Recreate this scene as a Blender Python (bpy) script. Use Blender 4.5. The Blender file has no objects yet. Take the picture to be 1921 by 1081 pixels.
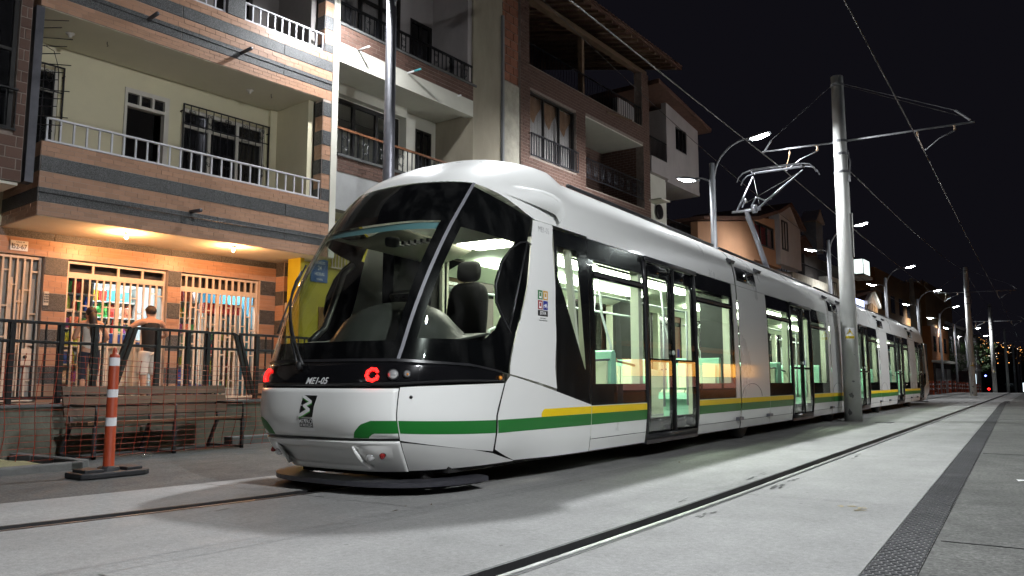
import bpy, bmesh, math, random, bisect
from mathutils import Vector, Matrix, Euler
random.seed(7)
R = math.radians
scene = bpy.context.scene
col = scene.collection

# ------------------------------------------------------------------ camera
cam_d = bpy.data.cameras.new('camera'); cam = bpy.data.objects.new('camera', cam_d); col.objects.link(cam)
cam.location = (0, 0, 0.95); cam.rotation_euler = (R(90 + 6.673), 0, R(33.365))
cam_d.sensor_width = 36.0; cam_d.lens = 36.0 * 1500 / 1921; cam_d.clip_start = 0.05; cam_d.clip_end = 3000
scene.camera = cam
# ------------------------------------------------------------------ night sky
world = bpy.data.worlds.new('World'); scene.world = world; world.use_nodes = True
wn = world.node_tree.nodes; wn['Background'].inputs[0].default_value = (0.30, 0.28, 0.42, 1); wn['Background'].inputs[1].default_value = 0.011
# ------------------------------------------------------------------ exposure and render settings
vs = scene.view_settings
scene.display_settings.display_device = 'sRGB'
vs.view_transform = 'Standard'; vs.look = 'None'; vs.exposure = 0.5; vs.gamma = 1.0; vs.use_curve_mapping = False
cy = scene.cycles
cy.use_denoising = True; cy.max_bounces = 7; cy.diffuse_bounces = 3; cy.glossy_bounces = 4; cy.transmission_bounces = 4
cy.transparent_max_bounces = 16; cy.caustics_reflective = False; cy.caustics_refractive = False
cy.sample_clamp_indirect = 4.0; cy.use_adaptive_sampling = True; cy.adaptive_threshold = 0.03
# street lamp power in watts (each lamp's light sits in its own builder below)
P_TALL, P_HI, P_LO, P_RIGHT = 900.0, 240.0, 460.0, 680.0

# ------------------------------------------------------------------ materials
MT = {}
def _new(name):
    m = bpy.data.materials.new(name); m.use_nodes = True
    nt = m.node_tree; b = nt.nodes['Principled BSDF']
    MT[name] = m
    return m, nt, b
def rgb(c): return (c[0], c[1], c[2], 1.0)
def mat(name, c, rough=0.6, metal=0.0, spec=0.5, var=0.0, scale=6.0, bump=0.0, bscale=60.0, coat=0.0, emit=None, es=0.0, rand=0.0, dark=None, stretch=None):
    """principled surface with fractal colour variation, fine relief and optional per-object shift"""
    m, nt, b = _new(name); N, L = nt.nodes, nt.links
    b.inputs['Base Color'].default_value = rgb(c); b.inputs['Roughness'].default_value = rough
    b.inputs['Metallic'].default_value = metal; b.inputs['Specular IOR Level'].default_value = spec
    b.inputs['Coat Weight'].default_value = coat; b.inputs['Coat Roughness'].default_value = 0.06
    if emit: b.inputs['Emission Color'].default_value = rgb(emit); b.inputs['Emission Strength'].default_value = es
    out = None
    if var > 0 or bump > 0:
        tc = N.new('ShaderNodeTexCoord'); vec = tc.outputs['Object']
        if stretch:
            mp = N.new('ShaderNodeMapping'); mp.inputs['Scale'].default_value = stretch; L.new(vec, mp.inputs[0]); vec = mp.outputs[0]
    if var > 0:
        n1 = N.new('ShaderNodeTexNoise'); n1.inputs['Scale'].default_value = scale; n1.inputs['Detail'].default_value = 7; n1.inputs['Roughness'].default_value = 0.65
        L.new(vec, n1.inputs['Vector'])
        rp = N.new('ShaderNodeValToRGB'); rp.color_ramp.elements[0].position = 0.32; rp.color_ramp.elements[1].position = 0.68
        d = dark or tuple(x * (1 - var) for x in c); li = tuple(min(1, x * (1 + var * 0.6)) for x in c)
        rp.color_ramp.elements[0].color = rgb(d); rp.color_ramp.elements[1].color = rgb(li)
        L.new(n1.outputs['Fac'], rp.inputs[0]); out = rp.outputs[0]
        rr = N.new('ShaderNodeMapRange'); rr.inputs[3].default_value = max(0.02, rough - 0.12 * min(1, var * 3)); rr.inputs[4].default_value = min(1, rough + 0.1)
        L.new(n1.outputs['Fac'], rr.inputs[0]); L.new(rr.outputs[0], b.inputs['Roughness'])
    if rand > 0:
        oi = N.new('ShaderNodeObjectInfo'); mr = N.new('ShaderNodeMapRange'); mr.inputs[3].default_value = 1 - rand; mr.inputs[4].default_value = 1 + rand
        L.new(oi.outputs['Random'], mr.inputs[0])
        mx = N.new('ShaderNodeVectorMath'); mx.operation = 'SCALE'
        if out: L.new(out, mx.inputs[0])
        else: mx.inputs[0].default_value = c
        L.new(mr.outputs[0], mx.inputs['Scale']); out = mx.outputs[0]
    if out: L.new(out, b.inputs['Base Color'])
    if bump > 0:
        n2 = N.new('ShaderNodeTexNoise'); n2.inputs['Scale'].default_value = bscale; n2.inputs['Detail'].default_value = 6
        L.new(vec, n2.inputs['Vector'])
        bp = N.new('ShaderNodeBump'); bp.inputs['Strength'].default_value = bump; bp.inputs['Distance'].default_value = 0.01
        L.new(n2.outputs['Fac'], bp.inputs['Height']); L.new(bp.outputs[0], b.inputs['Normal'])
    return m
def emat(name, c, s, base=(0.8, 0.8, 0.8)):
    return mat(name, base, 0.5, emit=c, es=s)
def glass(name, tint=(0.9, 0.93, 0.92), ior=1.5, rough=0.0, dirt=0.0):
    m, nt, b = _new(name); N, L = nt.nodes, nt.links
    N.remove(b); o = N['Material Output']
    tr = N.new('ShaderNodeBsdfTransparent'); tr.inputs[0].default_value = rgb(tint)
    gl = N.new('ShaderNodeBsdfGlossy'); gl.inputs['Roughness'].default_value = rough; gl.inputs[0].default_value = (1, 1, 1, 1)
    # Schlick reflectance, the same from both sides of the pane
    lw = N.new('ShaderNodeLayerWeight'); lw.inputs[0].default_value = 0.5
    pw = N.new('ShaderNodeMath'); pw.operation = 'POWER'; pw.inputs[1].default_value = 4.6; L.new(lw.outputs['Facing'], pw.inputs[0])
    f0 = ((ior - 1) / (ior + 1)) ** 2; fr = N.new('ShaderNodeMath'); fr.operation = 'MULTIPLY_ADD'; fr.inputs[1].default_value = 1 - f0; fr.inputs[2].default_value = f0; L.new(pw.outputs[0], fr.inputs[0])
    mx = N.new('ShaderNodeMixShader'); L.new(fr.outputs[0], mx.inputs[0]); L.new(tr.outputs[0], mx.inputs[1]); L.new(gl.outputs[0], mx.inputs[2])
    last = mx.outputs[0]
    if dirt > 0:
        df = N.new('ShaderNodeBsdfDiffuse'); df.inputs[0].default_value = (0.5, 0.5, 0.48, 1)
        tc = N.new('ShaderNodeTexCoord'); mp = N.new('ShaderNodeMapping'); mp.inputs['Scale'].default_value = (3, 3, 1.1); L.new(tc.outputs['Object'], mp.inputs[0])
        n1 = N.new('ShaderNodeTexNoise'); n1.inputs['Scale'].default_value = 2.2; n1.inputs['Detail'].default_value = 8; L.new(mp.outputs[0], n1.inputs['Vector'])
        mr = N.new('ShaderNodeMapRange'); mr.inputs[1].default_value = 0.45; mr.inputs[2].default_value = 0.8; mr.inputs[3].default_value = 0.0; mr.inputs[4].default_value = dirt
        L.new(n1.outputs['Fac'], mr.inputs[0])
        m2 = N.new('ShaderNodeMixShader'); L.new(mr.outputs[0], m2.inputs[0]); L.new(last, m2.inputs[1]); L.new(df.outputs[0], m2.inputs[2]); last = m2.outputs[0]
    L.new(last, o.inputs[0])
    return m
def ground_mat(name, c, var, speck, rough=0.85, spk_scale=180.0, stain=0.35, stretch=(1, 0.25, 1), streak=0.0):
    """paving: wide blotches, drawn-out drag marks, dark stains with their own outline and fine aggregate"""
    m, nt, b = _new(name); N, L = nt.nodes, nt.links
    tc = N.new('ShaderNodeTexCoord'); geo = tc.outputs['Object']
    def noise(scale, det, vec, rg=0.6):
        n = N.new('ShaderNodeTexNoise'); n.inputs['Scale'].default_value = scale; n.inputs['Detail'].default_value = det; n.inputs['Roughness'].default_value = rg; L.new(vec, n.inputs['Vector']); return n.outputs['Fac']
    def mrange(x, a0, a1, b0, b1):
        r = N.new('ShaderNodeMapRange'); r.inputs[1].default_value = a0; r.inputs[2].default_value = a1; r.inputs[3].default_value = b0; r.inputs[4].default_value = b1; L.new(x, r.inputs[0]); return r.outputs[0]
    def mul(a_, b_):
        r = N.new('ShaderNodeMath'); r.operation = 'MULTIPLY'; L.new(a_, r.inputs[0]); L.new(b_, r.inputs[1]); return r.outputs[0]
    mp = N.new('ShaderNodeMapping'); mp.inputs['Scale'].default_value = stretch; L.new(geo, mp.inputs[0])
    big = mrange(noise(0.7, 6, geo), 0.3, 0.7, 1 - var, 1 + var)
    drag = mrange(noise(2.6, 8, mp.outputs[0], 0.7), 0.3, 0.7, 1 - var * 0.8, 1 + var * 0.8)
    st = mrange(noise(0.9, 9, mp.outputs[0], 0.72), 0.60, 0.72, 1.0, 1 - stain)
    fine = noise(spk_scale, 3, geo, 0.8); fi = mrange(fine, 0.25, 0.75, 1 - speck, 1 + speck)
    mid = mrange(noise(26, 5, geo), 0.3, 0.7, 1 - speck * 0.5, 1 + speck * 0.5)
    vo = N.new('ShaderNodeTexVoronoi'); vo.inputs['Scale'].default_value = 3.1; L.new(geo, vo.inputs['Vector'])
    spots = mrange(vo.outputs['Distance'], 0.035, 0.05, 0.55, 1.0)
    f = mul(mul(mul(mul(mul(big, drag), st), fi), mid), spots)
    sc = N.new('ShaderNodeVectorMath'); sc.operation = 'SCALE'; sc.inputs[0].default_value = c; L.new(f, sc.inputs['Scale'])
    L.new(sc.outputs[0], b.inputs['Base Color'])
    b.inputs['Roughness'].default_value = rough
    L.new(mrange(noise(3, 6, geo), 0.3, 0.7, rough - 0.15, min(1, rough + 0.1)), b.inputs['Roughness'])
    bp = N.new('ShaderNodeBump'); bp.inputs['Strength'].default_value = 0.5; bp.inputs['Distance'].default_value = 0.004
    L.new(fine, bp.inputs['Height']); L.new(bp.outputs[0], b.inputs['Normal'])
    return m
def granite_mat(name, c):
    m, nt, b = _new(name); N, L = nt.nodes, nt.links
    tc = N.new('ShaderNodeTexCoord'); n = N.new('ShaderNodeTexVoronoi'); n.inputs['Scale'].default_value = 120; L.new(tc.outputs['Object'], n.inputs['Vector'])
    n2 = N.new('ShaderNodeTexNoise'); n2.inputs['Scale'].default_value = 3; n2.inputs['Detail'].default_value = 6; L.new(tc.outputs['Object'], n2.inputs['Vector'])
    rp = N.new('ShaderNodeValToRGB'); e = rp.color_ramp.elements
    e[0].position = 0.1; e[0].color = rgb([x * 0.35 for x in c]); e[1].position = 0.95; e[1].color = rgb([x * 2.1 for x in c])
    k = e.new(0.6); k.color = rgb(c)
    sep = N.new('ShaderNodeSeparateColor'); L.new(n.outputs['Color'], sep.inputs[0]); L.new(sep.outputs[0], rp.inputs[0])
    mx = N.new('ShaderNodeVectorMath'); mx.operation = 'SCALE'; mr = N.new('ShaderNodeMapRange'); mr.inputs[3].default_value = 0.75; mr.inputs[4].default_value = 1.25
    L.new(n2.outputs['Fac'], mr.inputs[0]); L.new(rp.outputs[0], mx.inputs[0]); L.new(mr.outputs[0], mx.inputs['Scale']); L.new(mx.outputs[0], b.inputs['Base Color'])
    b.inputs['Roughness'].default_value = 0.55
    bp = N.new('ShaderNodeBump'); bp.inputs['Strength'].default_value = 0.35; bp.inputs['Distance'].default_value = 0.004; L.new(n.outputs['Distance'], bp.inputs['Height']); L.new(bp.outputs[0], b.inputs['Normal'])
    return m

mat('tram_white', (0.76, 0.765, 0.745), 0.24, spec=0.5, coat=0.5, var=0.02, scale=0.8)
mat('tram_white_low', (0.73, 0.73, 0.71), 0.32, spec=0.5, coat=0.3, var=0.05, scale=1.3)
mat('tram_green', (0.010, 0.16, 0.022), 0.35, spec=0.3, coat=0.1, var=0.04, scale=2)
mat('tram_yellow', (0.85, 0.60, 0.008), 0.4, spec=0.3, coat=0.1, var=0.04, scale=2)
mat('frit_black', (0.006, 0.006, 0.007), 0.12, coat=0.3)
mat('rubber', (0.012, 0.012, 0.013), 0.55, bump=0.15, var=0.2)
mat('dark_trim', (0.02, 0.02, 0.022), 0.3, var=0.2)
mat('grey_trim', (0.16, 0.16, 0.18), 0.4, var=0.1)
mat('sun_strip', (0.16, 0.33, 0.38), 0.5)
mat('under', (0.012, 0.011, 0.011), 0.8, var=0.3)
mat('plate_grey', (0.055, 0.055, 0.065), 0.4, metal=0.3, var=0.25, scale=5)
mat('dash', (0.06, 0.063, 0.057), 0.42, var=0.12, bump=0.1, bscale=200)
mat('dash_light', (0.20, 0.205, 0.19), 0.5, var=0.08)
mat('cab_cream', (0.40, 0.39, 0.30), 0.5, var=0.06)
mat('cab_grey', (0.42, 0.42, 0.40), 0.45, var=0.06)
mat('seat_black', (0.007, 0.007, 0.007), 0.85, spec=0.25, var=0.2, bump=0.2, bscale=250)
mat('seat_mint', (0.34, 0.68, 0.50), 0.45, var=0.05)
mat('seat_pad', (0.62, 0.68, 0.50), 0.5, var=0.05)
mat('inner_cream', (0.62, 0.64, 0.52), 0.5, var=0.06)
mat('inner_grey', (0.30, 0.31, 0.30), 0.5, var=0.08)
mat('inner_floor', (0.10, 0.11, 0.11), 0.6, var=0.15)
mat('bellows', (0.035, 0.036, 0.036), 0.7, var=0.2)
mat('rail_pipe', (0.50, 0.54, 0.54), 0.3, metal=0.1)
glass('tram_glass', (0.93, 0.97, 0.94), 1.52, dirt=0.02)
glass('screen_glass', (0.70, 0.74, 0.70), 1.66, dirt=0.03)
glass('house_glass', (0.94, 0.95, 0.95), 1.5, dirt=0.02)
emat('tram_lamp', (0.86, 1.0, 0.80), 17.0); emat('added_orange_glow', (1.0, 0.42, 0.03), 2.3); emat('added_orange_glow_dim', (1.0, 0.12, 0.02), 0.28)  # both oranges glow on the added shopfront that only the tram windows reflect
emat('cab_lamp', (1.0, 1.0, 0.86), 18.0)
emat('tail_red', (1.0, 0.012, 0.010), 3.2, (0.2, 0.01, 0.01))
mat('lens_clear', (0.75, 0.75, 0.75), 0.08, metal=0.7)
mat('lens_amber', (0.75, 0.26, 0.02), 0.15, coat=0.5)
mat('lens_red', (0.20, 0.008, 0.008), 0.12, coat=0.5)
mat('decal_white', (0.8, 0.8, 0.8), 0.4)
mat('decal_black', (0.006, 0.006, 0.006), 0.35)
mat('decal_green', (0.06, 0.36, 0.05), 0.4)
mat('decal_grey', (0.45, 0.45, 0.45), 0.4)
mat('decal_dkgreen', (0.01, 0.16, 0.03), 0.4); mat('decal_amber', (0.55, 0.28, 0.01), 0.4); mat('decal_red', (0.28, 0.01, 0.015), 0.4); mat('decal_blue', (0.01, 0.02, 0.22), 0.4)
ground_mat('concrete', (0.232, 0.231, 0.226), 0.13, 0.34, spk_scale=95, stain=0.38)
ground_mat('concrete_band', (0.207, 0.207, 0.203), 0.16, 0.40, spk_scale=95, stain=0.3)
ground_mat('asphalt', (0.065, 0.065, 0.063), 0.28, 0.75, spk_scale=55, stain=0.35)
ground_mat('paving_dark', (0.080, 0.080, 0.075), 0.25, 0.8, spk_scale=48, stain=0.3, stretch=(1, 1, 1))
ground_mat('tactile', (0.055, 0.055, 0.058), 0.2, 0.4, stain=0.2, stretch=(1, 1, 1)); ground_mat('tactile_gap', (0.19, 0.19, 0.185), 0.2, 0.4, stain=0.2, stretch=(1, 1, 1))
ground_mat('earth', (0.20, 0.19, 0.10), 0.25, 0.35, spk_scale=60, stretch=(1, 1, 1))
ground_mat('far_ground', (0.05, 0.05, 0.05), 0.2, 0.2)
ground_mat('walkway', (0.20, 0.19, 0.18), 0.15, 0.2, stretch=(1, 1, 1))
mat('wall_concrete', (0.12, 0.12, 0.092), 0.85, var=0.4, scale=2.2, bump=0.4, bscale=40)
mat('kerb', (0.105, 0.105, 0.103), 0.85, var=0.25, scale=5, bump=0.3)
mat('rail_steel', (0.52, 0.52, 0.51), 0.38, metal=1.0, var=0.35, scale=14, stretch=(4, 0.3, 1))
mat('paint_mark', (0.30, 0.25, 0.14), 0.8, var=0.3, scale=30); mat('groove', (0.03, 0.03, 0.031), 0.6, var=0.4, scale=8); mat('groove_floor', (0.16, 0.165, 0.16), 0.4, var=0.4, scale=10, stretch=(5, 0.4, 1))
mat('galv', (0.23, 0.235, 0.25), 0.45, metal=0.3, var=0.15, scale=4, stretch=(1, 1, 0.4)); mat('panto', (0.24, 0.245, 0.27), 0.4, metal=0.6, var=0.2, scale=9)
mat('post_dark', (0.10, 0.10, 0.115), 0.4, metal=0.5, var=0.2, scale=9, bump=0.15, bscale=90)
mat('pole_white', (0.68, 0.69, 0.66), 0.45, var=0.10, scale=3, stretch=(1, 1, 0.35))
mat('pole_scuff', (0.23, 0.23, 0.23), 0.7, var=0.3, scale=12)
mat('wire', (0.11, 0.105, 0.10), 0.5, metal=0.6)
mat('insul', (0.22, 0.15, 0.09), 0.4)
mat('iron', (0.010, 0.010, 0.012), 0.4, metal=0.2, var=0.3, scale=18)
mat('iron_grey', (0.06, 0.06, 0.07), 0.35, metal=0.5, var=0.2, scale=18)
mat('railing_white', (0.62, 0.62, 0.66), 0.4, var=0.08, scale=9)
mat('railing_wood', (0.20, 0.08, 0.035), 0.5, var=0.2, scale=7)
mat('grille_cream', (0.66, 0.55, 0.45), 0.5, var=0.12, scale=8)
mat('tile_wood', (0.40, 0.23, 0.15), 0.36, var=0.20, scale=8, rand=0.12, stretch=(1, 0.25, 3), bump=0.08)
mat('grout', (0.45, 0.37, 0.32), 0.8, var=0.15)
granite_mat('granite', (0.065, 0.066, 0.068))
mat('joint_white', (0.62, 0.62, 0.62), 0.7)
mat('brick', (0.115, 0.062, 0.046), 0.8, var=0.25, scale=14, rand=0.16, bump=0.3, bscale=70)
mat('brick_raw', (0.30, 0.12, 0.07), 0.85, var=0.3, scale=11, rand=0.15, bump=0.4, bscale=60)
mat('mortar', (0.27, 0.22, 0.19), 0.9, var=0.25, scale=9, bump=0.3)
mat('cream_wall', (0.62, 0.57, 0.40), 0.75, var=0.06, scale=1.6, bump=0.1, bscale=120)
mat('ceiling_cream', (0.66, 0.62, 0.50), 0.8, var=0.05, scale=1.3)
mat('white_wall', (0.66, 0.64, 0.56), 0.75, var=0.07, scale=1.5, bump=0.1, bscale=100)
mat('beige_wall', (0.33, 0.29, 0.22), 0.85, var=0.18, scale=2.0, bump=0.25, bscale=60, stretch=(1, 1, 0.4))
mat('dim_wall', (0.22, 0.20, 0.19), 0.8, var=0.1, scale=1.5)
mat('raw_concrete', (0.42, 0.39, 0.32), 0.9, var=0.3, scale=3.0, bump=0.35, bscale=25)
mat('grey_wall', (0.36, 0.36, 0.36), 0.85, var=0.12, scale=2.2)
mat('pinkish_wall', (0.44, 0.40, 0.39), 0.85, var=0.14, scale=1.4, stretch=(1, 1, 0.5), bump=0.15)
mat('orange_wall', (0.42, 0.22, 0.12), 0.85, var=0.12, scale=0.9)
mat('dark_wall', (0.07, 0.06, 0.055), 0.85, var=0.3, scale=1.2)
mat('ochre_wall', (0.20, 0.10, 0.03), 0.85, var=0.2, scale=0.5)
mat('blue_wall', (0.20, 0.25, 0.33), 0.8, var=0.15)
mat('rust_wall', (0.42, 0.15, 0.04), 0.8, var=0.2, scale=0.8)
mat('yellow_wall', (0.42, 0.36, 0.010), 0.6, var=0.10, scale=2)
mat('roof_tile', (0.14, 0.07, 0.05), 0.85, var=0.35, scale=5, bump=0.4)
mat('timber', (0.16, 0.10, 0.06), 0.75, var=0.25, scale=8, stretch=(1, 0.2, 1))
mat('bench_wood', (0.085, 0.043, 0.02), 0.5, var=0.3, scale=7, rand=0.15, stretch=(4, 0.35, 4), bump=0.15, bscale=50)
mat('window_dark', (0.012, 0.012, 0.013), 0.08, coat=0.3)
mat('frame_dark', (0.015, 0.013, 0.012), 0.45)
mat('frame_white', (0.55, 0.52, 0.47), 0.5, var=0.08)
mat('curtain', (0.42, 0.38, 0.37), 0.85, var=0.12, scale=6); mat('curtain_red', (0.30, 0.035, 0.02), 0.8, var=0.25, scale=5, stretch=(1, 3, 0.3)); mat('curtain_gold', (0.30, 0.17, 0.10), 0.8, var=0.2)
mat('door_dark', (0.007, 0.006, 0.006), 0.9, spec=0.1)
mat('orange_plastic', (0.32, 0.045, 0.013), 0.42, var=0.10, scale=6)
mat('net_orange', (0.24, 0.028, 0.010), 0.4, var=0.2)
mat('reflector', (0.62, 0.62, 0.64), 0.35)
mat('black_plastic', (0.012, 0.012, 0.014), 0.6, var=0.25, scale=12, bump=0.15)
mat('skin', (0.46, 0.24, 0.15), 0.55, var=0.06)
mat('hair', (0.022, 0.013, 0.010), 0.5, var=0.3, scale=30, bump=0.4, bscale=120)
mat('cloth_white', (0.66, 0.60, 0.53), 0.85, var=0.10, scale=9); mat('cloth_black', (0.010, 0.010, 0.011), 0.85, var=0.2); mat('cloth_denim', (0.02, 0.024, 0.04), 0.85, var=0.2); mat('shoe', (0.45, 0.40, 0.36), 0.7)
mat('shop_wall', (0.55, 0.60, 0.62), 0.7, var=0.05); mat('shop_shelf', (0.45, 0.45, 0.43), 0.5); mat('shop_blue', (0.05, 0.22, 0.34), 0.6, var=0.05)
emat('shop_tube', (0.90, 1.0, 1.0), 160.0); emat('bulb', (1.0, 0.62, 0.32), 60.0)
emat('led_head', (0.93, 0.97, 1.0), 90.0); emat('sign_white', (0.85, 1.0, 0.95), 1.1); emat('sign_blue', (0.55, 0.62, 1.0), 2.4); emat('far_shop', (0.7, 0.9, 1.0), 2.0); emat('city_amber', (1.0, 0.42, 0.10), 3.5); emat('city_white', (1.0, 0.85, 0.7), 3.0); emat('blue_led', (0.12, 0.16, 1.0), 12.0)
mat('sign_blue_paint', (0.03, 0.10, 0.30), 0.5, var=0.05); mat('sign_yellow', (0.75, 0.58, 0.01), 0.45)
mat('hill', (0.012, 0.013, 0.012), 0.95, var=0.4, scale=0.02)
mat('leaf', (0.06, 0.11, 0.035), 0.6, var=0.35, scale=2.5); mat('bark', (0.07, 0.055, 0.04), 0.9, var=0.3)
GOODS = []
for i, c in enumerate([(0.70, 0.06, 0.04), (0.75, 0.45, 0.03), (0.05, 0.30, 0.06), (0.03, 0.10, 0.50), (0.75, 0.72, 0.66), (0.25, 0.05, 0.22), (0.08, 0.45, 0.50), (0.20, 0.09, 0.03), (0.55, 0.65, 0.08), (0.70, 0.20, 0.10)]):
    mat('goods%d' % i, c, 0.35, var=0.35, scale=22, dark=tuple(x * 0.25 for x in c)); GOODS.append('goods%d' % i)
GOODN = ['red', 'orange', 'green', 'blue', 'white', 'purple', 'turquoise', 'brown', 'lime', 'coral']

# ------------------------------------------------------------------ mesh builder
class MB:
    def __init__(s): s.v = []; s.f = []; s.m = []
    def add(s, vs_, fs, m=0):
        o = len(s.v); s.v += [tuple(p) for p in vs_]; s.f += [tuple(i + o for i in f) for f in fs]; s.m += [m] * len(fs); return s
    def box(s, x0, x1, y0, y1, z0, z1, m=0):
        return s.add([(x0, y0, z0), (x1, y0, z0), (x1, y1, z0), (x0, y1, z0), (x0, y0, z1), (x1, y0, z1), (x1, y1, z1), (x0, y1, z1)],
                     [(0, 3, 2, 1), (4, 5, 6, 7), (0, 1, 5, 4), (1, 2, 6, 5), (2, 3, 7, 6), (3, 0, 4, 7)], m)
    def obox(s, c, size, e=(0, 0, 0), m=0):
        M = Matrix.Translation(c) @ Euler(e).to_matrix().to_4x4(); a, b, d = [k / 2 for k in size]
        q = [M @ Vector(p) for p in [(-a, -b, -d), (a, -b, -d), (a, b, -d), (-a, b, -d), (-a, -b, d), (a, -b, d), (a, b, d), (-a, b, d)]]
        return s.add(q, [(0, 3, 2, 1), (4, 5, 6, 7), (0, 1, 5, 4), (1, 2, 6, 5), (2, 3, 7, 6), (3, 0, 4, 7)], m)
    def bar(s, p, q, w, h, m=0):
        """rectangular bar from p to q"""
        p = Vector(p); q = Vector(q); d = (q - p).normalized(); up = Vector((0, 0, 1)) if abs(d.z) < 0.95 else Vector((1, 0, 0))
        a = d.cross(up).normalized() * (w / 2); b = a.cross(d).normalized() * (h / 2)
        vv = [p - a - b, p + a - b, p + a + b, p - a + b, q - a - b, q + a - b, q + a + b, q - a + b]
        return s.add(vv, [(0, 3, 2, 1), (4, 5, 6, 7), (0, 1, 5, 4), (1, 2, 6, 5), (2, 3, 7, 6), (3, 0, 4, 7)], m)
    def tube(s, pts, r, n=6, m=0, caps=True):
        pts = [Vector(p) for p in pts]; rs = r if isinstance(r, (list, tuple)) else [r] * len(pts)
        vv = []; prev = None
        for i, p in enumerate(pts):
            d = (pts[min(i + 1, len(pts) - 1)] - pts[max(i - 1, 0)]).normalized()
            if prev is None:
                up = Vector((0, 0, 1)) if abs(d.z) < 0.9 else Vector((1, 0, 0)); a = d.cross(up).normalized()
            else:
                a = (prev - d * prev.dot(d)).normalized()
            prev = a; b = d.cross(a)
            for k in range(n):
                t = 2 * math.pi * k / n; vv.append(p + (a * math.cos(t) + b * math.sin(t)) * rs[i])
        ff = []
        for i in range(len(pts) - 1):
            for k in range(n):
                k2 = (k + 1) % n; ff.append((i * n + k, i * n + k2, (i + 1) * n + k2, (i + 1) * n + k))
        if caps: ff.append(tuple(range(n))[::-1]); ff.append(tuple(range((len(pts) - 1) * n, len(pts) * n)))
        return s.add(vv, ff, m)
    def lathe(s, prof, n=16, c=(0, 0, 0), m=0, M=None):
        vv = []
        for r, z in prof:
            for k in range(n):
                t = 2 * math.pi * k / n; p = Vector((r * math.cos(t), r * math.sin(t), z)); p = (M @ p) if M else p + Vector(c); vv.append(p)
        ff = []
        for i in range(len(prof) - 1):
            for k in range(n):
                k2 = (k + 1) % n; ff.append((i * n + k, i * n + k2, (i + 1) * n + k2, (i + 1) * n + k))
        ff.append(tuple(range(n))[::-1]); ff.append(tuple(range((len(prof) - 1) * n, len(prof) * n)))
        return s.add(vv, ff, m)
    def prism(s, poly, ax, a0, a1, m=0):
        """polygon (two coords) extruded along axis ax from a0 to a1"""
        def P(u, w, t): return (t, u, w) if ax == 0 else ((u, t, w) if ax == 1 else (u, w, t))
        n = len(poly); vv = [P(u, w, a0) for u, w in poly] + [P(u, w, a1) for u, w in poly]
        ff = [tuple(range(n))[::-1], tuple(range(n, 2 * n))] + [(i, (i + 1) % n, n + (i + 1) % n, n + i) for i in range(n)]
        return s.add(vv, ff, m)
    def grid(s, P, m=0, flip=False):
        nr = len(P); nc = len(P[0]); vv = [p for row in P for p in row]; ff = []
        for i in range(nr - 1):
            for j in range(nc - 1):
                q = (i * nc + j, i * nc + j + 1, (i + 1) * nc + j + 1, (i + 1) * nc + j); ff.append(q[::-1] if flip else q)
        return s.add(vv, ff, m)
    def mesh(s, name, mats, smooth=False, off=None, fix=True):
        me = bpy.data.meshes.new(name)
        v = s.v if off is None else [(p[0] - off[0], p[1] - off[1], p[2] - off[2]) for p in s.v]
        me.from_pydata(v, [], s.f)
        for m in (mats if isinstance(mats, (list, tuple)) else [mats]): me.materials.append(MT[m])
        if len(set(s.m)) > 1: me.polygons.foreach_set('material_index', s.m)
        if fix:
            bm = bmesh.new(); bm.from_mesh(me); bmesh.ops.recalc_face_normals(bm, faces=bm.faces); bm.to_mesh(me); bm.free()
        if smooth: me.polygons.foreach_set('use_smooth', [True] * len(me.polygons))
        me.update(); return me
    def build(s, name, mats, parent=None, smooth=False, off=None, bevel=0, thick=0, fix=True, loc=None, rotz=0):
        o = bpy.data.objects.new(name, s.mesh(name, mats, smooth, off, fix)); col.objects.link(o)
        if parent is not None: o.parent = parent
        if loc is not None: o.location = loc
        if rotz: o.rotation_euler = (0, 0, rotz)
        if thick:
            md = o.modifiers.new('solid', 'SOLIDIFY'); md.thickness = thick; md.offset = -1
        if bevel:
            md = o.modifiers.new('bevel', 'BEVEL'); md.width = bevel; md.segments = 2; md.limit_method = 'ANGLE'
        return o
def auto_smooth(o, ang=40):
    o.data.polygons.foreach_set('use_smooth', [True] * len(o.data.polygons))
    try: o.data.set_sharp_from_angle(angle=R(ang))
    except Exception: pass
    return o
def tag(o, label, cat, group=None, kind=None):
    if label: o['label'] = label
    if cat: o['category'] = cat
    if group: o['group'] = group
    if kind: o['kind'] = kind
    return o
def thing(name, label, cat, loc=(0, 0, 0), rotz=0, group=None):
    o = bpy.data.objects.new(name, None); col.objects.link(o); o.location = loc; o.rotation_euler = (0, 0, rotz); o.empty_display_size = 0.2
    return tag(o, label, cat, group)
def struct(o): o['kind'] = 'structure'; return o
def inst(name, me, parent, loc, rot=(0, 0, 0), scale=(1, 1, 1)):
    o = bpy.data.objects.new(name, me); col.objects.link(o); o.parent = parent; o.location = loc; o.rotation_euler = rot; o.scale = scale; return o
def copy_tree(o, parent=None):
    c = o.copy(); col.objects.link(c); c.parent = parent
    for ch in list(o.children): copy_tree(ch, c)
    return c
def text(name, body, size, m, parent, M, ext=0.001, shear=0.0, align='CENTER', sx=1.0, bold=0.0):
    cu = bpy.data.curves.new(name, 'FONT'); cu.body = body; cu.size = size; cu.extrude = ext; cu.align_x = align; cu.align_y = 'CENTER'; cu.shear = shear; cu.offset = bold; cu.resolution_u = 3
    t = bpy.data.objects.new(name, cu); col.objects.link(t)
    dg = bpy.context.evaluated_depsgraph_get(); me = bpy.data.meshes.new_from_object(t.evaluated_get(dg)); bpy.data.objects.remove(t)
    me.transform(Matrix.Diagonal((sx, 1, 1, 1))); me.materials.clear(); me.materials.append(MT[m])
    o = bpy.data.objects.new(name, me); col.objects.link(o); o.parent = parent; o.matrix_local = M; return o
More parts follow.
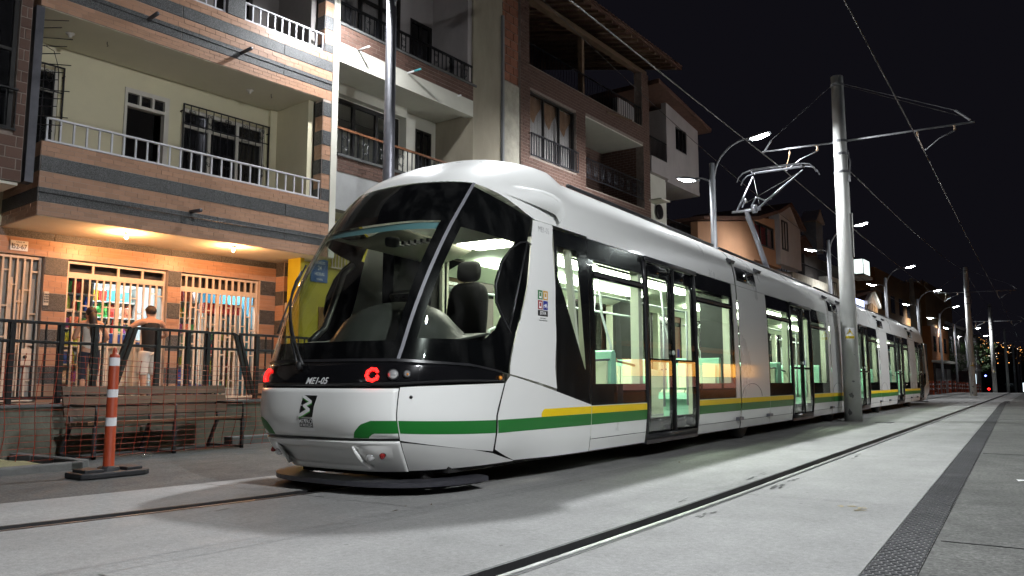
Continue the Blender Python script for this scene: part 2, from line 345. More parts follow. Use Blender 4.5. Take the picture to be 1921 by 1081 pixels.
def frame_mat(origin, xdir, ydir):
    x = Vector(xdir).normalized(); y = Vector(ydir); y = (y - x * y.dot(x)).normalized(); z = x.cross(y)
    return Matrix(((x.x, y.x, z.x, origin[0]), (x.y, y.y, z.y, origin[1]), (x.z, y.z, z.z, origin[2]), (0, 0, 0, 1)))
def hz(Y):
    """street level: flat, then falling away past the crest"""
    return 0.0 if Y < 82 else -0.0125 * (Y - 82)
def lamp(name, kind, loc, direction, power, color=(0.95, 0.97, 1.0), size=0.3, parent=None, angle=160, blend=0.6):
    ld = bpy.data.lights.new(name, kind); ld.energy = power; ld.color = color
    if kind == 'AREA': ld.shape = 'DISK'; ld.size = size; ld.spread = R(angle)
    elif kind == 'SPOT': ld.spot_size = R(angle); ld.spot_blend = blend; ld.shadow_soft_size = size
    else: ld.shadow_soft_size = size
    o = bpy.data.objects.new(name, ld); col.objects.link(o); o.location = loc
    o.rotation_euler = Vector(direction).to_track_quat('-Z', 'Y').to_euler()
    if parent is not None: o.parent = parent
    return o
# ================================================================== ground
def rail1(Y): return -5.25 - 0.0189 * max(0.0, 7.5 - Y) ** 2
def rail2(Y): return -2.26 - 0.0040 * max(0.0, 7.5 - Y) ** 2
def slab_edge(Y): return rail1(Y) - 1.27
def mid_joint(Y): return -3.80 - 0.008 * max(0.0, 7.5 - Y) ** 2
def tact_l(Y): return -0.72 - 0.0215 * min(Y, 40)
def ys(y0, y1, st):
    n = max(1, int(math.ceil((y1 - y0) / st))); return [y0 + (y1 - y0) * i / n for i in range(n + 1)]
def strip(fa, fb, y0, y1, z, st=1.0, sub=3):
    P = []
    for Y in ys(y0, y1, st):
        a, b = fa(Y), fb(Y); P.append([(a + (b - a) * k / sub, Y, z + hz(Y)) for k in range(sub + 1)])
    return MB().grid(P)
g = MB()
GY = [-60, -20, 0, 40, 82, 120, 160, 220, 320, 600, 1500]
g.grid([[(x, Y, hz(min(Y, 320)) - 0.16) for x in (-900, -200, -60, -11, 0, 60, 200, 900)] for Y in GY])
struct(g.build('ground', 'far_ground'))
# asphalt lane between track and raised walkway
struct(strip(lambda Y: -10.7, slab_edge, -14, 130, -0.004, 1.5).build('side_road', 'asphalt'))
# dark paving on the right
struct(strip(lambda Y: tact_l(Y) + 0.242, lambda Y: 9.0, -14, 130, -0.004, 2.0).build('pavement', 'paving_dark'))
# dark joints across the right hand paving
bed = thing('track_bed', None, None); struct(bed)
GW = 0.105
def slabrow(fa, fb, m, phase, n=11):
    y = -9.0 + phase; L_ = 4.6; k = 0
    while y < 130:
        e = y + L_ if k < n else 130.0
        strip(fa, fb, y + 0.006, e - 0.006, 0.0, 0.8 if k < n else 6.0, 2).build('slab', m, bed)
        y = e; k += 1
slabrow(slab_edge, lambda Y: rail1(Y) - GW, 'concrete', 0.0)
slabrow(lambda Y: rail1(Y) + GW, lambda Y: mid_joint(Y) - 0.16, 'concrete', 0.0)
slabrow(lambda Y: mid_joint(Y) - 0.154, lambda Y: mid_joint(Y) + 0.04, 'concrete_band', 1.2, 16)
slabrow(lambda Y: mid_joint(Y) + 0.047, lambda Y: rail2(Y) - GW, 'concrete', 2.1)
slabrow(lambda Y: rail2(Y) + GW, lambda Y: tact_l(Y) - 0.004, 'concrete', 2.1)
strip(lambda Y: slab_edge(Y) + 0.02, lambda Y: tact_l(Y), -9, 130, -0.045, 1.5).build('slab_base', 'groove_floor', bed)
# one guide rail per track, lying in a groove with rubber lips
for nm, f, lab in (('guide_rail', rail1, 'steel guide rail running under the parked tram'), ('guide_rail', rail2, 'steel guide rail of the empty near track')):
    t = thing(nm, lab, 'rail', (0, 0, 0), group='guide rails set in the concrete')
    Y_ = ys(-9, 12, 0.6) + ys(14, 130, 4)
    P = []
    for Y in Y_:
        c = f(Y); z = hz(Y)
        P.append([(c + 0.000, Y, z - 0.05), (c + 0.003, Y, z - 0.016), (c + 0.014, Y, z - 0.004), (c + 0.052, Y, z - 0.002), (c + 0.064, Y, z - 0.010), (c + 0.068, Y, z - 0.05)])
    MB().grid(P).build('rail_head', 'rail_steel', t, smooth=False)
    for a, b in ((-GW, -0.085), (0.082, GW)):
        P = [[(f(Y) + a, Y, hz(Y) - 0.05), (f(Y) + a, Y, hz(Y) + 0.004), (f(Y) + b, Y, hz(Y) + 0.002), (f(Y) + b, Y, hz(Y) - 0.05)] for Y in Y_]
        MB().grid(P).build('rubber_lip', 'rubber', t)
# tactile strip: staggered raised pads, real relief up close
ts = thing('tactile_strip', None, None); struct(ts)
strip(lambda Y: tact_l(Y) + 0.002, lambda Y: tact_l(Y) + 0.238, -4, 130, -0.002, 2.0).build('strip_base', 'tactile_gap', ts)
pd = MB(); row = 0; Y = 3.2
while Y < 46:
    w = 0.236 / 5; ry = 0.050 if Y < 22 else 0.10
    for k in range(-1, 6):
        x0 = tact_l(Y) + 0.002 + (k + (0.5 if row % 2 else 0.0)) * w; j = random.uniform(-0.002, 0.002)
        a0 = max(x0 + w * 0.09, tact_l(Y) + 0.003); a1 = min(x0 + w * 0.91, tact_l(Y) + 0.237); b0 = Y + 0.005 + j; b1 = Y + ry - 0.006 + j; h = 0.006 + random.uniform(-0.001, 0.001)
        if a1 - a0 < 0.008: continue
        pd.add([(a0, b0, -0.002), (a1, b0 + 0.004, -0.002), (a1, b1, -0.002), (a0, b1 - 0.004, -0.002), (a0 + 0.004, b0 + 0.005, h), (a1 - 0.004, b0 + 0.007, h), (a1 - 0.004, b1 - 0.004, h), (a0 + 0.004, b1 - 0.007, h)],
               [(4, 5, 6, 7), (0, 1, 5, 4), (1, 2, 6, 5), (2, 3, 7, 6), (3, 0, 4, 7)])
    Y += ry; row += 1
o = pd.build('raised_pads', 'tactile', ts, fix=False); o['kind'] = 'stuff'
# joints of the right paving, laid as thin dark inset strips
for i, Yj in enumerate((5.55, 12.5, 24.0)):
    struct(MB().box(tact_l(Yj) + 0.27, 9, Yj, Yj + 0.007, -0.003, 0.0005).build('pavement_joint', 'groove'))
# litter: leaves and a scrap of paper on the slab
LEAF = ((-4.05, 4.55, 0.028, 'largest of the dry leaves on the concrete right of the tram nose'), (-4.12, 4.78, 0.02, 'middle dry leaf of the cluster right of the tram nose'), (-4.0, 4.95, 0.016, 'smallest dry leaf of the cluster right of the tram nose'), (-3.75, 6.9, 0.026, 'dry leaf on the concrete opposite the first tram door'), (-3.62, 9.1, 0.024, 'lone dry leaf near the near track beside the second tram car'))
for x, Yk, s_, lab in LEAF:
    a = Yk * 3.0
    lf = MB().add([(x, Yk, 0.004), (x + s_ * math.cos(a), Yk + s_ * math.sin(a), 0.012), (x + 2 * s_ * math.cos(a + .3), Yk + 2 * s_ * math.sin(a + .3), 0.005), (x + s_ * math.cos(a + 1.1), Yk + s_ * math.sin(a + 1.1), 0.003)], [(0, 1, 2), (0, 2, 3)])
    tag(lf.build('fallen_leaf', 'timber', fix=False), lab, 'leaf', 'dry leaves on the concrete')
tag(MB().add([(-0.25, 9.2, 0.002), (-0.13, 9.26, 0.012), (-0.15, 9.34, 0.004), (-0.27, 9.3, 0.008)], [(0, 1, 2, 3)]).build('paper_scrap', 'decal_white', fix=False), 'white scrap of paper lying on the dark right hand paving', 'litter')
# worn tar smears beside the groove and an old paint mark
for (x, Yc, w, l, m) in ((-2.06, 7.55, 0.05, 0.55, 'groove'), (-2.08, 8.15, 0.03, 0.25, 'groove'), (-2.47, 8.3, 0.03, 0.5, 'groove'), (-2.08, 5.7, 0.03, 0.16, 'groove'), (-2.46, 6.2, 0.02, 0.22, 'groove'), (-2.05, 11.2, 0.03, 0.6, 'groove'), (-1.25, 6.6, 0.10, 0.16, 'paint_mark'), (-5.15, 4.0, 0.02, 0.3, 'groove')):
    rr_ = random.Random(int(Yc * 100))
    for q in range(7 if m == 'groove' else 9):
        cx_, cy_ = x + rr_.uniform(-w, w), Yc + rr_.uniform(-l, l) * 0.8; n_ = 9; sx_ = w * rr_.uniform(0.12, 0.4); sy_ = l * rr_.uniform(0.05, 0.28)
        MB().add([(cx_ + sx_ * (1 + rr_.uniform(-.5, .4)) * math.cos(6.283 * i / n_), cy_ + sy_ * (1 + rr_.uniform(-.5, .4)) * math.sin(6.283 * i / n_), 0.0025 + 0.0006 * q) for i in range(n_)], [tuple(range(n_))]).build('tar_smear' if m == 'groove' else 'paint_mark', m, bed, fix=False)
# drain slots across the track by the near catenary pole, steel cover plates
for i, (x0, x1, Y0, Y1, lab) in enumerate(((-3.3, -2.95, 20.3, 20.75, 'steel cover plate in the ground just right of the near pole'), (-4.6, -4.15, 21.0, 21.5, 'steel cover plate in the ground between tram and near pole'))):
    tag(MB().box(x0, x1, Y0, Y1, -0.02, 0.006).build('cover_plate', 'groove', bevel=0.004), lab, 'cover plate')
for k in range(9):
    MB().box(-4.0 + k * 0.33, -3.88 + k * 0.33, 42.0, 42.25, -0.02, 0.005).build('drain_slot', 'groove', bed)

# planting bed with kerb, retaining wall and raised walkway on the left
pb = thing('planting_bed', 'bare earth bed edged with a concrete kerb beside the orange delineator', 'earth bed', (-8.9, 4.0, 0))
MB().grid([[(-10.62 + 0.34 * i - (-8.9), -8 + j * 0.9 - 4.0 + 0.02, 0.06 + random.uniform(-0.012, 0.02)) for i in range(6)] for j in range(15)]).build('earth', 'earth', pb)
kb = MB(); yy = -8
while yy < 5.0:
    MB().box(-9.02 + 8.9, -8.88 + 8.9, yy - 4 + 0.005, min(yy + 1.0, 4.92) - 4 - 0.005, -0.1, 0.075).build('kerb_stone', 'kerb', pb, bevel=0.015); yy += 1.0
for x0 in (-10.6, -10.08, -9.56):
    MB().box(x0 + 8.9, x0 + 0.51 + 8.9, 4.92 - 4, 5.06 - 4, -0.1, 0.08).build('kerb_stone', 'kerb', pb, bevel=0.015)
rw = thing('retaining_wall', 'low stained concrete wall under the black fence behind the bench', 'wall', (-10.8, 0, 0))
yy = -10.0
while yy < 40:
    MB().box(-0.12, 0.12, yy + 0.004, yy + 2.396, -0.2, 0.62).build('wall_panel', 'wall_concrete', rw, bevel=0.008); yy += 2.4
MB().box(-0.15, 0.15, -10, 40.4, 0.62, 0.66).build('coping', 'kerb', rw, bevel=0.006)
struct(MB().box(-22, -10.95, -12, 70, 0.40, 0.60).build('walkway', 'walkway'))
ke = thing('kerb', 'weathered concrete kerb stones at the foot of the wall beside the tram nose', 'kerb', (-10.35, 7.9, 0))
for k in range(14):
    MB().box(-0.1, 0.1, k * 1.0, k * 1.0 + 0.99, -0.1, 0.12).build('kerb_stone', 'kerb', ke, bevel=0.015)
# ================================================================== tram
def lerp_tab(tab, z):
    zs = [r[0] for r in tab]
    if z <= zs[0]: return list(tab[0][1:])
    if z >= zs[-1]: return list(tab[-1][1:])
    i = bisect.bisect_right(zs, z) - 1
    p1, p2 = tab[i], tab[i + 1]; p0 = tab[max(i - 1, 0)]; p3 = tab[min(i + 2, len(tab) - 1)]
    h = p2[0] - p1[0]; t = (z - p1[0]) / h; out = []
    for k in range(1, len(p1)):
        m1 = (p2[k] - p0[k]) / (p2[0] - p0[0]); m2 = (p3[k] - p1[k]) / (p3[0] - p1[0])
        if (p1[k] - p0[k]) * (p2[k] - p1[k]) <= 0: m1 = 0
        if (p3[k] - p2[k]) * (p2[k] - p1[k]) <= 0: m2 = 0
        t2 = t * t; t3 = t2 * t
        out.append((2 * t3 - 3 * t2 + 1) * p1[k] + (t3 - 2 * t2 + t) * h * m1 + (-2 * t3 + 3 * t2) * p2[k] + (t3 - t2) * h * m2)
    return out
def plin(pts, x):
    if x <= pts[0][0]: return pts[0][1]
    for (a, b), (c, d) in zip(pts, pts[1:]):
        if x <= c: return b + (d - b) * (x - a) / (c - a)
    return pts[-1][1]
def sstep(t): t = max(0.0, min(1.0, t)); return t * t * (3 - 2 * t)
TC = -5.25
PT = [(0.00, 0.20, 5.10, 1.00, 6.40, 3.6, 2.0), (0.25, 0.45, 4.87, 1.12, 6.20, 3.8, 2.0), (0.50, 0.70, 4.79, 1.15, 6.05, 3.8, 2.0), (0.75, 0.95, 4.82, 1.15, 6.05, 3.8, 2.0),
      (1.00, 1.15, 4.90, 1.15, 6.10, 3.8, 2.0), (1.40, 1.55, 5.03, 1.145, 6.35, 3.7, 2.0), (1.80, 1.95, 5.20, 1.14, 6.60, 3.6, 2.0), (2.20, 2.35, 5.43, 1.125, 6.85, 3.5, 2.0),
      (2.50, 2.65, 5.66, 1.10, 7.05, 3.4, 2.0), (2.70, 2.83, 5.83, 1.07, 7.1, 3.3, 2.0), (2.90, 3.02, 6.06, 1.01, 7.2, 3.2, 2.0), (3.10, 3.17, 6.34, 0.91, 7.3, 3.1, 2.0),
      (3.25, 3.26, 6.54, 0.78, 7.4, 3.0, 2.0), (3.40, 3.32, 6.80, 0.55, 7.5, 2.8, 2.0), (3.55, 3.34, 7.20, 0.0, 7.79, 2.2, 2.0)]
YE = 7.80
def wstr(z): return 1.15 - 0.045 * (max(0.0, 0.70 - z) / 0.5) ** 2 if z < 0.7 else None
def roof_drop(v): return 0.075 * sstep((v - 2.6) / 0.6)
def S0(a, v):
    z, Yf, W, Ys, n, m = lerp_tab(PT, v)
    s = -1 if a < 0 else 1; a = abs(a)
    if z < 0.7: W = W + (wstr(z) - W) * sstep((a - 0.86) / 0.75)
    if a <= 1:
        th = a * math.pi / 2; x = W * abs(math.sin(th)) ** (2 / n); Y = Ys - (Ys - Yf) * abs(math.cos(th)) ** (2 / m)
    else:
        x = W; Y = Ys + (YE - Ys) * (a - 1); z -= roof_drop(v) * sstep((a - 1) / 0.8)
    return Vector((TC + s * x, Y, z))
def S(a, v, off=0.0):
    p = S0(a, v)
    if off:
        e = 0.004; da = S0(a + e, v) - S0(a - e, v); dv = S0(a, min(v + e, 3.55)) - S0(a, max(v - e, 0)); n = da.cross(dv)
        if n.length > 1e-9: p = p + n.normalized() * off
    return p
def Snrm(a, v): return (S(a, v, 0.1) - S0(a, v)).normalized()
ua = lambda a: math.copysign(abs(a) ** 0.53, a) if abs(a) < 1 else a
au = lambda u: math.copysign(abs(u) ** (1 / 0.53), u) if abs(u) < 1 else u
def aY(Y, v):
    Ys = lerp_tab(PT, v)[3]; return 1 + (Y - Ys) / (YE - Ys)
def poly_at(pl, t):
    t = t * (len(pl) - 1); i = min(int(t), len(pl) - 2); f = t - i
    return (pl[i][0] + (pl[i + 1][0] - pl[i][0]) * f, pl[i][1] + (pl[i + 1][1] - pl[i][1]) * f)
T0 = Vector((TC, 5.0, 0.0))
FLIP = [False]
def TM(p):
    """the rear cab is the front one turned about"""
    return Vector((2 * TC - p[0], 45.1 - p[1], p[2])) if FLIP[0] else p
def rpatch(L_, R_, nx, ny, off=0.0, bow=0.0, sgn=1):
    P = []
    for j in range(ny + 1):
        t = j / ny; l = poly_at(L_, t); r = poly_at(R_, t); row = []
        for i in range(nx + 1):
            f = i / nx; u = ua(l[0]) + (ua(r[0]) - ua(l[0])) * f; v = l[1] + (r[1] - l[1]) * f + bow * t * 4 * f * (1 - f)
            o = off(au(u), v, f, t) if callable(off) else off
            row.append(TM(S(sgn * au(u), v, o)))
        P.append(row)
    return P
def cpatch(a0, a1, bot, top, nx, ny, off=0.0, sgn=1):
    P = []
    us = [ua(a0) + (ua(a1) - ua(a0)) * i / nx for i in range(nx + 1)]
    for j in range(ny + 1):
        row = []
        for u in us:
            a = au(u); v = bot(abs(a)) + (top(abs(a)) - bot(abs(a))) * j / ny
            o = off(a, v) if callable(off) else off
            row.append(TM(S(sgn * a, v, o)))
        P.append(row)
    return P
def secx(z):
    """half width of the body at height z on the straight cars"""
    if z < 0.7: return wstr(z)
    tab = [(r[1] - roof_drop(r[0]), r[3]) for r in PT]; return lerp_tab(tab, z)[0]
def yp(L_, R_, off=0.0, sgn=1, nx=1, ny=5):
    P = []
    for j in range(ny + 1):
        t = j / ny; l = poly_at(L_, t); r = poly_at(R_, t)
        P.append([(TC + sgn * (secx(l[1] + (r[1] - l[1]) * i / nx) + off), l[0] + (r[0] - l[0]) * i / nx, l[1] + (r[1] - l[1]) * i / nx) for i in range(nx + 1)])
    return P
def rect(Y0, Y1, z0, z1, off=0.0, sgn=1, ny=None):
    return yp([(Y0, z0), (Y0, z1)], [(Y1, z0), (Y1, z1)], off, sgn, 1, ny or max(1, int((z1 - z0) / 0.22)))
tram = thing('tram', 'long white articulated tram with green and yellow stripe parked on its track', 'tram', T0)
def part(mb, name, m, parent=None, smooth=True, thick=0.0, off=T0, fix=True):
    o = mb.build(name, m, parent or tram, smooth=smooth, off=off, fix=fix)
    if thick:
        md = o.modifiers.new('solid', 'SOLIDIFY'); md.thickness = thick; md.offset = -1.0
    return o
def sp(P, name, m, thick=0.0, parent=None, smooth=True):
    """surface patch; faces keep the outward winding of the grid"""
    return part(MB().grid(P), name, m, parent, smooth, thick, fix=False)
TOPE = [(0, 2.77), (0.125, 2.745), (0.395, 2.735), (0.5, 2.69), (0.625, 2.61), (0.77, 2.485), (0.85, 2.415), (1.0, 2.41), (2.0, 2.405)]
tope = lambda a: plin(TOPE, a)
def gT(a): return plin([(0, 0.26), (0.362, 0.258), (0.75, 0.18), (0.88, 0.14), (1.03, 0.05)], a)
PANL = [(1.078, 0.835), (1.025, 1.38), (0.975, 1.77), (0.86, 2.405)]
GREYL = [(0.318, 0.985), (0.340, 1.4), (0.365, 1.9), (0.405, 2.735)]; GREYR = [(0.338, 0.985), (0.360, 1.4), (0.385, 1.9), (0.425, 2.725)]
neg = lambda pl: [(-a, v) for a, v in pl]
def nose(detail):
    # lower body
    fp = sp(rpatch([(-0.357, 0.285), (-0.370, 0.69)], [(0.357, 0.285), (0.370, 0.69)], 40, 10), 'front_panel', 'tram_white', 0.02)
    def dent(a, v):
        u = abs(ua(a)); k = sstep((0.40 - u) / 0.05) * sstep((v - 0.045) / 0.02) * sstep((0.212 - v) / 0.02); k2 = sstep((0.40 - u) / 0.08) * sstep((v - 0.075) / 0.01) * sstep((0.10 - v) / 0.01)
        return 0.012 - 0.026 * k + 0.012 * k2
    bp = sp(cpatch(-0.359, 0.359, lambda a: 0.0, gT, 64, 22, dent), 'bumper', 'tram_white_low', 0.02)
    for s in (1, -1):
        sp(rpatch([(0.362, 0.267), (0.376, 0.70)], [(0.882, 0.148), (1.028, 0.735)], 18, 8, 0, 0, s), 'corner_panel', 'tram_white', 0.0)
        sp(cpatch(0.364, 1.03, lambda a: plin([(0.36, 0.0), (0.8, 0.02), (1.03, 0.035)], a), lambda a: gT(a) - 0.004, 18, 6, 0.006, s), 'bumper_corner', 'tram_white_low')
        sp(rpatch([(1.04, 0.04), (0.897, 0.16), (1.04, 0.735), (1.085, 0.815)], [(aY(7.795, .02), 0.02), (aY(7.795, .15), 0.13), (aY(7.795, .44), 0.44), (aY(7.795, .50), 0.50)], 14, 12, 0, 0, s), 'lower_side_panel', 'tram_white')
        R_ = [(aY(7.05, v), v) for v in (0.675, 1.25, 1.8, 2.405)]
        wp = sp(rpatch(PANL, R_, 8, 16, 0.003, 0, s), 'cab_side_panel', 'tram_white')
        # glass beside the driver with its black edge print
        RG = [(1.072, 0.84), (1.018, 1.38), (0.968, 1.77), (0.853, 2.405)]
        gl = sp(rpatch([(0.339, 0.985), (0.361, 1.4), (0.386, 1.9), (0.426, 2.72)], RG, 18, 22, 0.0, 0, s), 'cab_side_glass', 'screen_glass')
        k = -0.006
        sp(rpatch([(0.30, 0.98), (0.345, 1.17)], [(1.072, 0.84), (1.045, 1.17)], 16, 3, k, 0, s), 'edge_print', 'frit_black', parent=gl)
        sp(rpatch([(0.32, 1.165), (0.36, 1.7), (0.375, 2.25)], [(0.405, 1.165), (0.425, 1.7), (0.455, 2.25)], 3, 10, k, 0, s), 'edge_print', 'frit_black', parent=gl)
        sp(rpatch([(0.36, 2.245), (0.39, 2.72)], [(0.885, 2.11), (0.85, 2.41)], 16, 6, k, 0, s), 'edge_print', 'frit_black', parent=gl)
        sp(rpatch([(0.80, 1.165), (0.855, 1.27), (0.865, 1.40), (0.80, 1.52), (0.752, 1.72), (0.748, 1.92), (0.80, 2.15)], [(1.045, 1.165), (1.03, 1.27), (1.02, 1.40), (1.005, 1.52), (0.98, 1.72), (0.945, 1.92), (0.905, 2.15)], 5, 18, k, 0, s), 'edge_print', 'frit_black', parent=gl)
        # half-oval quarter light frame
        arc = [(0.905, 2.14), (0.87, 2.16), (0.83, 2.14), (0.78, 2.05), (0.755, 1.9), (0.762, 1.7), (0.80, 1.53), (0.87, 1.40), (0.93, 1.31), (0.975, 1.25)]
        part(MB().tube([TM(S(s * a, v, 0.006)) for a, v in arc], 0.009, 6), 'quarter_light_frame', 'dark_trim', gl)
        part(MB().tube([TM(S(s * a, v, 0.005)) for a, v in [(0.875, 2.16), (0.905, 1.8), (0.935, 1.5), (0.955, 1.27)]], 0.008, 6), 'quarter_light_frame', 'dark_trim', gl)
        sp(rpatch(GREYL, GREYR, 2, 20, 0.003, 0, s), 'pillar_trim', 'grey_trim')
    # roof
    rf = sp(cpatch(-2.0, 2.0, tope, lambda a: 3.549, 90, 26), 'roof_cowl', 'tram_white')
    for s in (1, -1) if detail else ():
        def bul(a, v, f, t): return 0.006 + 0.115 * sstep(f * 1.3) * (math.sin(math.pi * min(1, 0.06 + t * 0.94)) ** 0.6)
        L_ = [(0.62, 2.64), (0.64, 2.70), (0.66, 2.76)]; R_ = [(aY(7.13, 2.43), 2.43), (aY(7.13, 2.62), 2.60), (aY(7.10, 2.8), 2.78)]
        G = rpatch(L_, R_, 20, 12, bul, 0, s); mb = MB().grid(G)
        endc = [TM(S(s * poly_at(R_, t / 12)[0], poly_at(R_, t / 12)[1], -0.01)) for t in range(13)]
        mb.grid([[G[t][-1], endc[t]] for t in range(13)])
        part(mb, 'air_fairing', 'tram_white', rf, fix=True)
    # windscreen
    ws = sp(rpatch(neg(GREYL), GREYL, 34, 24, 0.0, 0.03), 'windscreen', 'screen_glass')
    k = -0.006
    sp(rpatch([(-0.325, 0.98), (-0.325, 1.15)], [(0.325, 0.98), (0.325, 1.15)], 30, 3, k), 'edge_print', 'frit_black', parent=ws)
    sp(rpatch([(-0.385, 2.27), (-0.41, 2.735)], [(0.385, 2.27), (0.41, 2.735)], 30, 6, k, 0.03), 'sun_blind', 'frit_black', parent=ws)
    sp(rpatch([(-0.36, 2.205), (-0.365, 2.275)], [(0.325, 2.205), (0.33, 2.275)], 30, 1, k - 0.03), 'sun_strip', 'sun_strip', parent=ws)
    for s in (1, -1):
        sp(rpatch([(0.285, 1.14), (0.30, 1.7), (0.325, 2.3)], [(0.335, 1.14), (0.355, 1.7), (0.39, 2.3)], 2, 12, k, 0, s), 'edge_print', 'frit_black', parent=ws)
    lb = sp(cpatch(-1.055, 1.055, lambda a: plin([(0, 0.712), (0.37, 0.716), (0.67, 0.742), (1.06, 0.752)], a), lambda a: plin([(0, 0.968), (0.335, 0.965), (0.77, 0.925), (1.06, 0.835)], a), 44, 6, -0.004), 'lamp_band', 'frit_black', 0.02)
    sp(cpatch(-1.0, 1.0, lambda a: plin([(0, 0.964), (0.335, 0.961), (0.77, 0.921), (1.06, 0.831)], a), lambda a: plin([(0, 0.99), (0.335, 0.988), (0.77, 0.945), (1.06, 0.85)], a), 44, 1, 0.004), 'screen_seal', 'dark_trim')
    # dark inner shell behind the panel joints
    sp(cpatch(-1.06, 1.06, lambda a: plin([(0, 0.02), (0.8, 0.04), (1.06, 0.06)], a), lambda a: plin([(0, 0.98), (0.7, 0.93), (1.06, 0.80)], a), 40, 8, -0.03), 'inner_shell', 'under')
    # black gap between front panel and bumper
    sp(cpatch(-0.36, 0.36, lambda a: 0.262, lambda a: 0.286, 30, 1, -0.006), 'bumper_gap', 'decal_black')
    def disc(a, v, r, name, m, parent, depth=0.012, ring=True):
        for s in (1, -1):
            p = TM(S(s * a, v, 0.0)); q = TM(S(s * a, v, 1.0)); n = (q - p).normalized(); M = Matrix.Translation(p) @ n.to_track_quat('Z', 'Y').to_matrix().to_4x4()
            if ring: part(MB().lathe([(r * 1.18, -0.01), (r * 1.18, depth * 0.7), (r * 1.0, depth)], 20, M=M), 'lamp_bezel', 'dark_trim', parent)
            part(MB().lathe([(r, 0.0), (r * 0.95, depth * 1.1), (r * 0.6, depth * 1.9), (0.004, depth * 2.2)], 20, M=M), name, m, parent)
    disc(0.325, 0.82, 0.040, 'headlight', 'lens_clear', lb); disc(0.40, 0.825, 0.028, 'turn_signal', 'lens_clear', lb)
    disc(0.403, 0.815, 0.013, 'turn_bulb', 'lens_amber', lb, 0.02, False)
    disc(0.985, 0.79, 0.020, 'side_marker', 'lens_amber', lb, 0.012, False)
    for s in (1, -1):
        c = S(s * 0.215, 0.815, 0.006); mb = MB()
        n = Snrm(s * 0.215, 0.815); ax = n.cross(Vector((0, 0, 1))).normalized(); up = ax.cross(n).normalized()
        for k_ in range(15):
            th = R(40 + k_ * 300 / 14) if s > 0 else R(60 + k_ * 200 / 14)
            p = TM(c + (-ax * math.cos(th) + up * math.sin(th)) * 0.052 * (1.0 if k_ % 2 else 0.9))
            mb.lathe([(0.002, -0.015), (0.0145, -0.007), (0.0145, 0.007), (0.002, 0.015)], 8, p)
        part(mb, 'tail_light', 'tail_red', lb)
    # fog lamps in their pods
    for s in (1, -1):
        def pod(a, v, f, t): return 0.015 + 0.02 * math.sin(math.pi * f) * math.sin(math.pi * t)
        sp(rpatch([(0.128, 0.10), (0.135, 0.235)], [(0.30, 0.13), (0.31, 0.235)], 12, 8, pod, 0, s), 'lamp_pod', 'tram_white_low', parent=bp)
        part(MB().tube([TM(S(s * a, v, 0.035)) for a, v in [(0.118, 0.235), (0.122, 0.19), (0.135, 0.135), (0.165, 0.095), (0.185, 0.085)]], [0.010, 0.017, 0.019, 0.016, 0.008], 8), 'pod_fin', 'tram_white_low', bp)
    disc(0.185, 0.165, 0.040, 'fog_lamp', 'lens_clear', bp, 0.03, True); disc(0.25, 0.178, 0.028, 'reflector', 'lens_red', bp, 0.03, True)
    # obstacle deflector close above the ground
    mb = MB(); n = 30; rows = []
    for zz, rr in ((0.115, 1.0), (0.075, 1.0)):
        rows.append([TM(Vector((TC + 1.08 * math.copysign(abs(math.sin(t)) ** 0.62, t), 5.95 - 0.97 * math.cos(t) ** 0.9, zz))) for t in [-math.pi / 2 + math.pi * i / n for i in range(n + 1)]])
    inner = [[TM(Vector((TC + 0.9 * math.copysign(abs(math.sin(t)) ** 0.62, t), 6.05 - 0.75 * max(0, math.cos(t)) ** 0.9, zz))) for t in [-math.pi / 2 + math.pi * i / n for i in range(n + 1)]] for zz in (0.075, 0.115)]
    mb.grid(rows + inner + [rows[0]]); part(mb, 'obstacle_deflector', 'plate_grey', smooth=False)
    part(MB().box(TC - 0.75, TC + 0.75, 5.45, 5.6, 0.11, 0.3).box(TC - 0.9, TC + 0.9, 5.6, 7.6, 0.16, 0.36), 'underframe', 'under', smooth=False) if not FLIP[0] else part(MB().box(TC - 0.9, TC + 0.9, 37.5, 39.5, 0.16, 0.36), 'underframe', 'under', smooth=False)
    if not detail: return
    # ---- stripe, lettering and emblem of the near end
    LATE = []
    for s in (1, -1):
        st = sp(rpatch([(0.125, 0.288), (0.135, 0.34), (0.17, 0.40), (0.225, 0.432)], [(0.20, 0.288), (0.206, 0.30), (0.22, 0.318), (0.24, 0.33)], 6, 10, 0.0015, 0, s), 'green_stripe', 'tram_green')
        sp(rpatch([(0.224, 0.3275), (0.224, 0.4325)], [(0.3655, 0.327), (0.3685, 0.432)], 8, 2, 0.0015, 0, s), 'green_stripe', 'tram_green')
        sp(rpatch([(0.3705, 0.327), (0.3725, 0.432)], [(0.918, 0.292), (0.946, 0.408)], 18, 2, 0.0015, 0, s), 'green_stripe', 'tram_green')
        sp(rpatch([(0.934, 0.29), (0.962, 0.407)], [(aY(7.79, .3), 0.285), (aY(7.79, .4), 0.405)], 12, 2, 0.0015, 0, s), 'green_stripe', 'tram_green')
        sp(rpatch([(aY(6.76, .41), 0.407), (aY(6.74, .44), 0.43), (aY(6.77, .46), 0.465), (aY(6.81, .48), 0.483)], [(aY(7.79, .4), 0.407), (aY(7.79, .4), 0.43), (aY(7.79, .4), 0.465), (aY(7.79, .4), 0.485)], 8, 4, 0.0015, 0, s), 'yellow_stripe', 'tram_yellow')
    def front_frame(x, z, v):
        # tangent frame on the front panel at lateral x
        a = 0.0; best = 9
        for i in range(-200, 201):
            aa = au(i / 200); d = abs(S0(aa, v).x - x)
            if d < best: best = d; a = aa
        p = S(a, v, 0.004); n = Snrm(a, v); return p, n
    p, n = front_frame(-5.185, 0.965, 0.775)
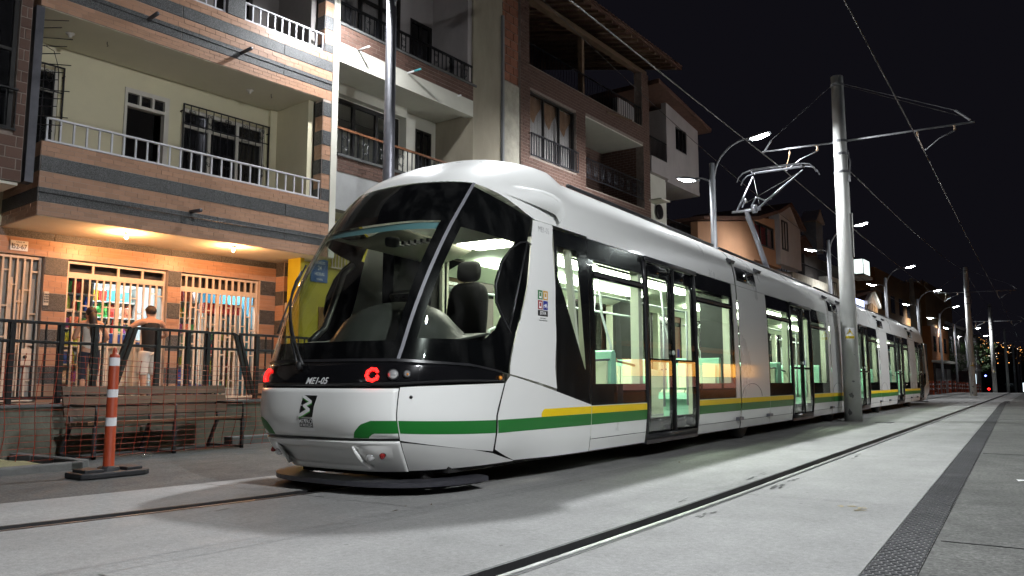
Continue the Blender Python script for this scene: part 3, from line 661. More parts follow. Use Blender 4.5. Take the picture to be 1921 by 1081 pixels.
    fn_ = text('fleet_number', 'ME1-05', 0.088, 'decal_white', lb, frame_mat(Vector((-5.17, 4.83, 0.955)) - T0, (1, 0, 0), (0, 0, 1)), 0.0, 0.25, 'CENTER', 0.95, 0.0014); LATE.append((fn_, 0.003))
    def wrap(o, off):
        for vx in o.data.vertices:
            w_ = o.matrix_local @ vx.co + T0 if o.parent is tram or o.parent is lb else o.matrix_local @ vx.co + T0
            v = min(max(w_.z - 0.20, 0.0), 1.0); lo, hi = -0.5, 0.5
            for _ in range(22):
                mid = (lo + hi) / 2
                if S0(au(mid) if abs(mid) < 1 else mid, v).x < w_.x: lo = mid
                else: hi = mid
            vx.co = S(au((lo + hi) / 2), v, off) - T0
        o.matrix_local = Matrix.Identity(4)
    # emblem drawn as flat film polygons on the front panel
    p, n = front_frame(-5.24, 0.70, 0.49)
    E0 = frame_mat(p - T0, (1, 0.05, 0), (0, 0.0, 1))
    sc = 0.0046 / 9.01
    def film(name, pts, m, lay, par):
        mb = MB(); q = [Vector(((x - 345) * sc / 0.84, (721 - y) * sc, 0.002 + lay * 0.0012)) for x, y in pts]
        mb.add([E0 @ k_ for k_ in q] , [tuple(range(len(q)))]); o_ = mb.build(name, m, par, fix=False); LATE.append((o_, 0.002 + lay * 0.0012)); return o_
    em = film('emblem', [(255, 428), (545, 435), (492, 620), (458, 808), (452, 1032), (152, 1032), (158, 800), (198, 600)], 'decal_white', 0, tram)
    film('emblem_field', [(262, 443), (532, 450), (480, 620), (448, 797), (184, 797), (200, 690), (225, 560)], 'decal_black', 1, em)
    zig = [(262, 443), (300, 452), (436, 535), (432, 572), (336, 615), (406, 662), (400, 702), (214, 797), (170, 795), (186, 748), (326, 672), (262, 626), (270, 596), (374, 548), (246, 487)]
    film('emblem_zigzag', [(x + 3, y + 20) for x, y in zig[2:]] + [(246, 500)], 'decal_green', 2, em); film('emblem_zigzag', zig, 'decal_white', 3, em)
    film('emblem_plate', [(170, 822), (442, 828), (438, 970), (166, 966)], 'decal_black', 1, em)
    def etxt(b, x, y, h, m, sx):
        o_ = text('emblem_lettering', b, h * sc * 1.38, m, em, E0 @ Matrix.Translation(((x - 345) * sc / 0.84, (721 - y) * sc, 0.0052)), 0.0, 0, 'CENTER', sx, 0.0006); LATE.append((o_, 0.0055))
    def _late():
        for o_, f_ in LATE: wrap(o_, f_)
    etxt('METRO', 306, 872, 72, 'decal_white', 1.0); etxt('DE MEDELLÍN', 304, 935, 40, 'decal_white', 0.9); etxt('CALIDAD DE VIDA', 303, 998, 38, 'decal_black', 0.80)
    _late()
    # pictogram sticker on the white cab panel
    SX = secx(1.7) + 0.0045
    def M_side(Y, z): return frame_mat(Vector((TC + SX, Y, z)) - T0, (0, 1, 0), (0, 0, 1))
    stk = MB().add([M_side(6.785, 1.70) @ Vector(q) for q in [(-0.105, -0.165, 0), (0.115, -0.165, 0), (0.105, 0.165, 0), (-0.105, 0.165, 0)]], [(0, 1, 2, 3)]).build('sticker', 'tram_white', tram, fix=False)
    for (dx, dz, m) in ((-0.048, 0.105, 'decal_dkgreen'), (0.052, 0.105, 'decal_amber'), (-0.048, 0.005, 'decal_red'), (0.052, 0.005, 'decal_blue')):
        MB().add([M_side(6.785 + dx, 1.70 + dz) @ Vector((q[0] * 0.045, q[1] * 0.045, 0.0012)) for q in [(-1, -1), (1, -1), (1, 1), (-1, 1)]], [(0, 1, 2, 3)]).build('pictogram', m, stk, fix=False)
        if m != 'decal_blue':
            b = MB()
            for (x0, x1, z0, z1) in ((-0.55, 0.55, -0.75, -0.35), (-0.55, -0.33, -0.35, 0.65), (0.33, 0.55, -0.35, 0.65), (-0.33, 0.33, 0.48, 0.65)):
                b.add([M_side(6.785 + dx, 1.70 + dz) @ Vector((q[0] * 0.045, q[1] * 0.045, 0.0022)) for q in [(x0, z0), (x1, z0), (x1, z1), (x0, z1)]], [(0, 1, 2, 3)])
            b.build('pictogram', 'decal_white', stk, fix=False)
        else:
            b = MB(); M_ = M_side(6.785 + dx, 1.70 + dz)
            for cx in (-0.022, 0.022): b.tube([M_ @ Vector((cx + 0.014 * math.cos(t), -0.012 + 0.014 * math.sin(t), 0.002)) for t in [k_ * 0.524 for k_ in range(13)]], 0.0018, 4)
            b.tube([M_ @ Vector(q) for q in [(-0.022, -0.012, 0.002), (-0.008, 0.012, 0.002), (0.014, 0.012, 0.002), (0.022, -0.012, 0.002)]], 0.0018, 4).tube([M_ @ Vector(q) for q in [(-0.008, 0.012, 0.002), (0.0, -0.012, 0.002), (0.014, 0.018, 0.002)]], 0.0018, 4)
            b.build('pictogram', 'decal_white', stk, fix=False)
    MB().add([M_side(6.785, 1.70) @ Vector(q) for q in [(-0.093, -0.105, 0.0012), (0.097, -0.105, 0.0012), (0.097, -0.048, 0.0012), (-0.093, -0.048, 0.0012)]], [(0, 1, 2, 3)]).build('name_plate', 'decal_black', stk, fix=False)
    text('sticker_lettering', 'SITVA', 0.05, 'decal_white', stk, M_side(6.787, 1.6235) @ Matrix.Translation((0, 0, 0.002)), 0.0004, 0, 'CENTER', 0.92, 0.0008)
    for dz, b in ((-0.125, 'Sistema Integrado de'), (-0.148, 'Transporte del Valle de Aburrá')): text('sticker_lettering', b, 0.017, 'decal_black', stk, M_side(6.79, 1.70 + dz) @ Matrix.Translation((0, 0, 0.0015)), 0.0003, 0, 'CENTER', 0.75)
    text('fleet_number', 'ME1-05', 0.085, 'decal_grey', tram, frame_mat(Vector((TC + secx(2.48) + 0.004, 6.86, 2.475)) - T0, (0, 1, 0), (-0.08, 0, 1)), 0.0005, 0, 'CENTER', 0.8)
    # wipers
    wp = MB()
    for (a0, v0, a1, v1) in ((-0.018, 0.90, -0.30, 1.86), (-0.008, 0.91, -0.27, 1.74)):
        pts = []
        for i in range(9):
            f = i / 8; u = ua(a0) + (ua(a1) - ua(a0)) * f; pts.append(S(au(u), v0 + (v1 - v0) * f, 0.035 + 0.03 * math.sin(math.pi * f)))
        wp.tube(pts, [0.016] + [0.011] * 7 + [0.007], 6)
    u0 = [S(au(ua(-0.30) + 0.0 * i), 1.25 + 0.085 * i, 0.022) for i in range(9)]
    wp.tube(u0, 0.010, 6).lathe([(0.03, -0.02), (0.03, 0.04), (0.015, 0.05)], 10, S(-0.014, 0.89, 0.03))
    part(wp, 'wiper', 'rubber')
    part(MB().lathe([(0.014, -0.004), (0.014, 0.004)], 10, M=Matrix.Translation(S(0.44, 0.62, 0.002)) @ Snrm(0.44, 0.62).to_track_quat('Z', 'Y').to_matrix().to_4x4()), 'socket', 'decal_black')
nose(True)
FLIP[0] = True; nose(False); FLIP[0] = False

# ---- cars: seams at 13.0, 19.85, 26.7, 33.5; the cab ends reach 7.8 and 37.3
def side_sheet(Y0, Y1, s, wins, parent_name='side_window'):
    """one continuous black-edged glass band with the clear windows wins=[(y0,y1)]"""
    gl = sp(rect(Y0, Y1, 0.692, 2.53, 0.0, s, 9), parent_name, 'tram_glass')
    k = -0.008
    sp(rect(Y0, Y1, 0.692, 0.925, k, s), 'edge_print', 'frit_black', parent=gl); sp(rect(Y0, Y1, 2.30, 2.53, k, s), 'edge_print', 'frit_black', parent=gl)
    y = Y0
    for (a, b) in wins:
        sp(rect(y, a, 0.92, 2.305, k, s, 7), 'edge_print', 'frit_black', parent=gl); sp(rect(a - .002, b + .002, 2.10, 2.185, k, s, 1), 'edge_print', 'frit_black', parent=gl); y = b
        part(MB().bar((TC + s * (secx(2.14) + 0.004), a, 2.145), (TC + s * (secx(2.14) + 0.004), b, 2.145), 0.006, 0.03), 'hopper_bar', 'dark_trim', gl, smooth=False)
    sp(rect(y, Y1, 0.92, 2.305, k, s, 7), 'edge_print', 'frit_black', parent=gl)
    return gl
def lower_side(Y0, Y1, s):
    sp(rect(Y0, Y1, 0.335, 0.69, 0.0, s, 2), 'lower_side_panel', 'tram_white'); sp(rect(Y0, Y1, 0.205, 0.329, 0.0, s, 2), 'skirt', 'tram_white_low')
    sp(rect(Y0, Y1, 0.485, 0.605, 0.0015, s, 1), 'green_stripe', 'tram_green'); sp(rect(Y0, Y1, 0.606, 0.684, 0.0015, s, 1), 'yellow_stripe', 'tram_yellow')
def door(Y0, Y1, s):
    ym = (Y0 + Y1) / 2
    fr = MB()
    for (a, b, z0, z1) in ((Y0, Y0 + 0.06, 0.23, 2.52), (Y1 - 0.06, Y1, 0.23, 2.52)): fr.grid(rect(a, b, z0, z1, 0.014, s, 9))
    fr.grid(rect(Y0, Y1, 2.47, 2.53, 0.014, s, 1)).grid(rect(Y0, Y1, 0.22, 0.30, 0.014, s, 1))
    d = part(fr, 'door', 'dark_trim', thick=0.03)
    for (a, b) in ((Y0 + 0.065, ym - 0.006), (ym + 0.006, Y1 - 0.065)):
        lf = MB()
        for (p, q, z0, z1) in ((a, a + 0.085, 0.305, 2.465), (b - 0.085, b, 0.305, 2.465), (a + 0.085, b - 0.085, 0.305, 0.50), (a + 0.085, b - 0.085, 2.30, 2.465), (a + 0.085, b - 0.085, 1.20, 1.245)): lf.grid(rect(p, q, z0, z1, -0.006, s))
        part(lf, 'door_leaf', 'frit_black', d, thick=0.03)
        sp(rect(a + 0.02, b - 0.02, 0.33, 2.44, -0.002, s, 9), 'door_pane', 'tram_glass', parent=d)
        part(MB().tube([(TC + s * (secx(0.4) - 0.09), b - 0.10, 0.62), (TC + s * (secx(1.2) - 0.09), b - 0.10, 1.95)], 0.016, 8), 'grab_pole', 'rail_pipe', d)
    part(MB().bar((TC + s * (secx(1.3) + 0.008), ym, 0.31), (TC + s * (secx(1.3) + 0.008), ym, 2.46), 0.02, 0.03), 'door_seal', 'rubber', d, smooth=False)
    M = frame_mat((TC + s * (secx(1.3) + 0.012), ym - s * 0.05, 1.33), (0, s, 0), (0, 0, 1))
    part(MB().lathe([(0.032, 0), (0.032, 0.012), (0.02, 0.02)], 14, M=M), 'door_button', 'rail_pipe', d)
    if s > 0: part(MB().obox((TC + secx(1.3) + 0.003, ym + 0.16, 1.33), (0.003, 0.07, 0.11)), 'door_sticker', 'decal_blue', d, smooth=False)
    part(MB().box(*sorted((TC + s * 0.98, TC + s * 1.125)), Y0 + 0.02, Y1 - 0.02, 0.18, 0.228), 'door_step', 'plate_grey', d, smooth=False)
def roof_section(Y0, Y1):
    vs_ = [2.385 + (3.549 - 2.385) * j / 22 for j in range(23)]
    P = []
    for Y in [Y0 + (Y1 - Y0) * i / 2 for i in range(3)]:
        row = [(TC - lerp_tab(PT, v)[2], Y, lerp_tab(PT, v)[0] - roof_drop(v)) for v in vs_] + [(TC + lerp_tab(PT, v)[2], Y, lerp_tab(PT, v)[0] - roof_drop(v)) for v in vs_[::-1]]
        P.append(row)
    r = part(MB().grid(P), 'roof', 'tram_white', fix=True)
    for s in (1, -1):
        part(MB().tube([(TC + s * 0.80, Y0 + 0.12, 3.205), (TC + s * 0.80, Y1 - 0.12, 3.205)], 0.022, 6), 'roof_rail', 'dark_trim', r)
    return r
lens_ = [(7.8, 13.0), (13.0, 19.85), (19.85, 26.7), (26.7, 33.5), (33.5, 37.3)]
def seat_mesh():
    mb = MB()
    mb.prism([(-0.03, 0.0), (0.10, 0.0), (0.06, 0.62), (0.02, 0.66), (-0.05, 0.64), (-0.07, 0.3)], 0, -0.43, 0.43, 0)      # shell, back against +Y
    mb.prism([(-0.45, 0.02), (0.0, 0.0), (0.0, 0.10), (-0.43, 0.12)], 0, -0.42, 0.42, 0)
    mb.prism([(-0.42, 0.121), (-0.08, 0.101), (-0.08, 0.14), (-0.40, 0.165)], 0, -0.39, -0.01, 1); mb.prism([(-0.42, 0.121), (-0.08, 0.101), (-0.08, 0.14), (-0.40, 0.165)], 0, 0.01, 0.39, 1)
    mb.prism([(-0.115, 0.19), (-0.072, 0.19), (-0.06, 0.55), (-0.09, 0.55)], 0, -0.39, -0.01, 1); mb.prism([(-0.115, 0.19), (-0.072, 0.19), (-0.06, 0.55), (-0.09, 0.55)], 0, 0.01, 0.39, 1)
    mb.box(-0.4, 0.4, -0.30, 0.02, -0.28, 0.02, 0)
    return mb.mesh('seat', ['seat_mint', 'seat_pad'])
SEAT = seat_mesh()
def hoop(Y, x, parent=None):
    pts = [(TC + x, Y, 0.6), (TC + x, Y, 1.45), (TC + x, Y + 0.05, 1.58), (TC + x, Y + 0.16, 1.62), (TC + x, Y + 0.26, 1.56), (TC + x, Y + 0.30, 1.42), (TC + x, Y + 0.30, 1.0)]
    part(MB().tube(pts, 0.02, 8), 'grab_hoop', 'rail_pipe')
for k, (Y0, Y1) in enumerate(lens_):
    first = k == 0; last = k == 4
    ws_ = Y0 if first else Y0 + 1.68
    d0, d1 = (9.27, 11.07) if first else (Y0 + 3.30, Y0 + 5.0) if not last else (Y0 + 3.30, Y0 + 4.9)
    if last: d0, d1 = 36.0, 37.28
    we = Y1 - 0.24
    for s in (1, -1):
        if not last:
            side_sheet(ws_ + 0.006, d0 - 0.004, s, [(ws_ + 0.12, d0 - 0.03)] if first else [(ws_ + 0.09, d0 - 0.09)])
            door(d0, d1, s)
            side_sheet(d1 + 0.004, we, s, [(d1 + 0.06, we - 0.10)])
            lower_side(ws_ + 0.004, d0 - 0.004, s); lower_side(d1 + 0.004, we + 0.23, s)
            sp(rect(we + 0.003, Y1 - 0.03, 0.69, 2.53, 0.0, s, 9), 'end_panel', 'tram_white')
        else:
            side_sheet(ws_ + 0.006, d0 - 0.004, s, [(ws_ + 0.09, d0 - 0.06)]); door(d0, d1, s); lower_side(ws_ + 0.004, d0 - 0.004, s)
        if not first:
            # tall white wheel panel at the joint with its arch cover and marker pods
            sp(rect(Y0 + 0.03, ws_ - 0.004, 0.69, 2.53, 0.0, s, 9), 'wheel_panel', 'tram_white'); lower_side(Y0 + 0.03, ws_ - 0.004, s)
            arc = [(TC + s * (secx(0.7) + 0.001), Y0 + 0.62 + 0.55 * math.cos(t), 0.70 + 0.22 * math.sin(t)) for t in [math.pi * i / 14 for i in range(15)]]
            part(MB().tube(arc, 0.005, 4), 'arch_seam', 'grey_trim')
            sp(rect(Y0 + 0.10, Y0 + 1.15, 2.62, 2.86, 0.010, s, 3), 'vent_window', 'window_dark', 0.006)
            for yy, zz in ((Y0 - 0.10, 2.93), (Y0 + 1.38, 2.93)):
                part(MB().obox((TC + s * (secx(zz) + 0.035), yy, zz), (0.09, 0.20, 0.055), (0, s * 0.5, 0)), 'camera_pod', 'dark_trim', smooth=False)
            for yy in (Y0 - 0.12, Y0 + 1.58):
                part(MB().obox((TC + s * (secx(0.33) + 0.03), yy, 0.36), (0.06, 0.22, 0.05)), 'hinge', 'grey_trim', smooth=False)
            # rubber seam and bellows in the joint
            part(MB().grid(rect(Y0 - 0.032, Y0 + 0.032, 0.2, 2.9, -0.02, s, 12)), 'joint_seal', 'rubber', fix=False)
            # inner cheek with sloped wheel box seen through the windows
            part(MB().prism([(Y0 - 0.55, 0.36), (Y0 - 0.18, 1.2), (Y0 - 0.12, 2.42), (Y0 + 0.12, 2.42), (Y0 + 0.25, 1.2), (Y0 + 1.6, 1.05), (Y0 + 1.68, 0.36)], 0, TC + s * 0.60, TC + s * 1.07), 'inner_cheek', 'inner_cream', smooth=False)
            # wheels
            M = frame_mat((TC + s * 0.86, Y0 + 0.62, 0.36), (0, 1, 0), (0, 0, 1))
            w = part(MB().lathe([(0.10, -0.10), (0.30, -0.11), (0.355, -0.08), (0.355, 0.08), (0.30, 0.11), (0.10, 0.10)], 24, M=M), 'wheel', 'rubber')
            part(MB().lathe([(0.03, 0.09), (0.20, 0.112), (0.21, 0.09)], 20, M=M), 'rim', 'plate_grey', w)
        # seats behind the glass
        ya, yb = (8.55, 12.3) if first else (ws_ + 0.95, we - 0.55)
        for (yy, rz) in ((ya, 0), (ya + 0.16, math.pi)) if not first else ((ya, 0),):
            inst('seat', SEAT, tram, Vector((TC + s * 0.62, yy, 0.66)) - T0, (0, 0, rz))
        inst('seat', SEAT, tram, Vector((TC + s * 0.62, yb + (0 if not last else -0.4), 0.66)) - T0, (0, 0, 0 if first else math.pi))
        hoop(ya - 0.5, s * 0.42); 
        part(MB().tube([(TC + s * 0.55, ws_ + 0.2, 2.05), (TC + s * 0.55, we - 0.2, 2.05)], 0.017, 8), 'ceiling_rail', 'rail_pipe')
        for yy in (d0 - 0.12, d1 + 0.12): part(MB().tube([(TC + s * 0.72, yy, 0.36), (TC + s * 0.72, yy, 1.4), (TC + s * 0.60, yy, 1.8), (TC + s * 0.55, yy, 2.4)], 0.018, 8), 'grab_pole', 'rail_pipe')
        if not last: part(MB().tube([(TC + s * 1.03, ws_ + 0.15, 1.18), (TC + s * 1.02, (ws_ + d0) / 2, 1.21), (TC + s * 1.03, d0 - 0.1, 1.15)], 0.014, 6), 'window_bar', 'grey_trim')
        # light troughs
        part(MB().box(*sorted((TC + s * 0.30, TC + s * 0.52)), ws_ + 0.15, we - 0.1, 2.385, 2.40), 'light_strip', 'tram_lamp', smooth=False)
        part(MB().grid([[(TC + s * 0.60, Y0 + 0.05, 2.44), (TC + s * 1.00, Y0 + 0.05, 2.28)], [(TC + s * 0.60, Y1 - 0.05, 2.44), (TC + s * 1.00, Y1 - 0.05, 2.28)]]), 'inner_cove', 'inner_cream', smooth=False)
        for yy in (ws_ + 0.06, d0 - 0.05, d1 + 0.05, we - 0.05):
            part(MB().box(*sorted((TC + s * 0.99, TC + s * 1.10)), yy - 0.05, yy + 0.05, 0.36, 2.40), 'window_post', 'inner_cream', smooth=False)
    yb1 = Y1 if not last else 39.2
    part(MB().box(TC - 1.08, TC + 1.08, (Y0 if not first else 7.0), yb1, 0.345, 0.37), 'floor', 'inner_floor', smooth=False)
    part(MB().box(TC - 0.62, TC + 0.62, (Y0 if not first else 7.0), Y1, 2.445, 2.47), 'ceiling', 'inner_cream', smooth=False)
    roof_section(Y0 + (0.0 if first else 0.03), Y1 - (0.03 if not last else 0))
    part(MB().box(TC - 0.85, TC + 0.85, Y0 + 1.8, Y1 - 0.5, 0.17, 0.33), 'underframe', 'under', smooth=False)
    if not first:
        bm_ = MB()
        for j in range(8):
            y = Y0 - 0.30 + j * 0.08
            bm_.box(TC - 1.0, TC - 0.60, y, y + 0.05, 0.4, 2.42).box(TC + 0.60, TC + 1.0, y, y + 0.05, 0.4, 2.42)
        part(bm_, 'bellows', 'bellows', smooth=False)
# triangular glass between cab panel and first car
for s in (1, -1):
    gl = sp(yp([(7.058, 0.865), (7.058, 2.525)], [(7.796, 0.72), (7.796, 2.525)], 0.0, s, 1, 9), 'triangle_window', 'tram_glass')
    k = -0.008
    for Lq, Rq in ((([(7.06, 0.86), (7.06, 2.03), (7.06, 2.36)]), ([(7.69, 1.05), (7.13, 2.03), (7.11, 2.36)])), (([(7.06, 0.82), (7.06, 0.87), (7.62, 1.08)]), ([(7.796, 0.70), (7.796, 0.88), (7.796, 1.08)])), (([(7.69, 1.05), (7.54, 2.36)]), ([(7.796, 1.05), (7.796, 2.36)])), (([(7.06, 2.355), (7.06, 2.525)]), ([(7.796, 2.355), (7.796, 2.525)]))):
        sp(yp(Lq, Rq, k, s, 1, 6), 'edge_print', 'frit_black', parent=gl)
    part(MB().bar((TC + s * 1.10, 7.60, 0.9), (TC + s * 1.05, 7.46, 2.36), 0.05, 0.07), 'window_post', 'inner_cream', smooth=False)
# ---- driver's cab
mb = MB(); rows = []
for j in range(15):
    t = j / 14; rows.append([])
    for i in range(25):
        u = -1 + 2 * i / 24; Y = 5.02 + 1.05 * t + 0.25 * u * u * (1 - t); dome = max(0, 1 - ((u * 1.0 - 0.25) / 0.62) ** 2 - ((t - 0.55) / 0.5) ** 2)
        rows[-1].append((TC + u * (0.86 + 0.15 * t), Y, 1.24 + 0.16 * t + 0.36 * math.sqrt(dome)))
part(mb.grid(rows), 'dashboard', 'dash', thick=0.02)
part(MB().prism([(5.12, 1.1), (5.12, 1.27), (5.5, 1.34), (5.5, 1.1)], 0, TC - 0.74, TC - 0.22), 'dash_panel', 'dash_light', smooth=False)
ip = part(MB().obox((TC + 0.12, 5.95, 1.74), (0.36, 0.10, 0.18), (0.5, 0, 0)), 'instrument_panel', 'dash', smooth=False)
part(MB().obox((TC + 0.12, 5.90, 1.755), (0.30, 0.02, 0.11), (0.5, 0, 0)), 'display', 'cab_grey', ip, smooth=False)
for k in range(3): part(MB().lathe([(0.022, -0.01), (0.022, 0.012), (0.012, 0.014)], 10, (TC + 0.03 + k * 0.09, 5.88, 1.765)), 'dial', 'decal_black', ip)
def cushion(c, size, rot=(0, 0, 0), n=6, pw=0.5):
    P = []; mb = MB()
    a, b, d = [k_ / 2 for k_ in size]; E_ = Euler(rot).to_matrix(); rows = []
    for j in range(n * 2 + 1):
        ph = -math.pi / 2 + math.pi * j / (n * 2); row = []
        for i in range(n * 4 + 1):
            th = 2 * math.pi * i / (n * 4)
            sg = lambda q: math.copysign(abs(q) ** pw, q)
            row.append(Vector(c) + E_ @ Vector((a * sg(math.cos(ph)) * sg(math.cos(th)), b * sg(math.cos(ph)) * sg(math.sin(th)), d * sg(math.sin(ph)))))
        rows.append(row)
    return mb.grid(rows)
ds = part(cushion((TC + 0.15, 6.86, 1.62), (0.50, 0.16, 0.78), (-0.12, 0, 0)), 'driver_seat', 'seat_black')
part(cushion((TC + 0.15, 6.90, 2.13), (0.28, 0.12, 0.22), (-0.1, 0, 0)), 'headrest', 'seat_black', ds); part(cushion((TC + 0.15, 6.55, 1.18), (0.52, 0.52, 0.16)), 'seat_cushion', 'seat_black', ds)
part(MB().tube([(TC + 0.09, 6.9, 1.98), (TC + 0.09, 6.9, 2.06)], 0.008, 6).tube([(TC + 0.21, 6.9, 1.98), (TC + 0.21, 6.9, 2.06)], 0.008, 6).box(TC - 0.0, TC + 0.3, 6.4, 6.8, 0.4, 1.1), 'seat_post', 'dark_trim', ds, smooth=False)
# cab ceiling module with grille, lamp, bulkhead
ce = part(MB().grid([[(TC - 0.84 + 0.90 * i / 8, 5.75 + 1.3 * j / 6, 2.46 - 0.10 * math.sin(math.pi * min(1, i / 8 * 1.0)) - 0.05 * j / 6) for i in range(9)] for j in range(7)]), 'cab_ceiling', 'cab_cream', thick=0.03)
for k in range(12): part(MB().box(TC - 0.55 + k * 0.08, TC - 0.52 + k * 0.08, 6.05, 6.15, 2.325, 2.36), 'vent_slot', 'dark_trim', ce, smooth=False)
part(MB().box(TC + 0.10, TC + 0.60, 6.75, 7.15, 2.40, 2.42), 'cab_lamp', 'cab_lamp', smooth=False)
bk = part(MB().box(TC - 1.06, TC - 0.42, 7.20, 7.24, 0.4, 2.5).box(TC + 0.62, TC + 1.06, 7.20, 7.24, 0.4, 2.5).box(TC - 0.42, TC + 0.62, 7.20, 7.24, 0.4, 1.35), 'bulkhead', 'cab_grey', smooth=False)
part(MB().box(TC - 0.46, TC - 0.42, 7.16, 7.28, 0.4, 2.5), 'bulkhead_edge', 'inner_cream', bk, smooth=False)
part(MB().box(TC - 0.78, TC - 0.62, 6.55, 7.2, 1.2, 2.4), 'equipment_cabinet', 'seat_black', smooth=False)
part(MB().tube([(TC - 0.86, 5.6, 1.35), (TC - 0.93, 5.85, 1.5), (TC - 0.95, 6.0, 1.8), (TC - 0.93, 6.1, 2.1), (TC - 0.88, 6.2, 2.2)], 0.035, 8), 'mirror_frame', 'dark_trim')
part(cushion((TC + 0.05, 5.78, 2.30), (0.16, 0.09, 0.10), (0.3, 0.2, 0)), 'inside_mirror', 'dark_trim')
# ---- pantograph
pg = MB(); part(pg.box(TC - 0.45, TC + 0.45, 18.7, 20.3, 3.24, 3.32).box(TC - 0.5, TC - 0.4, 18.5, 20.5, 3.22, 3.36).box(TC + 0.4, TC + 0.5, 18.5, 20.5, 3.22, 3.36), 'pantograph_base', 'panto', smooth=False)
kn = Vector((TC, 17.45, 4.72)); hb = Vector((TC, 19.25, 3.34)); hd = Vector((TC, 20.15, 6.27))
pa = part(MB().tube([hb, kn], [0.07, 0.05], 10), 'pantograph_arm', 'panto')
part(MB().tube([hb + Vector((0.0, 0.35, 0.0)), kn + Vector((0, -0.06, -0.15))], 0.018, 6), 'control_rod', 'panto', pa)
part(MB().tube([kn + Vector((-0.32, 0, 0)), kn + Vector((0.32, 0, 0))], 0.03, 8).lathe([(0.09, -0.05), (0.09, 0.05)], 14, M=frame_mat(kn + Vector((0.18, 0, 0.02)), (0, 1, 0), (0, 0, 1))), 'knee_joint', 'panto', pa)
for s in (1, -1):
    part(MB().tube([kn + Vector((s * 0.22, 0, 0)), hd + Vector((s * 0.62, 0, -0.10))], [0.024, 0.016], 8), 'upper_arm', 'panto', pa)
    part(MB().tube([kn + Vector((s * 0.10, 0.05, 0.10)), kn + Vector((s * 0.12, 0.35, 0.36)), kn + Vector((s * 0.2, 0.75, 0.36)), kn + Vector((s * 0.3, 0.95, 0.42))], 0.016, 6), 'stay', 'panto', pa)
part(MB().tube([kn + Vector((0.2, .3, .2)), hd + Vector((-0.6, 0, -0.12))], 0.006, 5).tube([kn + Vector((-0.2, .3, .2)), hd + Vector((0.6, 0, -0.12))], 0.006, 5), 'brace_wire', 'wire', pa)
hdm = MB()
for dy in (-0.17, 0.17):
    hdm.tube([hd + Vector((x, dy, z)) for x, z in ((-0.98, -0.24), (-0.93, -0.12), (-0.82, -0.02), (-0.65, 0.02), (0.65, 0.02), (0.82, -0.02), (0.93, -0.12), (0.98, -0.24))], 0.017, 8)
for x in (-0.62, 0.62): hdm.tube([hd + Vector((x, -0.17, 0)), hd + Vector((x, 0.17, 0))], 0.016, 6)
part(hdm, 'collector_head', 'panto', pa)
part(MB().box(TC - 0.6, TC + 0.6, hd.y - 0.19, hd.y - 0.15, hd.z + 0.035, hd.z + 0.055).box(TC - 0.6, TC + 0.6, hd.y + 0.15, hd.y + 0.19, hd.z + 0.035, hd.z + 0.055), 'carbon_strip', 'grey_trim', pa, smooth=False)
# roof equipment boxes
for y0, y1 in ((8.4, 12.4), (14.9, 17.2), (21.5, 25.8), (28.5, 32.8), (34.6, 37.0)):
    part(MB().box(TC - 0.55, TC + 0.55, y0, y1, 3.18, 3.30), 'roof_box', 'tram_white_low', smooth=False)
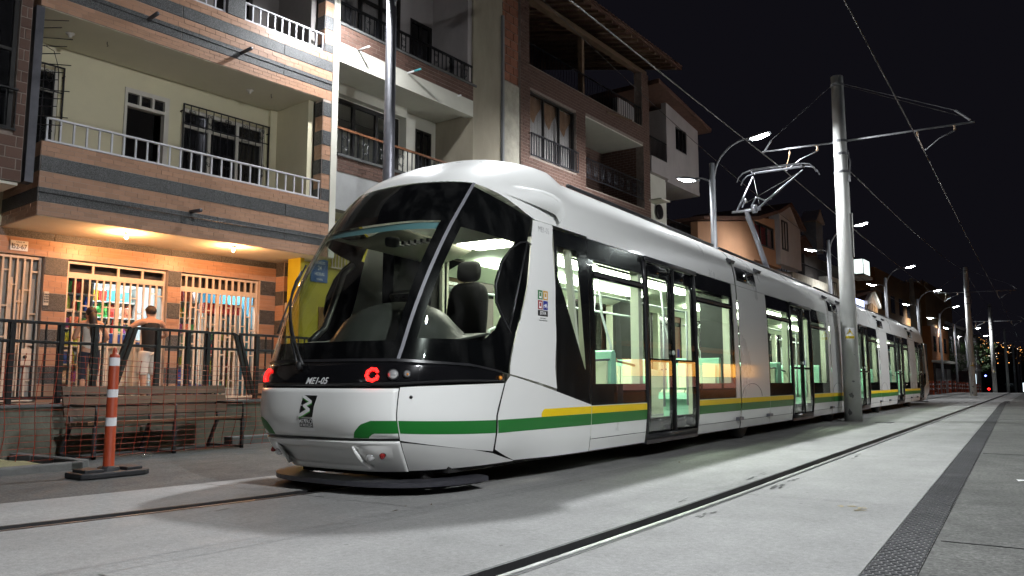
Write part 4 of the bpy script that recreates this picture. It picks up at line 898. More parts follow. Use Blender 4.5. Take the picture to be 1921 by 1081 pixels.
# ================================================================== houses; local frame: x = out from the facade, y = along it, z = up
class House:
    def __init__(s, name, label, loc, deg):
        s.t = thing(name, label, 'building', (loc[0], loc[1], 0.0), -R(deg)); a = R(deg)
        s.D = Vector((math.sin(a), math.cos(a), 0)); s.N = Vector((math.cos(a), -math.sin(a), 0)); s.O = Vector((loc[0], loc[1], 0)); s.rot = -a; s.spots = {}
    def w(s, n, q, z): return s.O + s.N * n + s.D * q + Vector((0, 0, z))
    def box(s, name, m, n0, n1, s0, s1, z0, z1, parent=None, bevel=0):
        return MB().box(n0, n1, s0, s1, z0, z1).build(name, m, parent or s.t, bevel=bevel)
    def rows(s, key, face, n, a0, a1, z0, z1, rh, tw, gap=0.005, excl=()):
        """lay courses on a face: 'n' looks outward at x=n, 's+'/'s-' look along the street at y=n with a0..a1 across"""
        k = max(1, round((z1 - z0) / rh)); h = (z1 - z0) / k
        for i in range(k):
            zc = z0 + (i + 0.5) * h; x = a0 - (tw * 0.5 if i % 2 else 0.0) - random.uniform(0, 0.15) * tw
            while x < a1 - 0.01:
                b0 = max(x, a0); b1 = min(x + tw, a1)
                ok = b1 - b0 > 0.03
                for (e0, e1, f0, f1) in excl:
                    if zc + h / 2 > f0 + 0.005 and zc - h / 2 < f1 - 0.005 and b1 > e0 + 0.005 and b0 < e1 - 0.005:
                        if b0 >= e0 and b1 <= e1: ok = False
                        elif b0 < e0: b1 = e0
                        else: b0 = e1
                        if b1 - b0 < 0.03: ok = False
                if ok: s.spots.setdefault(key, []).append((face, n, (b0 + b1) / 2, zc, b1 - b0 - gap, h - gap))
                x += tw
    def lay(s, key, name, m, parent, proud=0.010, cap=300):
        sp_ = s.spots.get(key, []); cp = Vector(cam.location)
        def pos(q): return (q[1], q[2]) if q[0] == 'n' else (q[2], q[1])
        def dist(q): n_, a_ = pos(q); return (s.w(n_, a_, q[3]) - cp).length
        sp_.sort(key=dist)
        me = MB().box(-0.5, 0.5, -0.5, 0.5, -0.5, 0.5).mesh(name, m)
        rest = MB()
        for i, q in enumerate(sp_):
            n_, a_ = pos(q); pr = proud + random.uniform(-0.002, 0.003)
            if q[0] == 'n': c = (n_ + pr / 2 - 0.001, a_, q[3]); sc = (pr + 0.002, q[4], q[5])
            else: sg = 1 if q[0] == 's+' else -1; c = (n_, a_ + sg * (pr / 2 - 0.001), q[3]); sc = (q[4], pr + 0.002, q[5])
            if i < cap: inst(name, me, parent, c, scale=sc)
            else: rest.box(c[0] - sc[0] / 2, c[0] + sc[0] / 2, c[1] - sc[1] / 2, c[1] + sc[1] / 2, c[2] - sc[2] / 2, c[2] + sc[2] / 2)
        if rest.f: o = rest.build(name, m, parent, fix=False); o['kind'] = 'stuff'
def scroll(c, r, flip=1, n=14, turns=1.25):
    """spiral in the facade plane (y,z) round c"""
    return [(c[0], c[1] + flip * (r * (1 - 0.7 * i / n)) * math.cos(2 * math.pi * turns * i / n), c[2] + (r * (1 - 0.7 * i / n)) * math.sin(2 * math.pi * turns * i / n)) for i in range(n + 1)]
def heart(mb, n, y, z, h, r=0.007):
    for f in (1, -1):
        mb.tube([(n, y, z - h / 2)] + [(n, y + f * h * 0.20 * math.sin(math.pi * t), z - h / 2 + h * 0.62 * t) for t in (0.25, 0.5, 0.75)] + scroll((n, y + f * h * 0.13, z + h * 0.22), h * 0.14, f), r, 4)
        mb.tube(scroll((n, y + f * h * 0.11, z - h * 0.36), h * 0.10, f), r, 4)
def balcony_rail(H, n, s0, s1, z0, z1, step, m_bar, m_top, top_h=0.05, hearts=0, posts=None, bw=0.022, name='railing', square=True, midrail=False, heart_dz=0.0):
    g = MB().box(n - 0.03, n + 0.03, s0, s1, z1 - top_h, z1).build(name, m_top, H.t, bevel=0.006)
    MB().box(n - 0.018, n + 0.018, s0, s1, z0, z0 + 0.03).build('bottom_rail', m_bar, g)
    k = int(round((s1 - s0) / step)); bm_ = MB().box(-bw / 2, bw / 2, -bw / 2, bw / 2, 0, z1 - top_h - z0 - 0.03).mesh('baluster', m_bar)
    if midrail: MB().box(n - 0.012, n + 0.012, s0, s1, z0 + (z1 - z0) * 0.72, z0 + (z1 - z0) * 0.72 + 0.02).build('middle_rail', m_bar, g)
    for i in range(k + 1): inst('baluster', bm_, g, (n, s0 + 0.02 + (s1 - s0 - 0.04) * i / k, z0 + 0.03))
    for j in range(hearts):
        mb = MB(); y = s0 + (s1 - s0) * (j + 0.5) / hearts; heart(mb, n, y, (z0 + z1) / 2 + heart_dz, (z1 - z0) * 0.62); mb.build('scrollwork', m_bar, g)
    for y in posts or []: MB().box(n - 0.03, n + 0.03, y - 0.03, y + 0.03, z0, z1 - top_h).build('post', m_bar, g)
    return g
def window(H, n, s0, s1, z0, z1, cols, m_frame, m_pane, transom=None, fw=0.05, depth=0.06, behind=None, parent=None):
    w_ = MB()
    w_.box(n - depth, n + 0.02, s0, s0 + fw, z0, z1).box(n - depth, n + 0.02, s1 - fw, s1, z0, z1).box(n - depth, n + 0.018, s0 + fw, s1 - fw, z1 - fw, z1).box(n - depth, n + 0.018, s0 + fw, s1 - fw, z0, z0 + fw)
    o = w_.build('window', m_frame, parent or H.t)
    cs = [s0 + (s1 - s0) * i / cols for i in range(cols + 1)]
    for c in cs[1:-1]: MB().box(n - depth + .004, n + 0.015, c - fw * 0.45, c + fw * 0.45, z0 + fw, z1 - fw).build('mullion', m_frame, o)
    if transom: MB().box(n - depth + .006, n + 0.012, s0 + fw, s1 - fw, transom - fw * 0.4, transom + fw * 0.4).build('transom', m_frame, o)
    for a, b in zip(cs, cs[1:]): MB().box(n - depth * 0.6, n - depth * 0.6 + 0.006, a + 0.01, b - 0.01, z0 + 0.01, z1 - 0.01).build('pane', m_pane, o)
    if behind:
        P = [[(n - depth - 0.10 + 0.025 * math.sin(y * 42) * (1 if k == 0 else 1.2), y, z) for y in [s0 + (s1 - s0) * i / 60 for i in range(61)]] for k, z in enumerate((z0, z1))]
        MB().grid(P).build('curtain', behind, o, smooth=True)
    return o
def pipe(H, n0, n1, s, z, r, m, tilt=-0.05, ds=0.0): return MB().tube([(n0, s, z), (n1, s + ds, z + tilt)], r, 8).build('spout', m, H.t, smooth=True)

# ------------------------------------------------------------------ house with the shop
H1 = House('shop_house', 'tiled house with cream balconies, white railings and a lit corner shop below', (-14.0, 8.5), 6)
t1 = H1.t
# ground floor walls: piers and lintel
H1.box('wall', 'grout', -0.25, 0, -4.6, -2.45, 0.55, 3.08); 
piers = [(-1.58, -1.20), (0.62, 0.88), (2.64, 3.32)]
for a, b in piers: H1.box('pier', 'grout', -0.25, 0.0, a, b, 0.55, 3.08)
H1.box('lintel', 'grout', -0.25, 0.0, -4.6, 3.32, 3.08, 3.50)
H1.box('pier', 'grout', -0.25, 0.30, 3.02, 3.32, 0.55, 3.49)
fac = MB().box(-0.24, -0.2, -2.4, -2.39, 0.6, 0.7).build('tile_facing', 'grout', t1)
def granite(s0, s1, z0, z1, n=0.0, t=0.014): return MB().box(n, n + t, s0 + 0.004, s1 - 0.004, z0 + 0.006, z1 - 0.006).build('granite_slab', 'granite', fac, bevel=0.003)
x = -4.6
while x < 3.0: granite(x, min(x + 1.05, 3.02), 3.36, 3.50); x += 1.05
H1.rows('tile', 'n', 0.0, -4.6, 3.02, 3.085, 3.36, 0.0917, 0.205)
for a, b in piers[:2] + [(2.64, 3.02)]:
    z = 3.08; g_ = True
    while z > 0.7:
        if g_: granite(a, b, z - 0.31, z)
        else: H1.rows('tile', 'n', 0.0, a, b, z - 0.31, z, 0.103, 0.205)
        g_ = not g_; z -= 0.31
z = 3.49; g_ = True
while z > 0.7:
    if g_:
        granite(3.02, 3.32, z - 0.31, z, 0.30); MB().box(0.02, 0.29, 3.006, 3.019, z - 0.304, z - 0.006).build('granite_slab', 'granite', fac)
    else:
        H1.rows('tile', 'n', 0.30, 3.02, 3.32, z - 0.31, z, 0.103, 0.205); H1.rows('tile', 's-', 3.02, 0.01, 0.29, z - 0.31, z, 0.103, 0.205)
    g_ = not g_; z -= 0.31
# balcony slabs with banded parapets
def parapet(zb, zt, s0, s1, bands):
    H1.box('balcony_slab', 'grout', -0.2, 1.485, s0, s1, zb, zb + 0.16); H1.box('parapet', 'grout', 1.36, 1.485, s0 + .001, s1 - .001, zb + 0.16, zt - 0.001); H1.box('parapet', 'grout', 0.0, 1.36, s0 + 0.001, s0 + 0.12, zb + 0.16, zt)
    H1.box('soffit', 'ceiling_cream', 0.0, 1.46, s0 + 0.02, s1 - 0.02, zb - 0.008, zb)
    for kind, z0, z1 in bands:
        if kind == 'g':
            x = s0; k = 0
            while x < s1 - 0.01:
                e = min(x + (2.15 if k else 2.3), s1); granite(x, e, z0, z1, 1.485, 0.014); x = e; k += 1
            MB().box(0.0, 1.48, s0 - 0.013, s0, z0 + 0.006, z1 - 0.006).build('granite_slab', 'granite', fac)
        else: H1.rows('tile', 'n', 1.485, s0, s1, z0, z1, 0.083, 0.205); H1.rows('tile', 's-', s0, 0.0, 1.48, z0, z1, 0.083, 0.205)
        if kind == 'm': pass
    return
parapet(3.51, 4.68, -2.28, 3.30, [('t', 3.51, 3.72), ('g', 3.72, 3.95), ('t', 3.95, 4.20), ('g', 4.20, 4.45), ('t', 4.45, 4.68)])
parapet(6.84, 7.88, -2.42, 3.30, [('t', 6.84, 7.05), ('g', 7.05, 7.28), ('t', 7.28, 7.47), ('g', 7.47, 7.70), ('t', 7.70, 7.88)])
for zz in (3.865, 7.20):
    MB().tube([(1.502, -2.28, zz), (1.502, 3.30, zz)], 0.013, 6).build('moulding', 'granite', t1, smooth=True)
# end pillars of the balconies
for (z0, z1) in ((4.68, 6.84), (7.88, 10.6)):
    H1.box('pillar', 'grout', 1.22, 1.485, 3.02, 3.29, z0, z1); z = z1 - 0.05; g_ = True
    while z > z0 + 0.05:
        zb = max(z - 0.31, z0)
        if g_: granite(3.02, 3.29, zb, z, 1.485); MB().box(1.23, 1.48, 3.006, 3.019, zb + .006, z - .006).build('granite_slab', 'granite', fac)
        else: H1.rows('tile', 'n', 1.485, 3.02, 3.29, zb, z, 0.103, 0.205); H1.rows('tile', 's-', 3.02, 1.23, 1.48, zb, z, 0.103, 0.205)
        g_ = not g_; z -= 0.31
# balcony rooms
def openwall(n0, n1, s0, s1, z0, z1, holes, m):
    """wall slab with rectangular holes, cut into plain boxes"""
    ss = sorted({s0, s1, *[h[0] for h in holes], *[h[1] for h in holes]}); b = MB()
    for a, c in zip(ss, ss[1:]):
        zs = [(z0, z1)]
        for h in holes:
            if h[0] <= a + 1e-6 and h[1] >= c - 1e-6:
                nz = []
                for (p, q) in zs:
                    if h[2] > p: nz.append((p, min(q, h[2])))
                    if h[3] < q: nz.append((max(p, h[3]), q))
                zs = nz
        for p, q in zs:
            if q - p > 1e-4: b.box(n0, n1, a, c, p, q)
    return b
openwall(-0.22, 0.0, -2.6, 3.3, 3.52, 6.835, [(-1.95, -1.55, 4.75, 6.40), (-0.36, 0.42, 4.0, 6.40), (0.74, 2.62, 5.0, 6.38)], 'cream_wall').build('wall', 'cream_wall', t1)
H1.box('wall', 'cream_wall', 0.0, 1.2, 2.86, 2.99, 3.7, 6.835); H1.box('pilaster', 'cream_wall', 0.0, 0.08, 2.70, 2.86, 3.7, 6.83)
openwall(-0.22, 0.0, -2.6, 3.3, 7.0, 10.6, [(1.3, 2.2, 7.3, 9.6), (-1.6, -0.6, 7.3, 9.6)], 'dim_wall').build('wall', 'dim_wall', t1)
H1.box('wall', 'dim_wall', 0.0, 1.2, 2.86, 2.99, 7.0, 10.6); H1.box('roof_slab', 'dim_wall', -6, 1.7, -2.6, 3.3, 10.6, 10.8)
H1.box('back_wall', 'dark_wall', -6, -5.8, -4.6, 3.3, 0.5, 10.6); H1.box('party_wall', 'white_wall', -5.8, -0.26, 3.1, 3.29, 3.52, 10.58); H1.box('party_wall', 'white_wall', -5.8, -0.26, -4.5, -4.3, 3.52, 10.58); H1.box('floor_slab', 'grout', -5.8, -0.21, -4.3, 3.09, 3.51, 3.66); H1.box('floor_slab', 'grout', -5.8, -0.23, -4.3, 3.09, 6.86, 6.98)
for a, b in ((1.3, 2.2), (-1.6, -0.6)): H1.box('door', 'door_dark', -0.2, -0.14, a, b, 7.3, 9.6)
d_ = H1.box('door', 'door_dark', -0.19, -0.13, -0.36, 0.25, 4.0, 6.12)
dw = openwall(-0.10, 0.03, -0.40, 0.46, 4.0, 6.45, [(-0.35, -0.13, 6.16, 6.36), (-0.09, 0.12, 6.16, 6.36), (0.16, 0.37, 6.16, 6.36), (-0.35, 0.37, 4.0, 6.10)], 'frame_white').build('door_frame', 'frame_white', t1)
for a, b in ((-0.35, -0.13), (-0.09, 0.12), (0.16, 0.37)): MB().box(-0.06, -0.05, a, b, 6.16, 6.36).build('pane', 'window_dark', dw)
window(H1, -0.05, 0.74, 2.62, 5.0, 6.38, 3, 'frame_white', 'window_dark', 6.02, 0.07)
window(H1, -0.05, -1.95, -1.55, 4.75, 6.40, 1, 'frame_white', 'window_dark', 6.02, 0.05)
def iron_grille(s0, s1, z0, z1, nb, hearts):
    g = MB().box(0.10, 0.125, s0, s1, z1 - 0.025, z1).box(0.10, 0.125, s0, s1, z0, z0 + 0.025).box(0.10, 0.125, s0, s0 + 0.025, z0, z1).box(0.10, 0.125, s1 - 0.025, s1, z0, z1).box(0.104, 0.121, s0, s1, z0 + (z1 - z0) * 0.72, z0 + (z1 - z0) * 0.72 + 0.02).build('window_grille', 'iron', t1)
    bm_ = MB().box(-0.007, 0.007, -0.007, 0.007, 0, z1 - z0 - 0.05).mesh('bar', 'iron')
    for i in range(1, nb): inst('bar', bm_, g, (0.112, s0 + (s1 - s0) * i / nb, z0 + 0.025))
    for y in (s0, s1): MB().box(0.0, 0.12, y - 0.008, y + 0.008, z1 - 0.16, z1 - 0.14).box(0.0, 0.12, y - 0.008, y + 0.008, z0 + 0.14, z0 + 0.16).build('bracket', 'iron', g)
    for j in range(hearts):
        for zc, h in ((z1 - 0.20, 0.26), (z0 + 0.45, 0.36)):
            mb = MB(); heart(mb, 0.115, s0 + (s1 - s0) * (j + 0.5) / hearts, zc, h, 0.006); mb.build('scrollwork', 'iron', g)
iron_grille(0.70, 2.66, 4.98, 6.42, 12, 5); iron_grille(-2.0, -1.50, 4.73, 6.44, 3, 1)
balcony_rail(H1, 1.43, -2.22, 3.02, 4.70, 5.09, 0.198, 'railing_white', 'railing_white', 0.03, bw=0.028)
balcony_rail(H1, 1.43, 1.14, 3.02, 7.90, 8.27, 0.17, 'railing_white', 'railing_white', 0.03, bw=0.028); balcony_rail(H1, 1.43, -2.3, 0.74, 7.90, 8.27, 0.19, 'railing_white', 'railing_white', 0.03, bw=0.028)
H1.box('parapet_pier', 'granite', 1.36, 1.50, 0.76, 1.12, 7.884, 8.5)
for (q, z) in ((-0.72, 7.22), (1.08, 7.20), (0.22, 3.97)): pipe(H1, 1.40, 1.95, q, z, 0.035, 'post_dark', -0.06, -0.08)
for (n, q) in ((0.75, -1.70), (0.75, 1.75)):
    MB().lathe([(0.075, 0.0), (0.07, -0.02), (0.035, -0.035), (0.03, -0.07), (0.015, -0.075)], 14, (n, q, 6.832)).build('ceiling_socket', 'frame_white', t1, smooth=True)
for q in (-1.15, 2.15): MB().tube([(0.9, q, 6.83), (0.9, q, 6.78), (0.9, q + 0.02, 6.76), (0.9, q, 6.745)], 0.007, 5).build('ceiling_hook', 'iron', t1)
# bare bulbs under the balcony
for (n, q) in ((1.05, -0.70), (1.25, 1.22)):
    b = MB().lathe([(0.045, 0.0), (0.045, -0.03), (0.02, -0.035)], 12, (n, q, 3.50)).build('bulb_holder', 'frame_white', t1, smooth=True)
    MB().lathe([(0.012, 0.03), (0.028, 0.0), (0.03, -0.02), (0.016, -0.042), (0.002, -0.046)], 12, (n, q, 3.435)).build('bulb', 'bulb', b, smooth=True)
    lamp('bulb_light', 'POINT', (n, q, 3.36), (0, 0, -1), 85.0, (1.0, 0.46, 0.18), 0.04, t1)
# grilles of shop and house door
def grille(s0, s1, z0, z1, head, vb, seed, n=-0.09, split=None, label=None):
    rnd = random.Random(seed); g = MB(); w = 0.04
    for (a, b) in ((s0, s0 + w), (s1 - w, s1)): g.box(n - 0.02, n + 0.02, a, b, z0, z1)
    g.box(n - 0.018, n + 0.018, s0 + w, s1 - w, z1 - w, z1).box(n - 0.018, n + 0.018, s0 + w, s1 - w, z0, z0 + w)
    if head: g.box(n - 0.02, n + 0.022, s0 + w, s1 - w, head - 0.05, head + 0.05)
    o = g.build('grille', 'grille_cream', t1)
    top = (head - 0.05) if head else z1 - w
    bm_ = MB().box(-0.014, 0.014, -0.015, 0.015, 0, top - z0 - w).mesh('bar', 'grille_cream')
    xs = [s0 + w + (s1 - s0 - 2 * w) * i / vb for i in range(1, vb)]
    for x_ in xs: inst('bar', bm_, o, (n, x_, z0 + w))
    ed = [s0 + w] + xs + [s1 - w]
    for i, (a, b) in enumerate(zip(ed, ed[1:])):
        z = z0 + 0.35 + (0.28 if i % 2 else 0.0)
        while z < top - 0.15:
            MB().box(n - 0.011, n + 0.011, a, b, z - 0.012, z + 0.012).build('cross_bar', 'grille_cream', o); z += rnd.choice((0.52, 0.60, 0.72))
    if split:
        for x_ in split: MB().box(n - 0.022, n + 0.024, x_ - 0.035, x_ + 0.035, z0 + w, top).build('stile', 'grille_cream', o)
    if head:
        for i in range(1, 4 if vb < 15 else 12): x_ = s0 + (s1 - s0) * i / (4 if vb < 15 else 12); MB().box(n - 0.015, n + 0.015, x_ - 0.02, x_ + 0.02, head + 0.05, z1 - w).build('head_bar', 'grille_cream', o)
    return o
grille(-1.19, 0.61, 0.62, 3.06, 2.82, 14, 3, split=(-0.28,)); grille(0.89, 2.63, 0.62, 3.06, 2.76, 15, 5, split=(1.72,))
gd = grille(-2.44, -1.60, 0.62, 3.06, None, 7, 9); MB().box(-0.12, -0.05, -1.88, -1.66, 1.22, 1.5).build('lock_plate', 'grille_cream', gd)
MB().lathe([(0.03, 0), (0.03, 0.02), (0.015, 0.03)], 12, M=frame_mat((-0.05, -1.77, 1.36), (0, 1, 0), (0, 0, 1))).build('lock', 'dark_trim', gd)
H1.box('door', 'inner_grey', -0.24, -0.20, -2.44, -1.59, 0.62, 3.07)
for k in range(5): H1.box('door_batten', 'grille_cream', -0.198, -0.175, -2.40 + k * 0.17, -2.33 + k * 0.17, 0.8, 2.7 - 0.2 * (k % 2))
# shop interior
H1.box('shop_floor', 'walkway', -3.4, -0.26, -1.6, 3.05, 0.58, 0.62); H1.box('shop_back_wall', 'shop_wall', -3.4, -3.3, -1.6, 3.05, 0.62, 3.4); H1.box('shop_side_wall', 'shop_wall', -3.3, -0.26, -1.75, -1.6, 0.62, 3.4); H1.box('shop_side_wall', 'shop_blue', -3.3, -0.26, 2.9, 3.05, 0.62, 3.4); H1.box('shop_ceiling', 'inner_grey', -3.4, -0.26, -1.6, 3.05, 3.4, 3.5)
for q in (-0.5, 1.2, 2.3): H1.box('ceiling_tube', 'shop_tube', -1.5, -1.42, q - 0.5, q + 0.5, 3.36, 3.39)
H1.box('tile_beam', 'dark_wall', -0.6, -0.3, -1.6, 2.9, 2.78, 3.38)
H1.lay('tile', 'tile', 'tile_wood', fac, 0.005)
# wall fittings
pl = MB().box(0.012, 0.022, -2.13, -1.86, 3.13, 3.30).build('house_number_plate', 'decal_white', None, loc=H1.w(0, 0, 0), rotz=H1.rot, bevel=0.004); tag(pl, 'white house number plate reading 52-67 above the grille door', 'number plate')
Mx = lambda n, q, z: frame_mat((n, q, z), (0, 1, 0), (0, 0, 1))
text('plate_lettering', '52-67', 0.115, 'decal_black', pl, Mx(0.024, -1.985, 3.195), 0.001, 0, 'CENTER', 0.8); text('plate_lettering', 'CALLE 49', 0.035, 'decal_black', pl, Mx(0.024, -1.98, 3.275), 0.001, 0, 'CENTER', 0.9); MB().box(0.022, 0.025, -2.105, -2.093, 3.16, 3.25).build('plate_mark', 'decal_black', pl)
kp = MB().box(0.015, 0.04, -1.575, -1.49, 2.24, 2.48).build('intercom', 'frame_white', None, loc=H1.w(0, 0, 0), rotz=H1.rot, bevel=0.006); tag(kp, 'beige intercom keypad on the pier beside the grille door', 'intercom')
for i in range(3):
    for j in range(4): MB().box(0.04, 0.045, -1.562 + i * 0.024, -1.546 + i * 0.024, 2.29 + j * 0.042, 2.318 + j * 0.042).build('button', 'dark_trim', kp)
mt = MB().box(0.32, 0.42, 3.04, 3.26, 2.30, 2.62).build('meter_box', 'frame_white', None, loc=H1.w(0, 0, 0), rotz=H1.rot, bevel=0.01); tag(mt, 'pale meter box on the tiled corner pier behind the tram screen', 'meter box')
MB().box(0.42, 0.426, 3.09, 3.21, 2.44, 2.56).build('meter_glass', 'window_dark', mt)
# stock on the shelves, each pack a thing
ORD = ['first', 'second', 'third', 'fourth', 'fifth', 'sixth', 'seventh', 'eighth', 'ninth', 'tenth', 'eleventh', 'twelfth', 'thirteenth', 'fourteenth', 'fifteenth', 'sixteenth']
bag_me = {}; 
def bag(kind, m):
    if (kind, m) in bag_me: return bag_me[(kind, m)]
    mb = MB()
    if kind == 'packet':
        prof = [(0.0, 0.006), (0.03, 0.012), (0.12, 0.045), (0.2, 0.04), (0.26, 0.012), (0.28, 0.004)]
        mb.grid([[(d * f * (1 - 0.3 * abs(u) ** 2), u * 0.085, z) for u, f in ((-1, 0), (-0.5, 1), (0.5, 1), (1, 0), (0.5, -1), (-0.5, -1), (-1, 0))] for z, d in prof])
    elif kind == 'bottle': mb.lathe([(0.04, 0), (0.042, 0.02), (0.042, 0.17), (0.03, 0.2), (0.015, 0.225), (0.015, 0.265), (0.003, 0.27)], 12)
    else: mb.box(-0.045, 0.045, -0.075, 0.075, 0, 0.21)
    bag_me[(kind, m)] = mb.mesh(kind, m, smooth=kind == 'bottle'); return bag_me[(kind, m)]
def shelf(n, s0, s1, zs, where, seed, lab):
    rnd = random.Random(seed); t = thing('shelf_rack', lab, 'shelf', H1.w(n, s0, 0.62), H1.rot)
    for z in zs: MB().box(-0.16, 0.14, 0, s1 - s0, z - 0.62 - 0.025, z - 0.62).build('shelf_board', 'shop_shelf', t)
    for y in (0, s1 - s0): MB().box(-0.16, 0.14, y - 0.015, y + 0.015, 0, zs[-1] - 0.62 + 0.3).build('shelf_side', 'shop_shelf', t)
    MB().box(-0.18, -0.161, -0.01, s1 - s0 + 0.01, 0, zs[-1] - 0.62 + 0.3).build('shelf_back', 'shop_wall', t)
    for i, z in enumerate(zs):
        q = s0 + 0.08; k = 0; kind = ('packet', 'box', 'bottle')[(i + seed) % 3]
        while q < s1 - 0.06 and k < 16:
            ci = rnd.randrange(10); m = GOODS[ci]; w = {'packet': 0.165, 'box': 0.16, 'bottle': 0.10}[kind]
            o = bpy.data.objects.new({'packet': 'snack_packet', 'box': 'carton', 'bottle': 'bottle'}[kind], bag(kind, m)); col.objects.link(o)
            o.location = H1.w(n + 0.05, q, z); o.rotation_euler = (0, 0, H1.rot + rnd.uniform(-0.15, 0.15)); sc = rnd.uniform(0.9, 1.12); o.scale = (sc, sc, sc)
            tag(o, '%s %s, %s from the left on shelf %s %s' % (GOODN[ci], {'packet': 'snack packet', 'box': 'carton', 'bottle': 'bottle'}[kind], ORD[k], ['one', 'two', 'three', 'four', 'five', 'six'][i], where), {'packet': 'packet', 'box': 'carton', 'bottle': 'bottle'}[kind], 'stock on the shop shelves')
            q += w * sc + rnd.uniform(0, 0.02); k += 1
shelf(-1.1, -1.55, -0.35, [0.95, 1.28, 1.61, 1.94, 2.27, 2.60], 'behind the left shop grille', 1, 'packed shelf rack just behind the left half of the left shop grille')
shelf(-2.2, -0.25, 1.0, [0.95, 1.28, 1.61, 1.94, 2.27, 2.60], 'deep behind the left grille', 2, 'packed shelf rack deep in the shop behind the left grille')
shelf(-1.0, 0.95, 1.75, [0.95, 1.28, 1.61, 1.94, 2.27, 2.60], 'behind the right shop grille', 4, 'packed shelf rack just behind the right shop grille')
# counter, fridge and crates
ct = thing('shop_counter', 'white counter with blue trays behind the left shop grille', 'counter', H1.w(-0.75, -0.25, 0.62), H1.rot)
MB().box(-0.25, 0.2, 0.0, 0.85, 0, 0.95).build('counter_body', 'frame_white', ct); MB().box(-0.3, 0.25, -0.03, 0.88, 0.95, 1.0).build('counter_top', 'shop_shelf', ct); MB().box(-0.2, 0.15, 0.05, 0.55, 1.0, 1.22).box(-0.2, 0.15, 0.6, 0.8, 1.0, 1.12).build('tray', 'goods3', ct)
fz = thing('drinks_fridge', 'glass door drinks fridge with red header behind the right grille', 'fridge', H1.w(-1.3, 1.95, 0.62), H1.rot)
MB().box(-0.35, -0.3, 0, 0.85, 0, 2.0).box(-0.3, 0.28, 0, 0.04, 0, 2.0).box(-0.3, 0.28, 0.81, 0.85, 0, 2.0).box(-0.3, 0.28, 0.04, 0.81, 0, 0.2).build('cabinet', 'frame_white', fz); MB().box(-0.3, 0.3, 0, 0.85, 1.78, 2.0).build('header', 'goods0', fz); MB().box(0.26, 0.275, 0.06, 0.79, 0.22, 1.76).build('glass_door', 'house_glass', fz)
for z in (0.5, 0.85, 1.2, 1.5): MB().box(-0.29, 0.22, 0.045, 0.805, z, z + 0.015).build('wire_shelf', 'shop_shelf', fz)
rnd = random.Random(5)
for i, z in enumerate((0.2, 0.515, 0.865, 1.215)):
    for k in range(7):
        o = bpy.data.objects.new('bottle', bag('bottle', GOODS[(k * 3 + i * 2) % 10])); col.objects.link(o); o.location = H1.w(-1.18, 2.05 + k * 0.105, 0.62 + z); tag(o, '%s bottle, %s from the left on fridge shelf %s' % (GOODN[(k * 3 + i * 2) % 10], ORD[k], ['one', 'two', 'three', 'four'][i]), 'bottle', 'bottles in the drinks fridge')
for i, (q, z, m, nm) in enumerate(((0.95, 0.62, 3, 'lower left'), (1.32, 0.62, 3, 'lower middle'), (1.0, 0.93, 3, 'upper'), (1.70, 0.62, 6, 'turquoise end'))):
    b = MB(); b.box(-0.16, 0.16, 0, 0.34, 0, 0.02)
    for zz in (0.02, 0.11, 0.20): b.box(-0.16, 0.16, 0, 0.012, zz, zz + 0.07).box(-0.16, 0.16, 0.328, 0.34, zz, zz + 0.07).box(-0.16, -0.148, 0.012, 0.328, zz, zz + 0.07).box(0.148, 0.16, 0.012, 0.328, zz, zz + 0.07)
    for (x_, y_) in ((-0.16, 0), (0.135, 0), (-0.16, 0.315), (0.135, 0.315)): b.box(x_, x_ + 0.025, y_, y_ + 0.025, 0.02, 0.29)
    o = b.build('bottle_crate', GOODS[m], None, loc=H1.w(-0.5, q, z), rotz=H1.rot); tag(o, '%s bottle crate low behind the right shop grille, %s of the pile' % (GOODN[m], nm), 'crate', 'crates behind the grille')

# ------------------------------------------------------------------ dark brick neighbour at the left edge
H0 = House('brick_house', 'dark brick house with barred window at the left edge', (-14.0, 8.5), 6)
openwall(1.0, 1.55, -8.0, -2.56, 3.95, 11.0, [(-5.2, -2.72, 4.74, 7.6)], 'mortar').build('wall', 'mortar', H0.t)
fw0 = H0.box('facing', 'mortar', 1.0, 1.02, -8, -7.9, 3.9, 3.95)
H0.rows('brick', 'n', 1.55, -5.5, -2.56, 3.95, 11.0, 0.17, 0.34, 0.02, [(-5.2, -2.72, 4.74, 7.6)]); H0.lay('brick', 'brick', 'brick', fw0, 0.012)
window(H0, 1.45, -5.2, -2.72, 4.74, 7.6, 3, 'frame_dark', 'window_dark', 6.0, 0.06)
balcony_rail(H0, 1.62, -5.2, -2.70, 4.70, 5.35, 0.14, 'iron', 'iron', 0.03, bw=0.014, name='window_rail')
H0.box('underside', 'white_wall', -1, 1.5, -8, -2.58, 3.90, 3.945)
H0.box('wall', 'dark_wall', -6, 1.0, -8, -4.7, 0.5, 3.9)
H0.box('downpipe_cover', 'post_dark', 1.30, 1.53, -2.50, -2.38, 3.98, 6.80)
sk = MB()
for k in range(13): sk.tube([(1.45, -2.50, 4.9 + k * 0.14), (1.50, -2.02 + 0.10 * math.sin(k * 2.1), 4.98 + k * 0.145)], 0.008, 4)
sk.tube([(1.5, -2.35, 6.2), (1.5, -2.20, 6.15), (1.5, -2.12, 5.9), (1.5, -2.10, 5.5)], 0.006, 4)
tag(sk.build('spike_guard', 'iron', None, loc=H0.O, rotz=H0.rot), 'rusty climbing guard of bent iron spikes beside the upper balcony', 'spike guard')

